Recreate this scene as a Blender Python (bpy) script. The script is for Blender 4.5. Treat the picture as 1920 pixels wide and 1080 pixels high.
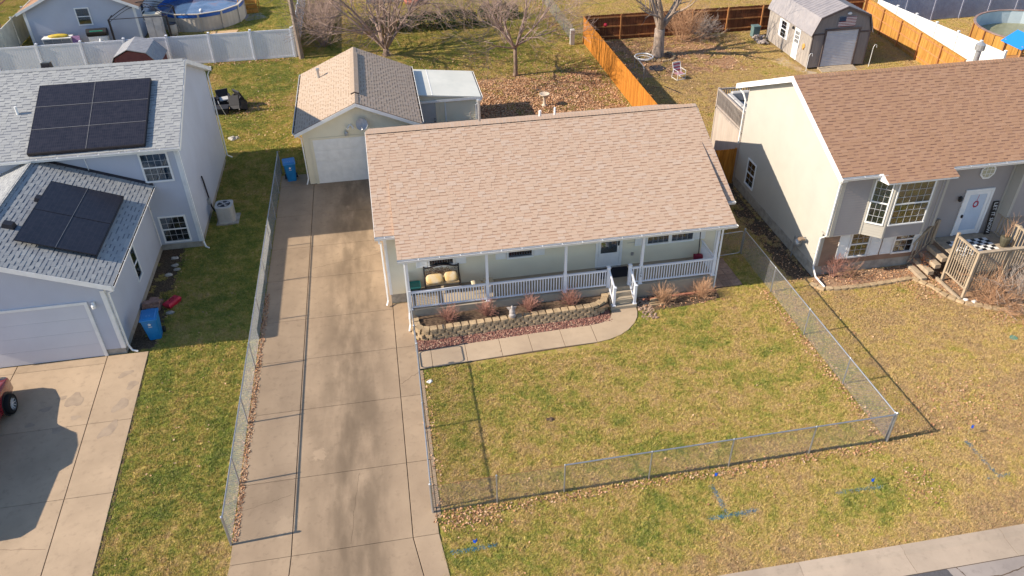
import bpy, math, random
import numpy as np
from mathutils import Vector, Matrix, noise as mnoise

S = bpy.context.scene
C = S.collection
for o in list(bpy.data.objects): bpy.data.objects.remove(o)

# ---------------------------------------------------------------- camera
cd = bpy.data.cameras.new('camera')
cam = bpy.data.objects.new('camera', cd); C.objects.link(cam)
cam.location = (-0.0334, -15.1889, 18.7854)
cam.rotation_euler = (math.radians(54.3017), math.radians(0.7540), math.radians(-10.0119))
cd.sensor_width = 36.0; cd.lens = 36.0 * 1467.327 / 1920.0
cd.clip_start = 0.1; cd.clip_end = 2000
S.camera = cam
CAM = Vector(cam.location)

# ---------------------------------------------------------------- sky and sun
SUN_EL = math.radians(33.2)
SUN_K = -0.055
sd = Vector((-1.0, SUN_K, 0)).normalized() * math.cos(SUN_EL) + Vector((0, 0, math.sin(SUN_EL)))
W = bpy.data.worlds.new('World'); S.world = W; W.use_nodes = True
wn = W.node_tree.nodes; wl = W.node_tree.links
bg = wn['Background']
sky = wn.new('ShaderNodeTexSky'); sky.sky_type = 'NISHITA'; sky.sun_disc = False
sky.sun_elevation = SUN_EL; sky.sun_rotation = math.radians(-90) + SUN_K
sky.air_density = 1.0; sky.dust_density = 0.4; sky.ozone_density = 2.5
wl.new(sky.outputs[0], bg.inputs[0]); bg.inputs[1].default_value = 0.118
sl = bpy.data.lights.new('sun', 'SUN'); sl.energy = 4.6; sl.angle = math.radians(0.55); sl.color = (1.0, 0.87, 0.70)
so = bpy.data.objects.new('sun', sl); C.objects.link(so); so.location = (-30, 0, 40)
so.rotation_euler = sd.to_track_quat('Z', 'Y').to_euler()
S.view_settings.view_transform = 'Standard'; S.view_settings.look = 'None'
S.view_settings.exposure = 0.76; S.view_settings.gamma = 1.0
S.view_settings.use_curve_mapping = False
S.render.engine = 'CYCLES'

rnd = random.Random(7)
PI = math.pi

# ---------------------------------------------------------------- mesh helpers
class G:
    def __init__(s): s.v = []; s.f = []; s.m = []; s.mi = 0
    def add(s, vs, fs):
        b = len(s.v); s.v += [tuple(p) for p in vs]
        for f in fs: s.f.append(tuple(b + i for i in f)); s.m.append(s.mi)
        return s
    def box(s, x0, x1, y0, y1, z0, z1):
        if x0 > x1: x0, x1 = x1, x0
        if y0 > y1: y0, y1 = y1, y0
        if z0 > z1: z0, z1 = z1, z0
        return s.add([(x0,y0,z0),(x1,y0,z0),(x1,y1,z0),(x0,y1,z0),(x0,y0,z1),(x1,y0,z1),(x1,y1,z1),(x0,y1,z1)],
              [(0,3,2,1),(4,5,6,7),(0,1,5,4),(1,2,6,5),(2,3,7,6),(3,0,4,7)])
    def hexa(s, p):  # 8 corners, bottom ring then top ring
        return s.add(p, [(0,3,2,1),(4,5,6,7),(0,1,5,4),(1,2,6,5),(2,3,7,6),(3,0,4,7)])
    def prism(s, bot, top):  # two equal rings
        n = len(bot)
        return s.add(list(bot) + list(top), [tuple(range(n))[::-1], tuple(range(n, 2*n))] + [(i, (i+1) % n, n+(i+1) % n, n+i) for i in range(n)])
    def slab(s, poly, z0, z1): return s.prism([(x,y,z0) for x,y in poly], [(x,y,z1) for x,y in poly])
    def tube(s, pts, rs, n=6, caps=True):
        pts = [Vector(p) for p in pts]
        if not hasattr(rs, '__len__'): rs = [rs]*len(pts)
        b = len(s.v); up = None
        for i, p in enumerate(pts):
            d = (pts[min(i+1, len(pts)-1)] - pts[max(i-1, 0)])
            if d.length < 1e-9: d = Vector((0,0,1))
            d.normalize()
            if up is None:
                up = d.orthogonal().normalized()
            else:
                up = (up - d*up.dot(d))
                up = up.normalized() if up.length > 1e-6 else d.orthogonal().normalized()
            w = d.cross(up)
            for k in range(n):
                a = 2*PI*k/n
                s.v.append(tuple(p + (up*math.cos(a) + w*math.sin(a))*rs[i]))
        for i in range(len(pts)-1):
            for k in range(n):
                s.f.append((b+i*n+k, b+i*n+(k+1) % n, b+(i+1)*n+(k+1) % n, b+(i+1)*n+k)); s.m.append(s.mi)
        if caps:
            s.f.append(tuple(b+k for k in range(n))[::-1]); s.m.append(s.mi)
            e = b+(len(pts)-1)*n; s.f.append(tuple(e+k for k in range(n))); s.m.append(s.mi)
        return s
    def lathe(s, prof, n=16, c=(0,0,0), cap=True):
        b = len(s.v)
        for r, z in prof:
            for k in range(n):
                a = 2*PI*k/n; s.v.append((c[0]+r*math.cos(a), c[1]+r*math.sin(a), c[2]+z))
        for i in range(len(prof)-1):
            for k in range(n):
                s.f.append((b+i*n+k, b+i*n+(k+1) % n, b+(i+1)*n+(k+1) % n, b+(i+1)*n+k)); s.m.append(s.mi)
        if cap:
            s.f.append(tuple(b+k for k in range(n))[::-1]); s.m.append(s.mi)
            e = b+(len(prof)-1)*n; s.f.append(tuple(e+k for k in range(n))); s.m.append(s.mi)
        return s
    def blob(s, c, r, seed=0, sub=1, jit=.2, flat=1.0):
        vs, fs = ICO[sub]; q = random.Random(seed); rr = r if hasattr(r, '__len__') else (r, r, r*flat)
        ps = []
        for x, y, z in vs:
            j = 1+q.uniform(-jit, jit); ps.append((c[0]+x*rr[0]*j, c[1]+y*rr[1]*j, c[2]+z*rr[2]*j))
        return s.add(ps, fs)
    def mesh(s, name, smooth=False):
        me = bpy.data.meshes.new(name); me.from_pydata(s.v, [], s.f)
        if any(s.m): me.polygons.foreach_set('material_index', s.m)
        if smooth: me.polygons.foreach_set('use_smooth', [True]*len(me.polygons))
        me.update(); return me

def _ico():
    t = (1+5**.5)/2
    vs = [Vector(p).normalized() for p in ((-1,t,0),(1,t,0),(-1,-t,0),(1,-t,0),(0,-1,t),(0,1,t),(0,-1,-t),(0,1,-t),(t,0,-1),(t,0,1),(-t,0,-1),(-t,0,1))]
    fs = [(0,11,5),(0,5,1),(0,1,7),(0,7,10),(0,10,11),(1,5,9),(5,11,4),(11,10,2),(10,7,6),(7,1,8),(3,9,4),(3,4,2),(3,2,6),(3,6,8),(3,8,9),(4,9,5),(2,4,11),(6,2,10),(8,6,7),(9,8,1)]
    out = {0: ([tuple(v) for v in vs], fs)}
    for lv in (1, 2):
        cache = {}; nf = []
        def mid(a, b):
            k = (min(a,b), max(a,b))
            if k not in cache: vs.append(((vs[a]+vs[b])/2).normalized()); cache[k] = len(vs)-1
            return cache[k]
        for a, b, c in fs:
            x, y, z = mid(a,b), mid(b,c), mid(c,a); nf += [(a,x,z),(b,y,x),(c,z,y),(x,y,z)]
        fs = nf; out[lv] = ([tuple(v) for v in vs], fs)
    return out
ICO = _ico()

WM = {}
def link(o, parent=None, M=None):
    C.objects.link(o)
    M = M or Matrix.Identity(4)
    if parent is not None:
        o.parent = parent; o.matrix_parent_inverse = WM[parent].inverted()
    o.matrix_basis = M; WM[o] = M
    return o
def ob(name, g, mat, parent=None, M=None, smooth=False, kind=None, label=None):
    if isinstance(g, G) and name == 'corner_trim' and len(g.v) > 8 and len(g.v) % 8 == 0 and len(g.f) == len(g.v)*6//8:
        for i in range(len(g.v)//8):
            s = G(); s.hexa(g.v[i*8:i*8+8]); r = ob(name, s, mat, parent)
        return r
    me = g.mesh(name, smooth) if isinstance(g, G) else g
    if mat is not None and not me.materials:
        for m in (mat if isinstance(mat, (list, tuple)) else [mat]): me.materials.append(m)
    o = bpy.data.objects.new(name, me); link(o, parent, M)
    if kind: o['kind'] = kind
    if label: o['label'] = label
    return o
def tag(o, label, cat, group=None):
    o['label'] = label; o['category'] = cat
    if group: o['group'] = group
    return o
def thing(name, label, cat, loc=(0,0,0), rz=0, group=None):
    o = bpy.data.objects.new(name, None); o.empty_display_size = .2
    link(o, None, Matrix.Translation(loc) @ Matrix.Rotation(rz, 4, 'Z'))
    return tag(o, label, cat, group)
def T(x, y, z, rz=0, s=1): return Matrix.Translation((x,y,z)) @ Matrix.Rotation(rz, 4, 'Z') @ Matrix.Scale(s, 4)

# ---------------------------------------------------------------- materials
def nd(nt, t, **k):
    n = nt.nodes.new(t)
    for a, b in k.items(): setattr(n, a, b)
    return n
def newmat(name):
    m = bpy.data.materials.new(name); m.use_nodes = True
    return m, m.node_tree, m.node_tree.nodes['Principled BSDF']
def ramp(nt, fac, stops):
    r = nd(nt, 'ShaderNodeValToRGB'); e = r.color_ramp.elements
    while len(e) < len(stops): e.new(.5)
    for i, (p, c) in enumerate(stops): e[i].position = p; e[i].color = (*c, 1)
    nt.links.new(fac, r.inputs[0]); return r.outputs[0]
def noisef(nt, scale, detail=3, vec=None, rough=.55, stretch=None):
    n = nd(nt, 'ShaderNodeTexNoise'); n.inputs['Scale'].default_value = scale; n.inputs['Detail'].default_value = detail
    n.inputs['Roughness'].default_value = rough
    if vec is None: vec = nd(nt, 'ShaderNodeNewGeometry').outputs['Position']
    if stretch:
        mp = nd(nt, 'ShaderNodeMapping'); mp.inputs['Scale'].default_value = stretch; nt.links.new(vec, mp.inputs[0]); vec = mp.outputs[0]
    nt.links.new(vec, n.inputs['Vector']); return n.outputs[0]
def mixc(nt, fac, a, b, mode='MIX'):
    n = nd(nt, 'ShaderNodeMix', data_type='RGBA', blend_type=mode)
    for s, v in ((n.inputs[0], fac), (n.inputs[6], a), (n.inputs[7], b)):
        if isinstance(v, (int, float)): s.default_value = v
        elif isinstance(v, tuple): s.default_value = (*v, 1)
        else: nt.links.new(v, s)
    return n.outputs[2]
def mth(nt, op, a, b=None, c=None, clamp=False):
    n = nd(nt, 'ShaderNodeMath', operation=op, use_clamp=clamp)
    for s, v in zip(n.inputs, (a, b, c)):
        if v is None: continue
        if isinstance(v, (int, float)): s.default_value = v
        else: nt.links.new(v, s)
    return n.outputs[0]
def smooth(nt, x, a, b):
    n = nd(nt, 'ShaderNodeMapRange', interpolation_type='SMOOTHSTEP')
    nt.links.new(x, n.inputs[0]); n.inputs[1].default_value = a; n.inputs[2].default_value = b
    return n.outputs[0]
def rand_of(nt):
    a = nd(nt, 'ShaderNodeObjectInfo').outputs['Random']; b = nd(nt, 'ShaderNodeNewGeometry').outputs['Random Per Island']
    return mth(nt, 'FRACT', mth(nt, 'ADD', mth(nt, 'MULTIPLY', a, 7.31), b))
def bump(nt, bs, h, strength, dist=.01):
    b = nd(nt, 'ShaderNodeBump'); b.inputs['Strength'].default_value = strength; b.inputs['Distance'].default_value = dist
    nt.links.new(h, b.inputs['Height']); nt.links.new(b.outputs[0], bs.inputs['Normal'])
def pm(name, c, c2=None, scale=6, rough=.7, metal=0, bmp=0, bscale=None, var=0, spec=.35, stretch=None, grime=0):
    m, nt, bs = newmat(name)
    bs.inputs['Roughness'].default_value = rough; bs.inputs['Metallic'].default_value = metal
    bs.inputs['Specular IOR Level'].default_value = spec
    col = None
    if c2 is None: c2 = tuple(x*.82 for x in c)
    f = noisef(nt, scale, 4, stretch=stretch)
    col = ramp(nt, f, [(.32, c2), (.62, c)])
    if grime:
        g = noisef(nt, .6, 5)
        col = mixc(nt, mth(nt, 'MULTIPLY', smooth(nt, g, .45, .75), grime), col, tuple(x*.45 for x in c))
    if var:
        r = rand_of(nt)
        hv = nd(nt, 'ShaderNodeHueSaturation'); nt.links.new(col, hv.inputs['Color'])
        nt.links.new(mth(nt, 'ADD', mth(nt, 'MULTIPLY', r, var*2), 1-var), hv.inputs['Value'])
        col = hv.outputs[0]
    nt.links.new(col, bs.inputs['Base Color'])
    if bmp: bump(nt, bs, noisef(nt, bscale or scale*6, 4), bmp)
    return m
def flat(name, c, rough=.5, metal=0, spec=.5, em=None):
    m, nt, bs = newmat(name); bs.inputs['Base Color'].default_value = (*c, 1); bs.inputs['Roughness'].default_value = rough
    bs.inputs['Metallic'].default_value = metal; bs.inputs['Specular IOR Level'].default_value = spec
    return m
def glassmat(name, tint=(.6,.66,.7), alpha=.45):
    m, nt, bs = newmat(name)
    nt.nodes.remove(bs); bs = nd(nt, 'ShaderNodeBsdfGlossy'); bs.inputs['Roughness'].default_value = .05; bs.inputs[0].default_value = (.85,.92,1,1)
    tr = nd(nt, 'ShaderNodeBsdfTransparent'); tr.inputs[0].default_value = (*tint, 1)
    mx = nd(nt, 'ShaderNodeMixShader'); fr = nd(nt, 'ShaderNodeFresnel'); fr.inputs[0].default_value = 1.5; nt.links.new(mth(nt, 'ADD', mth(nt, 'MULTIPLY', fr.outputs[0], .8), alpha*.3, clamp=True), mx.inputs[0])
    out = nt.nodes['Material Output']
    nt.links.new(tr.outputs[0], mx.inputs[1]); nt.links.new(bs.outputs[0], mx.inputs[2]); nt.links.new(mx.outputs[0], out.inputs[0])
    return m
def shingle_mats(name, tones, dark):
    m, nt, bs = newmat(name)
    r = rand_of(nt); n = len(tones)
    col = ramp(nt, r, [((i+.5)/n, t) for i, t in enumerate(tones)])
    gr = noisef(nt, 90, 2); big = noisef(nt, .7, 4)
    col = mixc(nt, mth(nt, 'MULTIPLY', gr, .28), col, tuple(x*.5 for x in tones[0]))
    col = mixc(nt, mth(nt, 'MULTIPLY', smooth(nt, big, .5, .8), .22), col, tuple(x*.72 for x in tones[0]))
    nt.links.new(col, bs.inputs['Base Color']); bs.inputs['Roughness'].default_value = .95; bs.inputs['Specular IOR Level'].default_value = .15
    bump(nt, bs, noisef(nt, 140, 2), .5, .004)
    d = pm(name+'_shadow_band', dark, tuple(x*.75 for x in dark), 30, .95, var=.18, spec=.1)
    return m, d

M = {}
M['white'] = pm('white_trim', (.80,.80,.79), (.72,.72,.71), 3, .45, spec=.4)
M['vinyl'] = pm('white_vinyl', (.75,.765,.82), (.71,.725,.78), 2, .35, spec=.5)
M['cream'] = pm('cream_siding', (.74,.685,.535), (.70,.645,.50), 1.2, .6, bmp=.1, bscale=60)
M['pale'] = pm('white_siding', (.475,.505,.585), (.45,.475,.55), 1.0, .55, bmp=.08, bscale=60, grime=.10)
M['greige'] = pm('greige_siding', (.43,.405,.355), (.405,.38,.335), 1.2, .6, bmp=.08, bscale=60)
M['greige_shaded'] = pm('shaded_greige_siding', (.335,.305,.295), (.31,.28,.27), 1.2, .6, bmp=.08, bscale=60)  # greige siding again, shade painted in for walls turned from the sun
M['found'] = pm('concrete_block', (.40,.37,.32), (.27,.25,.22), 4, .9, bmp=.4, bscale=40, grime=.3)
M['brownsiding'] = pm('brown_siding', (.30,.19,.13), (.24,.15,.10), 2, .7)
M['black'] = flat('black_plastic', (.015,.015,.017), .5)
M['rubber'] = flat('rubber', (.012,.012,.013), .85, spec=.2)
M['dmetal'] = flat('dark_metal', (.05,.045,.05), .45, .6)
M['galv'] = pm('galvanised_steel', (.45,.47,.50), (.36,.38,.41), 20, .42, metal=.75)
M['steelwire'] = flat('galvanised_wire', (.25,.26,.29), .6, .25)
M['steel'] = pm('grey_steel', (.50,.50,.50), (.38,.38,.38), 8, .4, metal=.6)
M['glass'] = glassmat('window_glass')
M['darkroom'] = flat('dark_interior', (.075,.078,.085), .9)
M['muntin'] = pm('muntin_grey', (.52,.53,.55), None, 4, .5)
M['blind'] = pm('window_blind', (.26,.27,.29), (.20,.21,.23), 40, .8, stretch=(0.1,0.1,6))
M['curtain'] = pm('curtain', (.50,.47,.34), (.38,.36,.26), 14, .9, stretch=(4,4,.2))
M['door_grey'] = pm('grey_door', (.42,.43,.45), (.38,.39,.41), 3, .5)
M['bluebin'] = pm('blue_bin', (.012,.20,.50), (.010,.16,.42), 3, .42, spec=.5)
M['red'] = pm('red_plastic', (.50,.02,.05), (.38,.015,.04), 6, .4)
M['maroon'] = pm('maroon_plastic', (.22,.01,.035), (.16,.01,.03), 6, .5)
M['teal'] = flat('dark_teal_plastic', (.004,.05,.055), .5)
M['soil'] = pm('soil', (.16,.11,.075), (.06,.042,.03), 9, .95, bmp=.8, bscale=30, spec=.1)
M['bark'] = pm('bark', (.30,.22,.17), (.17,.12,.09), 12, .9, bmp=.8, bscale=40, stretch=(1,1,.25), spec=.15)
M['bark_light'] = pm('pale_bark', (.40,.32,.26), (.24,.18,.14), 10, .9, bmp=.8, bscale=40, stretch=(1,1,.25), spec=.15)
M['twig'] = pm('twig', (.34,.25,.21), (.24,.17,.145), 6, .9, spec=.15)
M['twig_red'] = pm('red_twig', (.36,.19,.15), (.24,.11,.09), 8, .9, var=.2, spec=.15)
M['twig_tan'] = pm('tan_twig', (.48,.29,.175), (.34,.20,.12), 8, .9, var=.25, spec=.15)
M['twig_grey'] = pm('grey_twig', (.44,.38,.34), (.31,.27,.24), 8, .9, var=.2, spec=.15)
M['solar'] = None
def solar():
    m, nt, bs = newmat('solar_cells')
    tc = nd(nt, 'ShaderNodeTexCoord').outputs['Object']
    mp = nd(nt, 'ShaderNodeSeparateXYZ'); nt.links.new(tc, mp.inputs[0])
    fx = mth(nt, 'FRACT', mth(nt, 'MULTIPLY', mp.outputs[0], 12)); fy = mth(nt, 'FRACT', mth(nt, 'MULTIPLY', mp.outputs[1], 6))
    lx = mth(nt, 'LESS_THAN', fx, .13); ly = mth(nt, 'LESS_THAN', fy, .07)
    g = mth(nt, 'MAXIMUM', lx, ly)
    n = noisef(nt, 5, 5)
    base = ramp(nt, n, [(.3, (.010,.011,.020)), (.75, (.026,.025,.036))])
    nt.links.new(mixc(nt, mth(nt, 'MULTIPLY', g, .6), base, (.05,.048,.055)), bs.inputs['Base Color'])
    bs.inputs['Roughness'].default_value = .3; bs.inputs['Specular IOR Level'].default_value = .35
    return m
M['solar'] = solar()
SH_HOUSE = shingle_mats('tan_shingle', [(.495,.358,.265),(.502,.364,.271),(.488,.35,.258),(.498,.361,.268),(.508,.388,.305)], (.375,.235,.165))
SH_GAR = shingle_mats('garage_tan_shingle', [(.47,.365,.275),(.48,.372,.282),(.46,.357,.267),(.475,.368,.278),(.49,.385,.30)], (.33,.24,.175))
SH_GREY = shingle_mats('pale_grey_shingle', [(.325,.335,.34),(.345,.355,.36),(.31,.32,.33),(.335,.345,.35),(.37,.38,.38)], (.175,.185,.215))
SH_BROWN = shingle_mats('brown_shingle', [(.345,.205,.13),(.36,.215,.138),(.33,.193,.122),(.35,.208,.132),(.37,.225,.148)], (.225,.128,.095))
# ================================================================ ground, drives, road
def sep_pos(nt):
    p = nd(nt, 'ShaderNodeNewGeometry').outputs['Position']; s = nd(nt, 'ShaderNodeSeparateXYZ'); nt.links.new(p, s.inputs[0]); return s.outputs
def bandmask(nt, c, a0, a1, b0, b1):  # rises a0..a1, falls b0..b1
    return mth(nt, 'MULTIPLY', smooth(nt, c, a0, a1), mth(nt, 'SUBTRACT', 1, smooth(nt, c, b0, b1)))
def grass_colour(nt, lift=1.0):
    x, y, z = sep_pos(nt)
    big = noisef(nt, .22, 4, rough=.6); mid = noisef(nt, 1.3, 4, rough=.65); fine = noisef(nt, 5.5, 4, rough=.75)
    f = mth(nt, 'ADD', mth(nt, 'MULTIPLY', big, .30), mth(nt, 'ADD', mth(nt, 'MULTIPLY', mid, .46), mth(nt, 'MULTIPLY', fine, .34)))
    f = mth(nt, 'SUBTRACT', f, .022)
    # greener: strip between the two drives, yard behind; drier: verge by the road, far right lawn
    green = mth(nt, 'MULTIPLY', bandmask(nt, x, -11, -9.5, -6.2, -5.4), .045)
    dry = mth(nt, 'MULTIPLY', smooth(nt, x, 13.5, 16.5), .085)
    verge = mth(nt, 'MULTIPLY', mth(nt, 'SUBTRACT', 1, smooth(nt, y, -3.6, -2.2)), .10)
    ver2 = mth(nt, 'MULTIPLY', bandmask(nt, y, -2, -.5, .2, 1.2), .03)
    back = mth(nt, 'MULTIPLY', smooth(nt, y, 30, 36), .02)
    f = mth(nt, 'SUBTRACT', mth(nt, 'ADD', f, mth(nt, 'ADD', green, back)), mth(nt, 'ADD', dry, mth(nt, 'ADD', verge, ver2)))
    k = lift
    return ramp(nt, f, [(.37, (.33*k,.22*k,.12*k)), (.45, (.41*k,.285*k,.125*k)), (.51, (.38*k,.285*k,.09*k)), (.56, (.29*k,.255*k,.055*k)), (.62, (.17*k,.195*k,.035*k)), (.72, (.10*k,.145*k,.028*k))])
def ground_mat():
    m, nt, bs = newmat('lawn_ground')
    col = grass_colour(nt, 1.0)
    x, y, z = sep_pos(nt)
    # leaf-strewn bare earth behind the house and in the wooden-fenced yard
    n = noisef(nt, .45, 4)
    a = mth(nt, 'MULTIPLY', bandmask(nt, x, 1.5, 5, 14, 14.6), bandmask(nt, y, 22, 25, 33, 36.5))
    b = mth(nt, 'MULTIPLY', bandmask(nt, x, 14.6, 14.8, 22, 27), bandmask(nt, y, 30, 32.5, 39.8, 40))
    ab = mth(nt, 'MAXIMUM', a, b)
    ab = smooth(nt, mth(nt, 'ADD', ab, mth(nt, 'MULTIPLY', mth(nt, 'SUBTRACT', n, .5), 1.3)), .4, .75)
    ab = mth(nt, 'MULTIPLY', ab, mth(nt, 'MAXIMUM', smooth(nt, a, .02, .2), smooth(nt, b, .02, .2)))
    leafc = ramp(nt, noisef(nt, 12, 4, rough=.75), [(.32, (.15,.085,.055)), (.5, (.36,.20,.115)), (.66, (.52,.33,.21))])
    col = mixc(nt, mth(nt, 'MULTIPLY', ab, .85), col, leafc)
    # bare soil beside the right-hand house and the left-hand garage
    n2 = noisef(nt, 2.2, 4)
    s1 = bandmask(nt, x, 15.3, 15.9, 17.0, 17.2); s1 = mth(nt, 'MULTIPLY', s1, bandmask(nt, y, 8.5, 9.5, 17, 18))
    s2 = mth(nt, 'MULTIPLY', bandmask(nt, x, -10.9, -10.5, -9.7, -9.2), bandmask(nt, y, 9, 9.5, 16.5, 17.2))
    sm = smooth(nt, mth(nt, 'ADD', mth(nt, 'MAXIMUM', s1, s2), mth(nt, 'SUBTRACT', n2, .5)), .35, .7)
    col = mixc(nt, sm, col, ramp(nt, noisef(nt, 14, 4), [(.35, (.055,.04,.03)), (.65, (.17,.125,.085))]))
    nt.links.new(col, bs.inputs['Base Color']); bs.inputs['Roughness'].default_value = .95; bs.inputs['Specular IOR Level'].default_value = .08
    bump(nt, bs, noisef(nt, 26, 4, rough=.7), .9, .05)
    return m
M['ground'] = ground_mat()
g = G(); g.add([(-150,-60,-.3),(170,-60,-.3),(-150,-3.85,-.3),(170,-3.85,-.3),(-150,-3.68,0),(170,-3.68,0),(-150,220,0),(170,220,0)], [(0,1,3,2),(2,3,5,4),(4,5,7,6)])
ob('ground', g, M['ground'], kind='structure')

def concrete(name, c, c2, stain=.35, tracks=None):
    m, nt, bs = newmat(name)
    n = noisef(nt, .55, 6, rough=.62); n2 = noisef(nt, 4.5, 5, rough=.65); n3 = noisef(nt, 60, 3)
    col = ramp(nt, n, [(.30, c2), (.55, c), (.75, tuple(min(1, q*1.12) for q in c))])
    col = mixc(nt, mth(nt, 'MULTIPLY', smooth(nt, n2, .52, .72), stain), col, tuple(q*.62 for q in c2))
    col = mixc(nt, mth(nt, 'MULTIPLY', n3, .16), col, tuple(q*.5 for q in c))
    r = rand_of(nt)
    hv = nd(nt, 'ShaderNodeHueSaturation'); nt.links.new(col, hv.inputs['Color'])
    nt.links.new(mth(nt, 'ADD', mth(nt, 'MULTIPLY', r, .10), .95), hv.inputs['Value']); col = hv.outputs[0]
    if tracks:
        x, y, z = sep_pos(nt)
        for a0, a1, b0, b1, amt in tracks:
            st = noisef(nt, .9, 5, stretch=(1.5, .42, 1))
            mk = mth(nt, 'MULTIPLY', bandmask(nt, x, a0, a1, b0, b1), smooth(nt, st, .28, .68))
            col = mixc(nt, mth(nt, 'MULTIPLY', mk, amt), col, tuple(q*.42 for q in c2))
        # pale worn spots
        vo = nd(nt, 'ShaderNodeTexVoronoi'); vo.inputs['Scale'].default_value = .42
        nt.links.new(nd(nt, 'ShaderNodeNewGeometry').outputs['Position'], vo.inputs['Vector'])
        wob = mth(nt, 'ADD', vo.outputs['Distance'], mth(nt, 'MULTIPLY', mth(nt, 'SUBTRACT', n2, .5), .35))
        sp = mth(nt, 'SUBTRACT', 1, smooth(nt, wob, .12, .17))
        col = mixc(nt, mth(nt, 'MULTIPLY', sp, .38), col, tuple(min(1, q*1.25) for q in c))
    nt.links.new(col, bs.inputs['Base Color']); bs.inputs['Roughness'].default_value = .85; bs.inputs['Specular IOR Level'].default_value = .2
    bump(nt, bs, noisef(nt, 45, 4), .25, .006)
    return m
M['drive'] = concrete('driveway_concrete', (.375,.278,.188), (.295,.216,.146), .34, [(-3.5, -2.5, -1.6, -.7, .68), (-4.3, -3.4, -2.2, -1.4, .34), (-5.6,-5.0,-4.6,-4.1,.2)])
M['drive2'] = concrete('neighbour_concrete', (.44,.33,.225), (.355,.265,.18), .34)
M['walk'] = concrete('walkway_concrete', (.46,.355,.25), (.38,.29,.205), .18)
M['kerb'] = concrete('kerb_concrete', (.45,.36,.275), (.35,.28,.215), .3)
M['joint'] = pm('joint_dirt', (.13,.085,.055), (.07,.05,.035), 12, .95, spec=.1)
M['porchfloor'] = concrete('porch_concrete', (.44,.37,.28), (.34,.29,.22), .25)

def slabs(parent, quads, z0, z1, mat, gap=.012, gapy=.006):
    for q in quads:
        cx = sum(p[0] for p in q)/4; cy = sum(p[1] for p in q)/4
        w = []
        for px, py in q:
            dx, dy = px-cx, py-cy
            w.append((px - math.copysign(min(gap, abs(dx)), dx), py - math.copysign(min(gapy, abs(dy)), dy)))
        t = [(a-math.copysign(.006, a-cx), b-math.copysign(.006, b-cy)) for a, b in w]
        gg = G().prism([(a,b,z0) for a,b in w], [(a,b,z1-.006) for a,b in w])
        gg.prism([(a,b,z1-.006) for a,b in w], [(a,b,z1) for a,b in t])
        ob('slab', gg, mat, parent)

def lerp(a, b, t): return a+(b-a)*t
# --- own drive: base (joint dirt) with slabs
dr = ob('driveway', G().slab([(-5.9,-3.55),(.35,-3.55),(.12,-1.0),(.12,10.44),(-.67,10.44),(-.67,21.3),(1.3,21.3),(1.3,21.9),(-5.66,21.9),(-5.66,-.8)], -.02, .012), M['joint'], kind='structure')
ys = [-3.5,-.9,1.93,4.95,7.62,10.05,12.9,15.4,18.3,21.38]
for i in range(len(ys)-1):
    y0, y1 = ys[i], ys[i+1]; xs0 = [-5.7,-4.02,-.62,.13]; xs1 = list(xs0)
    if i == 0: xs0 = [-5.95,-4.15,-.22,.42]
    q = []
    for k in range(3):
        if k == 2 and y0 > 10: continue
        y0k = y0; y1k = y1
        if k == 2 and i == 4: y1k = 10.43
        q.append([(xs0[k],y0k),(xs0[k+1],y0k),(xs1[k+1],y1k),(xs1[k],y1k)])
    if y0 > 10: pass
    slabs(dr, q, .012, .034, M['drive'])
slabs(dr, [[(-5.7,21.38),(-4.2,21.38),(-4.2,22.6),(-5.7,22.6)]], .012, .034, M['drive'])
# --- neighbour's drive on the left
dl = ob('driveway', G().slab([(-20.5,-3.5),(-9.1,-3.5),(-9.7,9.2),(-20.5,9.2)], -.02, .012), M['joint'], kind='structure')
ysl = [-3.45,-.75,2.4,5.6,8.75,9.18]
xe = lambda y: lerp(-9.25,-9.72,(y+3.5)/12.7); xj = lambda y: lerp(-10.62,-11.18,(y+3.5)/12.7)
q = []
for i in range(5):
    y0, y1 = ysl[i], ysl[i+1]
    if i < 4: q.append([(xj(y0),y0),(xe(y0),y0),(xe(y1 if i < 3 else 9.18),y1 if i < 3 else 9.18),(xj(y1 if i < 3 else 9.18),y1 if i < 3 else 9.18)])
    q.append([(-14.3,y0),(xj(y0),y0),(xj(y1),y1),(-14.3,y1)]); q.append([(-17.4,y0),(-14.3,y0),(-14.3,y1),(-17.4,y1)]); q.append([(-20.4,y0),(-17.4,y0),(-17.4,y1),(-20.4,y1)])
slabs(dl, q, .012, .04, M['drive2'])
# oil and wet stains on it: flat print lying on the slabs
stm = pm('oil_stain', (.36,.275,.195), (.29,.22,.16), 4, .8)
for i, (x, y, rx, ry, a) in enumerate([(-9.95,7.35,.16,.24,-.3),(-10.12,6.35,.2,.36,-.5),(-10.25,5.2,.2,.42,-.5),(-10.3,8.0,.28,.13,.6),(-11.75,6.9,.3,.35,.3),(-12.2,7.1,.16,.1,0),(-12.6,6.6,.2,.12,.2),(-11.5,6.0,.16,.12,0),(-11.9,5.5,.22,.14,.4),(-12.9,5.9,.16,.1,0)]):
    pts = []
    for k in range(18):
        t = 2*PI*k/18; r = 1+.18*math.sin(3*t+i)+.1*math.sin(5*t+2*i)
        u, v = rx*r*math.cos(t), ry*r*math.sin(t)
        pts.append((x+u*math.cos(a)-v*math.sin(a), y+u*math.sin(a)+v*math.cos(a), .0435))
    ob('oil_stain', G().add(pts, [tuple(range(18))]), stm, dl)
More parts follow.
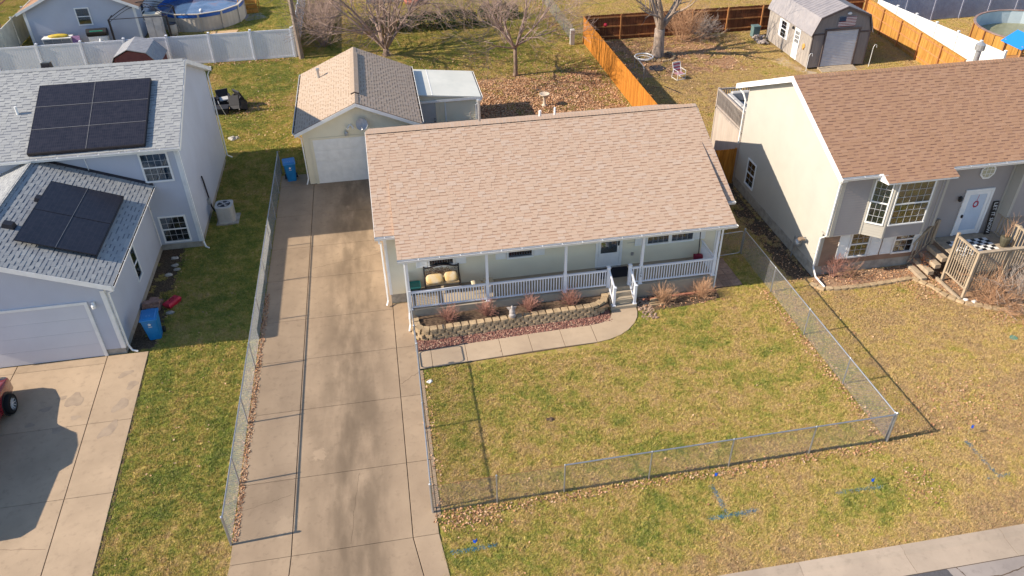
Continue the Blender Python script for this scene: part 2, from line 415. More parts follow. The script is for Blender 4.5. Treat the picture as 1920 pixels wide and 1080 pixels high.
# hairline cracks in the two drives
qc = random.Random(17)
def crack(parent, a, b, z, w=.006):
    g = G(); n = 14; P = [(lerp(a[0],b[0],k/n)+qc.uniform(-.035,.035), lerp(a[1],b[1],k/n)+qc.uniform(-.035,.035)) for k in range(n+1)]
    for p, r_ in zip(P, P[1:]):
        dx, dy = r_[0]-p[0], r_[1]-p[1]; L = math.hypot(dx,dy)+1e-6; nx, ny = -dy/L*w, dx/L*w
        g.add([(p[0]+nx,p[1]+ny,z),(p[0]-nx,p[1]-ny,z),(r_[0]-nx,r_[1]-ny,z),(r_[0]+nx,r_[1]+ny,z)], [(0,1,2,3)])
    ob('crack', g, M['joint'], parent)
crack(dr, (-.6,5.6), (.12,6.15), .0355); crack(dr, (-5.6,.9), (-4.1,1.3), .0355, .004); crack(dr, (-3.9,13.6), (-.8,14.3), .0355, .005); crack(dr, (-2.4,-.8), (-2.1,1.8), .0355, .003)
crack(dl, (-14.2,1.2), (-10.9,.6), .0415, .004)
# --- road, gutter pan and kerb
M['asphalt'] = concrete('asphalt', (.33,.285,.255), (.25,.215,.195), .3)
ob('road', G().slab([(-60,-14),(70,-14),(70,-4.55),(-60,-4.55)], -.12, -.02), M['asphalt'], kind='structure')
kb = ob('kerb', G().slab([(-60,-4.56),(70,-4.56),(70,-3.6),(-60,-3.6)], -.12, -.015), M['joint'], kind='structure')
for i in range(16):
    x0 = -9+i*3.05+.4
    if x0 < -6 and x0 > -9: pass
    g = G()
    low = -7.0 < x0 < .6
    h = .03 if low else .075
    prof = [(-4.55,-.014),(-4.55,0),(-3.98,.012),(-3.86,h),(-3.68,h+.004),(-3.66,-.014)]
    a, b = x0+.006, x0+3.044
    g.prism([(a,p,z) for p,z in prof], [(b,p,z) for p,z in prof])
    ob('kerb_section', g, M['kerb'], kb)
pts = []
q = random.Random(3)
for k in range(40):
    t = 2*PI*k/40; r = 1+q.uniform(-.10,.10)+.12*math.sin(3*t)
    pts.append((13.0+.62*r*math.cos(t), -4.86+.5*r*math.sin(t), -.016))
ob('tar_patch', G().add(pts, [tuple(range(40))]), pm('tar', (.10,.095,.10), (.075,.07,.075), 20, .8), bpy.data.objects['road'])
# cracks in the road
g = G()
for path in ([(9.6,-4.75),(11,-4.95),(12.2,-4.8)],[(13.9,-4.57),(14.0,-4.9),(14.2,-5.4)],[(14.0,-4.95),(15.0,-5.0),(16.2,-4.8),(17.5,-4.95)]):
    for a, b in zip(path, path[1:]):
        n = 8
        for k in range(n):
            p = [lerp(a[0],b[0],k/n)+q.uniform(-.02,.02), lerp(a[1],b[1],k/n)+q.uniform(-.02,.02)]; r_ = [lerp(a[0],b[0],(k+1.1)/n), lerp(a[1],b[1],(k+1.1)/n)]
            dx, dy = r_[0]-p[0], r_[1]-p[1]; L = math.hypot(dx,dy); nx, ny = -dy/L*.012, dx/L*.012
            g.add([(p[0]+nx,p[1]+ny,-.0165),(p[0]-nx,p[1]-ny,-.0165),(r_[0]-nx,r_[1]-ny,-.0165),(r_[0]+nx,r_[1]+ny,-.0165)], [(0,1,2,3)])
ob('crack', g, M['joint'], bpy.data.objects['road'])
# --- front walk
wk = ob('walkway', G().slab([(.14,6.27),(6.75,6.52),(7.7,6.75),(8.45,7.3),(8.8,7.9),(8.85,8.36),(7.83,8.36),(7.76,8.1),(7.46,7.72),(6.9,7.58),(.14,7.26)], -.02, .012), M['joint'], kind='structure')
wq = [(.15,6.27,7.24),(.62,6.29,7.28),(1.9,6.36,7.37),(3.2,6.42,7.44),(4.33,6.48,7.5),(5.57,6.52,7.54),(6.8,6.54,7.57)]
slabs(wk, [[(a[0],a[1]),(b[0],b[1]),(b[0],b[2]),(a[0],a[2])] for a, b in zip(wq, wq[1:])], .012, .034, M['walk'], .008)
pl = [(6.81,6.54),(7.3,6.62),(7.75,6.78),(8.15,7.04),(8.5,7.4),(8.72,7.75),(8.83,8.1),(8.85,8.34),(7.84,8.34),(7.8,8.12),(7.68,7.9),(7.45,7.72),(7.15,7.61),(6.81,7.57)]
ob('slab', G().slab(pl, .012, .034), M['walk'], wk)
# concrete strip and pad beside the fence (base of the fence posts)
ob('slab', G().slab([(.0,-.35),(.24,-.35),(.24,6.2),(.135,6.2),(.135,-.35)], .0, .022), M['drive'], dr)
# ================================================================ building kit
def roof_shingles(roof, O, U, V, Lu, Lv, mats, n_ind, e=.145, seed=1, hide_rows=0):
    """dimensional shingles on a plane; returns candidate pieces for later picking"""
    q = random.Random(seed); U = Vector(U).normalized(); V = Vector(V).normalized(); N = U.cross(V)
    O = Vector(O); out = []
    rows = int(math.ceil(Lv/e))
    for i in range(rows):
        v0 = i*e; u = -q.uniform(0, .3); typ = q.random() < .5
        while u < Lu:
            typ = not typ if q.random() < .88 else typ
            w = q.choice((.20,.28,.36)) if typ else q.choice((.18,.26,.34))
            a, b = max(u, 0), min(u+w, Lu); u += w
            if b-a < .02: continue
            full = abs((b-a)-w) < 1e-6
            P = O + U*a + V*v0
            out.append([P, b-a, min(e+.025, Lv-v0+.002), typ, full and Lv-v0 > e+.03, U, V, N])
    return out
def piece_geo(w, h, typ):
    g = G(); k = .003
    if typ:
        g.add([(k,0,0),(w-k,0,0),(w-k,0,.013),(k,0,.013),(k,h,.003),(w-k,h,.003)], [(0,1,2,3),(3,2,5,4),(0,3,4),(1,5,2)])
    else:
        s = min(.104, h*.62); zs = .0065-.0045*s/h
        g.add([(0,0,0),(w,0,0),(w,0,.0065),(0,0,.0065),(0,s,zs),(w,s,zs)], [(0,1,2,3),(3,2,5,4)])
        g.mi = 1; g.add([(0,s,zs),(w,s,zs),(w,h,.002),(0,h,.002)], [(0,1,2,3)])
    return g
_pm = {}
def lay_shingles(roof, pieces, mats, n_ind):
    cand = [p for p in pieces if p[4]]
    def vis(p):
        d = CAM - p[0]
        return p[7].dot(d)/d.length**3
    def inframe(p):
        q = cam_px(p[0]); return 0 < q[0] < 1920 and 0 < q[1] < 1080
    cand = sorted([p for p in cand if inframe(p)], key=lambda p: -vis(p))[:n_ind]
    ids = set(id(p) for p in cand)
    for p in cand:
        key = (round(p[1],3), p[3], mats[0].name)
        if key not in _pm:
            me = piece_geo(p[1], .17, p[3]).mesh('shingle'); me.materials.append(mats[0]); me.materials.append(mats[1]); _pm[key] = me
        R_ = Matrix((p[5], p[6], p[7])).transposed().to_4x4()
        ob('shingle', _pm[key], None, roof, Matrix.Translation(p[0]) @ R_)
    g = G()
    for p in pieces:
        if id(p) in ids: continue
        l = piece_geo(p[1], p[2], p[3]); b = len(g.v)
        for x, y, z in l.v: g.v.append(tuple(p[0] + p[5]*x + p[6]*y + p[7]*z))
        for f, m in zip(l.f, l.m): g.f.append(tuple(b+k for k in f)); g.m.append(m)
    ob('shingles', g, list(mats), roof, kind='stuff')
cam_rot = cam.rotation_euler.to_matrix().transposed()
def cam_px(p):
    q = cam_rot @ (Vector(p)-CAM); return (960+1467.3*q.x/-q.z, 540-1467.3*q.y/-q.z)
def ridge_caps(roof, a, b, mat, slope, w=.15, e=.145):
    a = Vector(a); b = Vector(b); L = (b-a).length; d = (b-a)/L; side = Vector((-d.y, d.x, 0)); g = G()
    n = int(L/e)
    for i in range(n):
        p0 = a+d*(i*e+.003); p1 = a+d*min((i+1)*e+.03, L); h0, h1 = .030, .018
        for s in (-1, 1):
            o = side*s*w - Vector((0,0,slope*w))
            vs = [p0+Vector((0,0,h0)), p1+Vector((0,0,h1)), p1+o+Vector((0,0,h1)), p0+o+Vector((0,0,h0)), p0+o, p0]
            g.add(vs, [(0,1,2,3) if s > 0 else (3,2,1,0), (0,3,4,5) if s > 0 else (5,4,3,0)])
    ob('ridge_cap', g, mat, roof, kind='stuff')

class WF:
    """wall frame: plane along x (axis 'x') or y (axis 'y') at pos, facing sgn"""
    def __init__(s, axis, pos, sgn): s.ax, s.pos, s.sg = axis, pos, sgn
    def p(s, a, d, z): return (a, s.pos+d*s.sg, z) if s.ax == 'x' else (s.pos+d*s.sg, a, z)
    def box(s, g, a0, a1, d0, d1, z0, z1):
        p, q = s.p(a0,d0,z0), s.p(a1,d1,z1); return g.box(p[0],q[0],p[1],q[1],z0,z1)
def poly_span(poly, z):
    xs = []
    for (a, za), (b, zb) in zip(poly, poly[1:]+poly[:1]):
        if (za-z)*(zb-z) <= 0 and abs(za-zb) > 1e-9: xs.append(a+(b-a)*(z-za)/(zb-za))
    return (min(xs), max(xs)) if len(xs) >= 2 else None
def wall(parent, wf, poly, mat, e=.115, thick=.12, name='wall', single=False, lap=.012):
    pts0 = [wf.p(a, -thick, z) for a, z in poly]; pts1 = [wf.p(a, 0, z) for a, z in poly]
    w = ob(name, G().prism(pts0, pts1), mat, parent)
    z = min(p[1] for p in poly); zt = max(p[1] for p in poly); gj = G()
    while z < zt-.01:
        z1 = min(z+e, zt); s0 = poly_span(poly, z+1e-4); s1 = poly_span(poly, z1-1e-4)
        if s0 and s1:
            g = gj if single else G()
            d0, d1 = lap, .003
            vs = [wf.p(s0[0],.001,z), wf.p(s0[1],.001,z), wf.p(s0[0],d0,z), wf.p(s0[1],d0,z), wf.p(s0[0],d0*.95,z+.008), wf.p(s0[1],d0*.95,z+.008), wf.p(s1[0],d1,z1), wf.p(s1[1],d1,z1)]
            g.add(vs, [(0,1,3,2),(2,3,5,4),(4,5,7,6),(0,2,4,6),(1,7,5,3)])
            if not single: ob('siding_board', g, mat, w)
        z = z1
    if single: ob('siding_boards', gj, mat, w, kind='stuff')
    return w
def window(parent, wf, a0, a1, z0, z1, cols=3, rows=2, back='blind', trim=.07, split=True, mat=None, name='window', lower='darkroom'):
    mat = mat or M['white']; g = G(); t = trim
    wf.box(g, a0-t, a1+t, .004, .055, z1, z1+t); wf.box(g, a0-t, a1+t, .004, .07, z0-t, z0)
    wf.box(g, a0-t, a0, .004, .055, z0, z1); wf.box(g, a1, a1+t, .004, .055, z0, z1)
    w = ob(name, g, mat, parent); zm = (z0+z1)/2
    ob('backing', wf.box(G(), a0, a1, .017, .019, zm if split else z0, z1), M[back], w)
    if split: ob('backing', wf.box(G(), a0, a1, .017, .019, z0, zm), M[lower], w)
    segs = [(z0, zm), (zm, z1)] if split else [(z0, z1)]
    for b, c in segs:
        ob('pane', wf.box(G(), a0+.01, a1-.01, .027, .031, b+.01, c-.01), M['glass'], w)
        for k in range(1, cols): x = lerp(a0, a1, k/cols); ob('muntin', wf.box(G(), x-.006, x+.006, .032, .04, b, c), M['muntin'], w)
        for k in range(1, rows): z = lerp(b, c, k/rows); ob('muntin', wf.box(G(), a0, a1, .032, .041, z-.006, z+.006), M['muntin'], w)
    if split: ob('sash_rail', wf.box(G(), a0, a1, .022, .048, zm-.028, zm+.028), mat, w)
    return w
def shutter(parent, wf, a0, a1, z0, z1, mat):
    g = G(); wf.box(g, a0, a1, .014, .03, z0, z1)
    s = ob('shutter', g, mat, parent)
    g = G()
    for b, c in ((z0, z0+.06), (z1-.06, z1), ((z0+z1)/2-.03, (z0+z1)/2+.03)): wf.box(g, a0, a1, .03, .042, b, c)
    for b in (a0, a1-.05): wf.box(g, b, b+.05, .031, .044, z0+.001, z1-.001)
    z = z0+.08
    while z < z1-.1:
        p = [wf.p(a0+.05,.031,z), wf.p(a1-.05,.031,z), wf.p(a1-.05,.038,z+.005), wf.p(a0+.05,.038,z+.005), wf.p(a1-.05,.031,z+.045), wf.p(a0+.05,.031,z+.045)]
        g.add(p, [(0,1,2,3),(3,2,4,5)]); z += .05
    ob('louvre', g, mat, s, kind='stuff'); return s
def gutter(parent, a, b, out, mat, h=.12, d=.12, name='gutter'):
    """K-style gutter from a to b, out = outward unit vector"""
    a = Vector(a); b = Vector(b); o = Vector(out); z = Vector((0,0,1)); g = G()
    prof = [(0,0),(0,-h),(d*.6,-h),(d*.75,-h*.5),(d,-h*.2),(d,0),(d-.012,0),(d-.012,-h*.2+.004),(d*.62,-h+.012),(.012,-h+.012),(.012,0)]
    n = len(prof)
    g.add([a+o*x+z*y for x, y in prof]+[b+o*x+z*y for x, y in prof], [(i,(i+1) % n,n+(i+1) % n,n+i) for i in range(n)])
    L = (b-a).normalized()
    for e_ in (a, b): g.add([e_+o*x+z*y for x, y in ((0,0),(0,-h),(d*.6,-h),(d*.75,-h*.5),(d,-h*.2),(d,0))], [(0,1,2,3,4,5)])
    k = ob(name, g, mat, parent)
    n = max(2, int((b-a).length/.75)); g = G()
    for i in range(1, n):
        p = a+(b-a)*(i/n); c = p+o*(d*.5)-z*.012; r = L*.012
        g.add([c-r-o*d*.45, c+r-o*d*.45, c+r+o*d*.45, c-r+o*d*.45], [(0,1,2,3)])
    ob('gutter_strap', g, mat, k)
    # leaf debris lying in the trough
    g = G(); m_ = a+o*(d*.5)-z*(h*.45); n_ = b+o*(d*.5)-z*(h*.45)
    g.add([m_-o*d*.36, n_-o*d*.36, n_+o*d*.3, m_+o*d*.3], [(0,1,2,3)])
    ob('gutter_debris', g, M['joint'], k)
    return k
def downspout(parent, pts, mat=None, r=.04, name='downspout'):
    g = G(); g.tube([Vector(p) for p in pts], r, 4); return ob(name, g, mat or M['white'], parent)
def baluster_mesh(w, h):
    return G().box(-w/2,w/2,-w/2,w/2,0,h).mesh('baluster')
def railing(parent, a, b, zt, zb, mat, sp=.125, w=.035, rail=(.075,.055), name='railing', a_off=0):
    """straight railing from a to b (3D floor points share slope): top rail zt above, bottom rail zb above"""
    a = Vector(a); b = Vector(b); d = (b-a); L = Vector((d.x,d.y,0)).length; u = Vector((d.x,d.y,0)).normalized(); s = Vector((-u.y,u.x,0))
    g = G()
    for z, h, ww in ((zt, rail[0], rail[0]), (zb, rail[1], rail[1])):
        p = [a-s*ww/2+Vector((0,0,z-h)), b-s*ww/2+Vector((0,0,z-h)), b+s*ww/2+Vector((0,0,z-h)), a+s*ww/2+Vector((0,0,z-h))]
        g.hexa(p+[x+Vector((0,0,h)) for x in p])
    r = ob(name, g, mat, parent)
    n = int(L/sp); me = baluster_mesh(w, zt-zb-rail[0]+.004); me.materials.append(mat)
    rz = math.atan2(u.y, u.x)
    for i in range(n):
        p = a+d*((i+.5)/n)
        ob('baluster', me, None, r, Matrix.Translation((p.x,p.y,p.z+zb-.002)) @ Matrix.Rotation(rz,4,'Z'))
    return r
def post(parent, x, y, z0, z1, w, mat, cap=True, name='post'):
    g = G().box(x-w/2,x+w/2,y-w/2,y+w/2,z0,z1)
    o = ob(name, g, mat, parent)
    if cap:
        c = w/2+.018; g = G().box(x-c,x+c,y-c,y+c,z1,z1+.03)
        g.prism([(x-c+.006,y-c+.006,z1+.03),(x+c-.006,y-c+.006,z1+.03),(x+c-.006,y+c-.006,z1+.03),(x-c+.006,y+c-.006,z1+.03)], [(x-.01,y-.01,z1+.065),(x+.01,y-.01,z1+.065),(x+.01,y+.01,z1+.065),(x-.01,y+.01,z1+.065)])
        ob('post_cap', g, mat, o)
    return o
def text_mesh(txt, size, name='lettering', extrude=.002):
    cu = bpy.data.curves.new('t', 'FONT'); cu.body = txt; cu.size = size; cu.extrude = extrude; cu.align_x = 'CENTER'; cu.align_y = 'CENTER'; cu.resolution_u = 2
    t = bpy.data.objects.new('t', cu); C.objects.link(t); bpy.context.view_layer.update()
    me = bpy.data.meshes.new_from_object(t.evaluated_get(bpy.context.evaluated_depsgraph_get())); me.name = name
    bpy.data.objects.remove(t); bpy.data.curves.remove(cu); me.materials.clear(); return me
def plane_roof(parent, corners, mat, thick=.1, name='roof'):
    """corner order: eave left, eave right, ridge right, ridge left (top surface)"""
    c = [Vector(p) for p in corners]
    g = G().prism([p-Vector((0,0,thick)) for p in c], c); return ob(name, g, mat, parent)
# ================================================================ the ranch house
H = thing('ranch_house', 'cream ranch house with tan shingle roof and white railed front porch', 'house', (6.1,15,0))
sl_m = (5.42-3.40)/4.9
fx = WF('x', 10.45, -1)
found = ob('foundation', G().box(-.64,12.84,10.47,19.53,0,.46), M['found'], H)
wall(H, fx, [(-.65,.46),(12.85,.46),(12.85,3.36),(-.65,3.36)], M['cream'])
for xx, sg in ((-.65,-1),(12.85,1)):
    wf = WF('y', xx, sg)
    wall(H, wf, [(10.45,.46),(19.55,.46),(19.55,3.42),(15,5.27),(10.45,3.42)], M['cream'], single=True)
wall(H, WF('x',19.55,1), [(-.65,.46),(12.85,.46),(12.85,3.36),(-.65,3.36)], M['cream'], single=True)
g = G().box(-.69,-.57,10.425,10.46,.46,3.34).box(12.78,12.89,10.425,10.46,.46,3.34); ob('corner_trim', g, M['white'], H)
# roof: two main slopes, porch slope
m_under = pm('roof_deck', (.20,.13,.09), None, 8, .95)
roof = plane_roof(H, [(-.95,10.1,3.40),(13.17,10.1,3.40),(13.17,15,5.42),(-.95,15,5.42)], m_under)
plane_back = plane_roof(H, [(13.17,19.9,3.40),(-.95,19.9,3.40),(-.95,15,5.42),(13.17,15,5.42)], m_under)
proof = plane_roof(H, [(-.2,8.8,3.13),(12.75,8.8,3.13),(12.75,13,4.625),(-.2,13,4.625)], m_under, .09, 'porch_roof')
pcs = roof_shingles(roof, (-.96,10.09,3.403), (1,0,0), (0,4.9,2.02), 14.14, 5.3, SH_HOUSE, 0, seed=3)
pcs = [p for p in pcs if not (p[0].y < 12.9 and p[0].x > -.245 and p[0].x+p[1] < 12.8)]
for p in pcs:
    if p[0].y < 12.85 and p[0].x < -.24 and p[0].x+p[1] > -.235: p[1] = max(.005, -.235-p[0].x); p[4] = False
pp = roof_shingles(proof, (-.235,8.79,3.133), (1,0,0), (0,4.2,1.495), 13.0, 4.46, SH_HOUSE, 0, seed=5)
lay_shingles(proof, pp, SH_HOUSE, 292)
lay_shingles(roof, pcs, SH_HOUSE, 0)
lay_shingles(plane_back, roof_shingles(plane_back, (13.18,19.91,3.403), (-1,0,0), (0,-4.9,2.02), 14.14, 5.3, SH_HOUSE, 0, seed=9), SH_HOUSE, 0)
ob('ridge_vent', G().prism([(-.55,14.84,5.36),(-.55,15,5.43),(-.55,15.16,5.36),(-.55,15.16,5.40),(-.55,15,5.47),(-.55,14.84,5.40)], [(12.8,14.84,5.36),(12.8,15,5.43),(12.8,15.16,5.36),(12.8,15.16,5.40),(12.8,15,5.47),(12.8,14.84,5.40)]), M['dmetal'], roof)
ridge_caps(roof, (-.95,15,5.452), (13.17,15,5.452), SH_HOUSE[0], .41, .17)
# side trim of the porch slope and rakes
for x0, x1 in ((-.225,-.2),(12.75,12.775)):
    ob('rake_board', G().hexa([(x0,8.8,2.98),(x1,8.8,2.98),(x1,12.6,4.3),(x0,12.6,4.3),(x0,8.8,3.123),(x1,8.8,3.123),(x1,12.6,4.476),(x0,12.6,4.476)]), M['brownsiding'] if x0 > 0 else SH_HOUSE[0], proof)
for x0, x1 in ((-.975,-.95),(13.17,13.195)):
    ob('rake_board', G().hexa([(x0,10.1,3.25),(x1,10.1,3.25),(x1,15,5.27),(x0,15,5.27),(x0,10.1,3.395),(x1,10.1,3.395),(x1,15,5.415),(x0,15,5.415)]), M['white'], roof)
    ob('rake_board', G().hexa([(x0,15.003,5.27),(x1,15.003,5.27),(x1,19.9,3.25),(x0,19.9,3.25),(x0,15.003,5.415),(x1,15.003,5.415),(x1,19.9,3.395),(x0,19.9,3.395)]), M['white'], roof)
ob('soffit', G().box(-.94,13.16,10.12,10.44,3.22,3.28), M['white'], roof)
ob('porch_ceiling', G().box(-.19,12.74,8.83,10.44,2.96,2.985), M['white'], proof)
gutter(H, (-.24,8.79,3.12), (12.79,8.79,3.12), (0,-1,0), M['white'])
gutter(H, (-.98,10.09,3.39), (-.24,10.09,3.39), (0,-1,0), M['white'])
gutter(H, (12.79,10.09,3.39), (13.2,10.09,3.39), (0,-1,0), M['white'])
downspout(H, [(-.83,10.03,3.28),(-.83,10.03,3.15),(-.78,10.38,2.95),(-.78,10.38,.25),(-.84,10.2,.12)])
downspout(H, [(-.02,8.72,3.0),(.0,8.93,2.85),(.0,8.93,.6),(-.02,8.75,.45),(-.02,8.7,.2),(-.08,8.45,.08)])
downspout(H, [(12.36,8.74,3.0),(12.33,8.97,2.85),(12.33,8.97,.1)])
# porch
porch = ob('porch_slab', G().box(-.02,12.36,8.95,10.44,.0,.66), M['porchfloor'], H)
for i, (y, z) in enumerate(((8.32,.17),(8.53,.335),(8.74,.5))):
    ob('step', G().box(7.83,8.87,y,8.947 if i == 2 else (8.53,8.74)[i],0,z), M['porchfloor'], porch)
px = [.07,3.06,6.11,9.17,12.21]
for x in px:
    p = post(H, x, 9.05, .665, 2.83, .10, M['vinyl'], cap=False, name='porch_post')
    ob('post_sleeve', G().box(x-.065,x+.065,8.985,9.115,.664,1.55).box(x-.085,x+.085,8.965,9.135,.663,.70), M['vinyl'], p)
ob('beam', G().box(-.03,12.31,8.98,9.12,2.83,2.957), M['white'], H)
for a, b in ((.14,2.99),(3.13,6.04),(6.18,7.78),(8.79,9.10),(9.24,12.14)):
    railing(H, (a,9.05,.66), (b,9.05,.66), .82, .13, M['vinyl'], sp=.105, w=.036)
railing(H, (12.21,9.12,.66), (12.21,10.4,.66), .82, .13, M['vinyl'], sp=.105, w=.036)
railing(H, (.07,9.12,.66), (.07,10.4,.66), .82, .13, M['vinyl'], sp=.105, w=.036)
for x in (7.85,8.72): post(H, x, 9.05, .66, 1.58, .115, M['vinyl'], name='newel_post')
for x in (7.95,8.80):
    p = post(H, x, 8.43, .17, 1.03, .10, M['vinyl'], name='newel_post'); ob('post_foot', G().box(x-.075,x+.075,8.355,8.505,.1705,.205), M['vinyl'], p)
for a, b in ((7.87,7.95),(8.73,8.80)): railing(H, (a,8.99,.66), (b,8.48,.19), .82, .14, M['vinyl'], sp=.15, w=.034, rail=(.06,.05))
# door and windows
d = ob('front_door', fx.box(fx.box(fx.box(G(),7.69,7.80,.004,.05,.67,2.76),8.69,8.80,.004,.05,.67,2.76),7.80,8.69,.004,.05,2.68,2.76), M['white'], H)
lf = G(); fx.box(lf,7.81,7.90,.02,.045,.68,2.67); fx.box(lf,8.59,8.68,.02,.045,.68,2.67); fx.box(lf,7.90,8.59,.02,.045,.68,1.34); fx.box(lf,7.90,8.59,.02,.045,2.56,2.67)
ob('door_leaf', lf, M['white'], d); ob('pane', fx.box(G(),7.90,8.59,.026,.03,1.34,2.56), M['glass'], d); ob('backing', fx.box(G(),7.90,8.59,.018,.02,1.34,2.56), M['blind'], d)
ob('door_handle', fx.box(fx.box(G(),8.62,8.65,.046,.09,1.70,1.95),8.60,8.67,.046,.056,1.66,1.99), M['black'], d)
ob('threshold', G().box(7.7,8.79,10.33,10.445,.664,.70), M['steel'], d)
for a0, a1, z0, c in ((.99,1.91,1.64,3),(4.12,5.06,1.64,3),(9.86,10.74,1.58,4),(10.88,11.78,1.58,4)):
    window(H, fx, a0, a1, z0, 2.82, cols=1 if c == 3 else 4, rows=1 if c == 3 else 2, back='blind')
for a0, a1 in ((.46,.90),(2.0,2.43),(3.60,4.03),(5.15,5.58)): shutter(H, fx, a0, a1, 1.60, 2.86, M['white'])
for a0, a1 in ((9.32,9.77),(11.87,12.32)): shutter(H, fx, a0, a1, 1.54, 2.86, M['white'])
ob('doorbell_box', fx.box(G(),9.2,9.3,.016,.06,1.1,1.24), M['steel'], H)
ob('outlet_panel', fx.box(fx.box(G(),9.0,9.35,.016,.022,1.7,1.72),9.33,9.35,.016,.022,1.72,2.3), M['greige'], H)
for i, ch in enumerate('1206'):
    me = text_mesh(ch, .15); me.materials.append(M['black'])
    ob('house_number', me, None, H, Matrix.Translation((9.17,8.982,1.44-i*.13)) @ Matrix.Rotation(PI/2,4,'X'))
# roof pipes
for x, y, h, r, m in ((6.38,15.35,.30,.06,'white'),(7.02,15.35,.38,.045,'white'),(3.86,15.9,.95,.055,'steel')):
    z = 5.42-sl_m*(y-15); g = G().lathe([(r,-.1),(r,h)],10,(x,y,z))
    if m == 'steel': g.lathe([(r*1.7,h-.03),(r*1.7,h+.06),(.01,h+.09)],10,(x,y,z))
    ob('vent_pipe', g, M[m], H)

# ================================================================ the detached garage with its lean-to
GA = thing('detached_garage', 'detached cream garage with tan gable roof and white overhead door', 'garage', (-1.4,25,0))
gf = WF('x', 21.4, -1); apx, apz = -1.43, 4.28
wall(GA, gf, [(-4.15,.05),(1.35,.05),(1.35,2.95),(apx,4.10),(-4.15,2.93)], M['cream'])
wall(GA, WF('y',-4.15,-1), [(21.4,.05),(28.9,.05),(28.9,2.9),(21.4,2.9)], M['cream'], single=True)
wall(GA, WF('y',1.35,1), [(21.4,.05),(28.9,.05),(28.9,2.9),(21.4,2.9)], M['cream'], single=True)
wall(GA, WF('x',28.9,1), [(-4.15,.05),(1.35,.05),(1.35,2.95),(apx,4.10),(-4.15,2.93)], M['cream'], single=True)
ob('corner_trim', gf.box(gf.box(G(),-4.19,-3.98,.0165,.03,.05,2.86),1.28,1.38,.0165,.03,.05,2.86), M['cream'], GA)
slg = (apz-2.95)/3.07
gl = plane_roof(GA, [(-4.5,29.2,2.95),(-4.5,21.05,2.95),(apx,21.05,apz),(apx,29.2,apz)], m_under)
gr_ = plane_roof(GA, [(1.64,21.05,2.95),(1.64,29.2,2.95),(apx,29.2,apz),(apx,21.05,apz)], m_under)
Lg = math.hypot(3.07,1.33)
lay_shingles(gl, roof_shingles(gl, (-4.51,29.21,2.953), (0,-1,0), (3.07,0,1.33), 8.17, Lg+.01, SH_GAR, 0, seed=21), SH_GAR, 150)
lay_shingles(gr_, roof_shingles(gr_, (1.65,21.04,2.953), (0,1,0), (-3.07,0,1.33), 8.17, Lg+.01, SH_GAR, 0, seed=22), SH_GAR, 145)
g = G().prism([(apx-.2,22.3,apz-.05),(apx+.2,22.3,apz-.05),(apx+.2,22.3,apz-.02),(apx,22.3,apz+.06),(apx-.2,22.3,apz-.02)], [(apx-.2,28.3,apz-.05),(apx+.2,28.3,apz-.05),(apx+.2,28.3,apz-.02),(apx,28.3,apz+.06),(apx-.2,28.3,apz-.02)])
ob('ridge_vent', g, M['dmetal'], gl)
ridge_caps(gl, (apx,22.3,apz+.06), (apx,28.3,apz+.06), SH_GAR[0], .38, .21)
ridge_caps(gl, (apx,21.05,apz+.005), (apx,22.3,apz+.005), SH_GAR[0], .43, .16)
ridge_caps(gl, (apx,28.3,apz+.005), (apx,29.2,apz+.005), SH_GAR[0], .43, .16)
for x0, z0, x1, z1 in ((-4.5,2.93,apx,4.26),(apx,4.26,1.64,2.93)):
    ob('rake_board', G().hexa([(x0,21.02,z0-.17),(x1,21.02,z1-.17),(x1,21.048,z1-.17),(x0,21.048,z0-.17),(x0,21.02,z0),(x1,21.02,z1),(x1,21.048,z1),(x0,21.048,z0)]), M['white'], GA)
    ob('soffit', G().hexa([(x0,21.05,z0-.16),(x1,21.05,z1-.16),(x1,21.38,z1-.16),(x0,21.38,z0-.16),(x0,21.05,z0-.13),(x1,21.05,z1-.13),(x1,21.38,z1-.13),(x0,21.38,z0-.13)]), M['white'], GA)
gutter(GA, (-4.5,29.2,2.94), (-4.5,21.2,2.94), (-1,0,0), M['white'])
gutter(GA, (1.64,21.3,2.94), (1.64,29.2,2.94), (1,0,0), M['white'])
downspout(GA, [(-4.5,21.3,2.8),(-4.24,21.32,2.6),(-4.24,21.32,.4),(-4.35,21.28,.1)])
gd = ob('garage_door', gf.box(gf.box(gf.box(G(),-3.86,-3.74,.017,.05,.04,2.42),.94,1.06,.017,.05,.04,2.42),-3.86,1.06,.017,.052,2.42,2.53), M['cream'], GA)
for i in range(4):
    z0 = .04+i*.595; g = gf.box(G(),-3.735,.935,.006,.028,z0,z0+.588)
    for k in range(8):
        a = -3.70+k*.58
        g.add([gf.p(a,.03,z0+.08), gf.p(a+.53,.03,z0+.08), gf.p(a+.53,.03,z0+.51), gf.p(a,.03,z0+.51), gf.p(a+.03,.036,z0+.11), gf.p(a+.50,.036,z0+.11), gf.p(a+.50,.036,z0+.48), gf.p(a+.03,.036,z0+.48)], [(4,5,6,7),(0,1,5,4),(1,2,6,5),(2,3,7,6),(3,0,4,7)])
    ob('door_section', g, M['white'], gd)
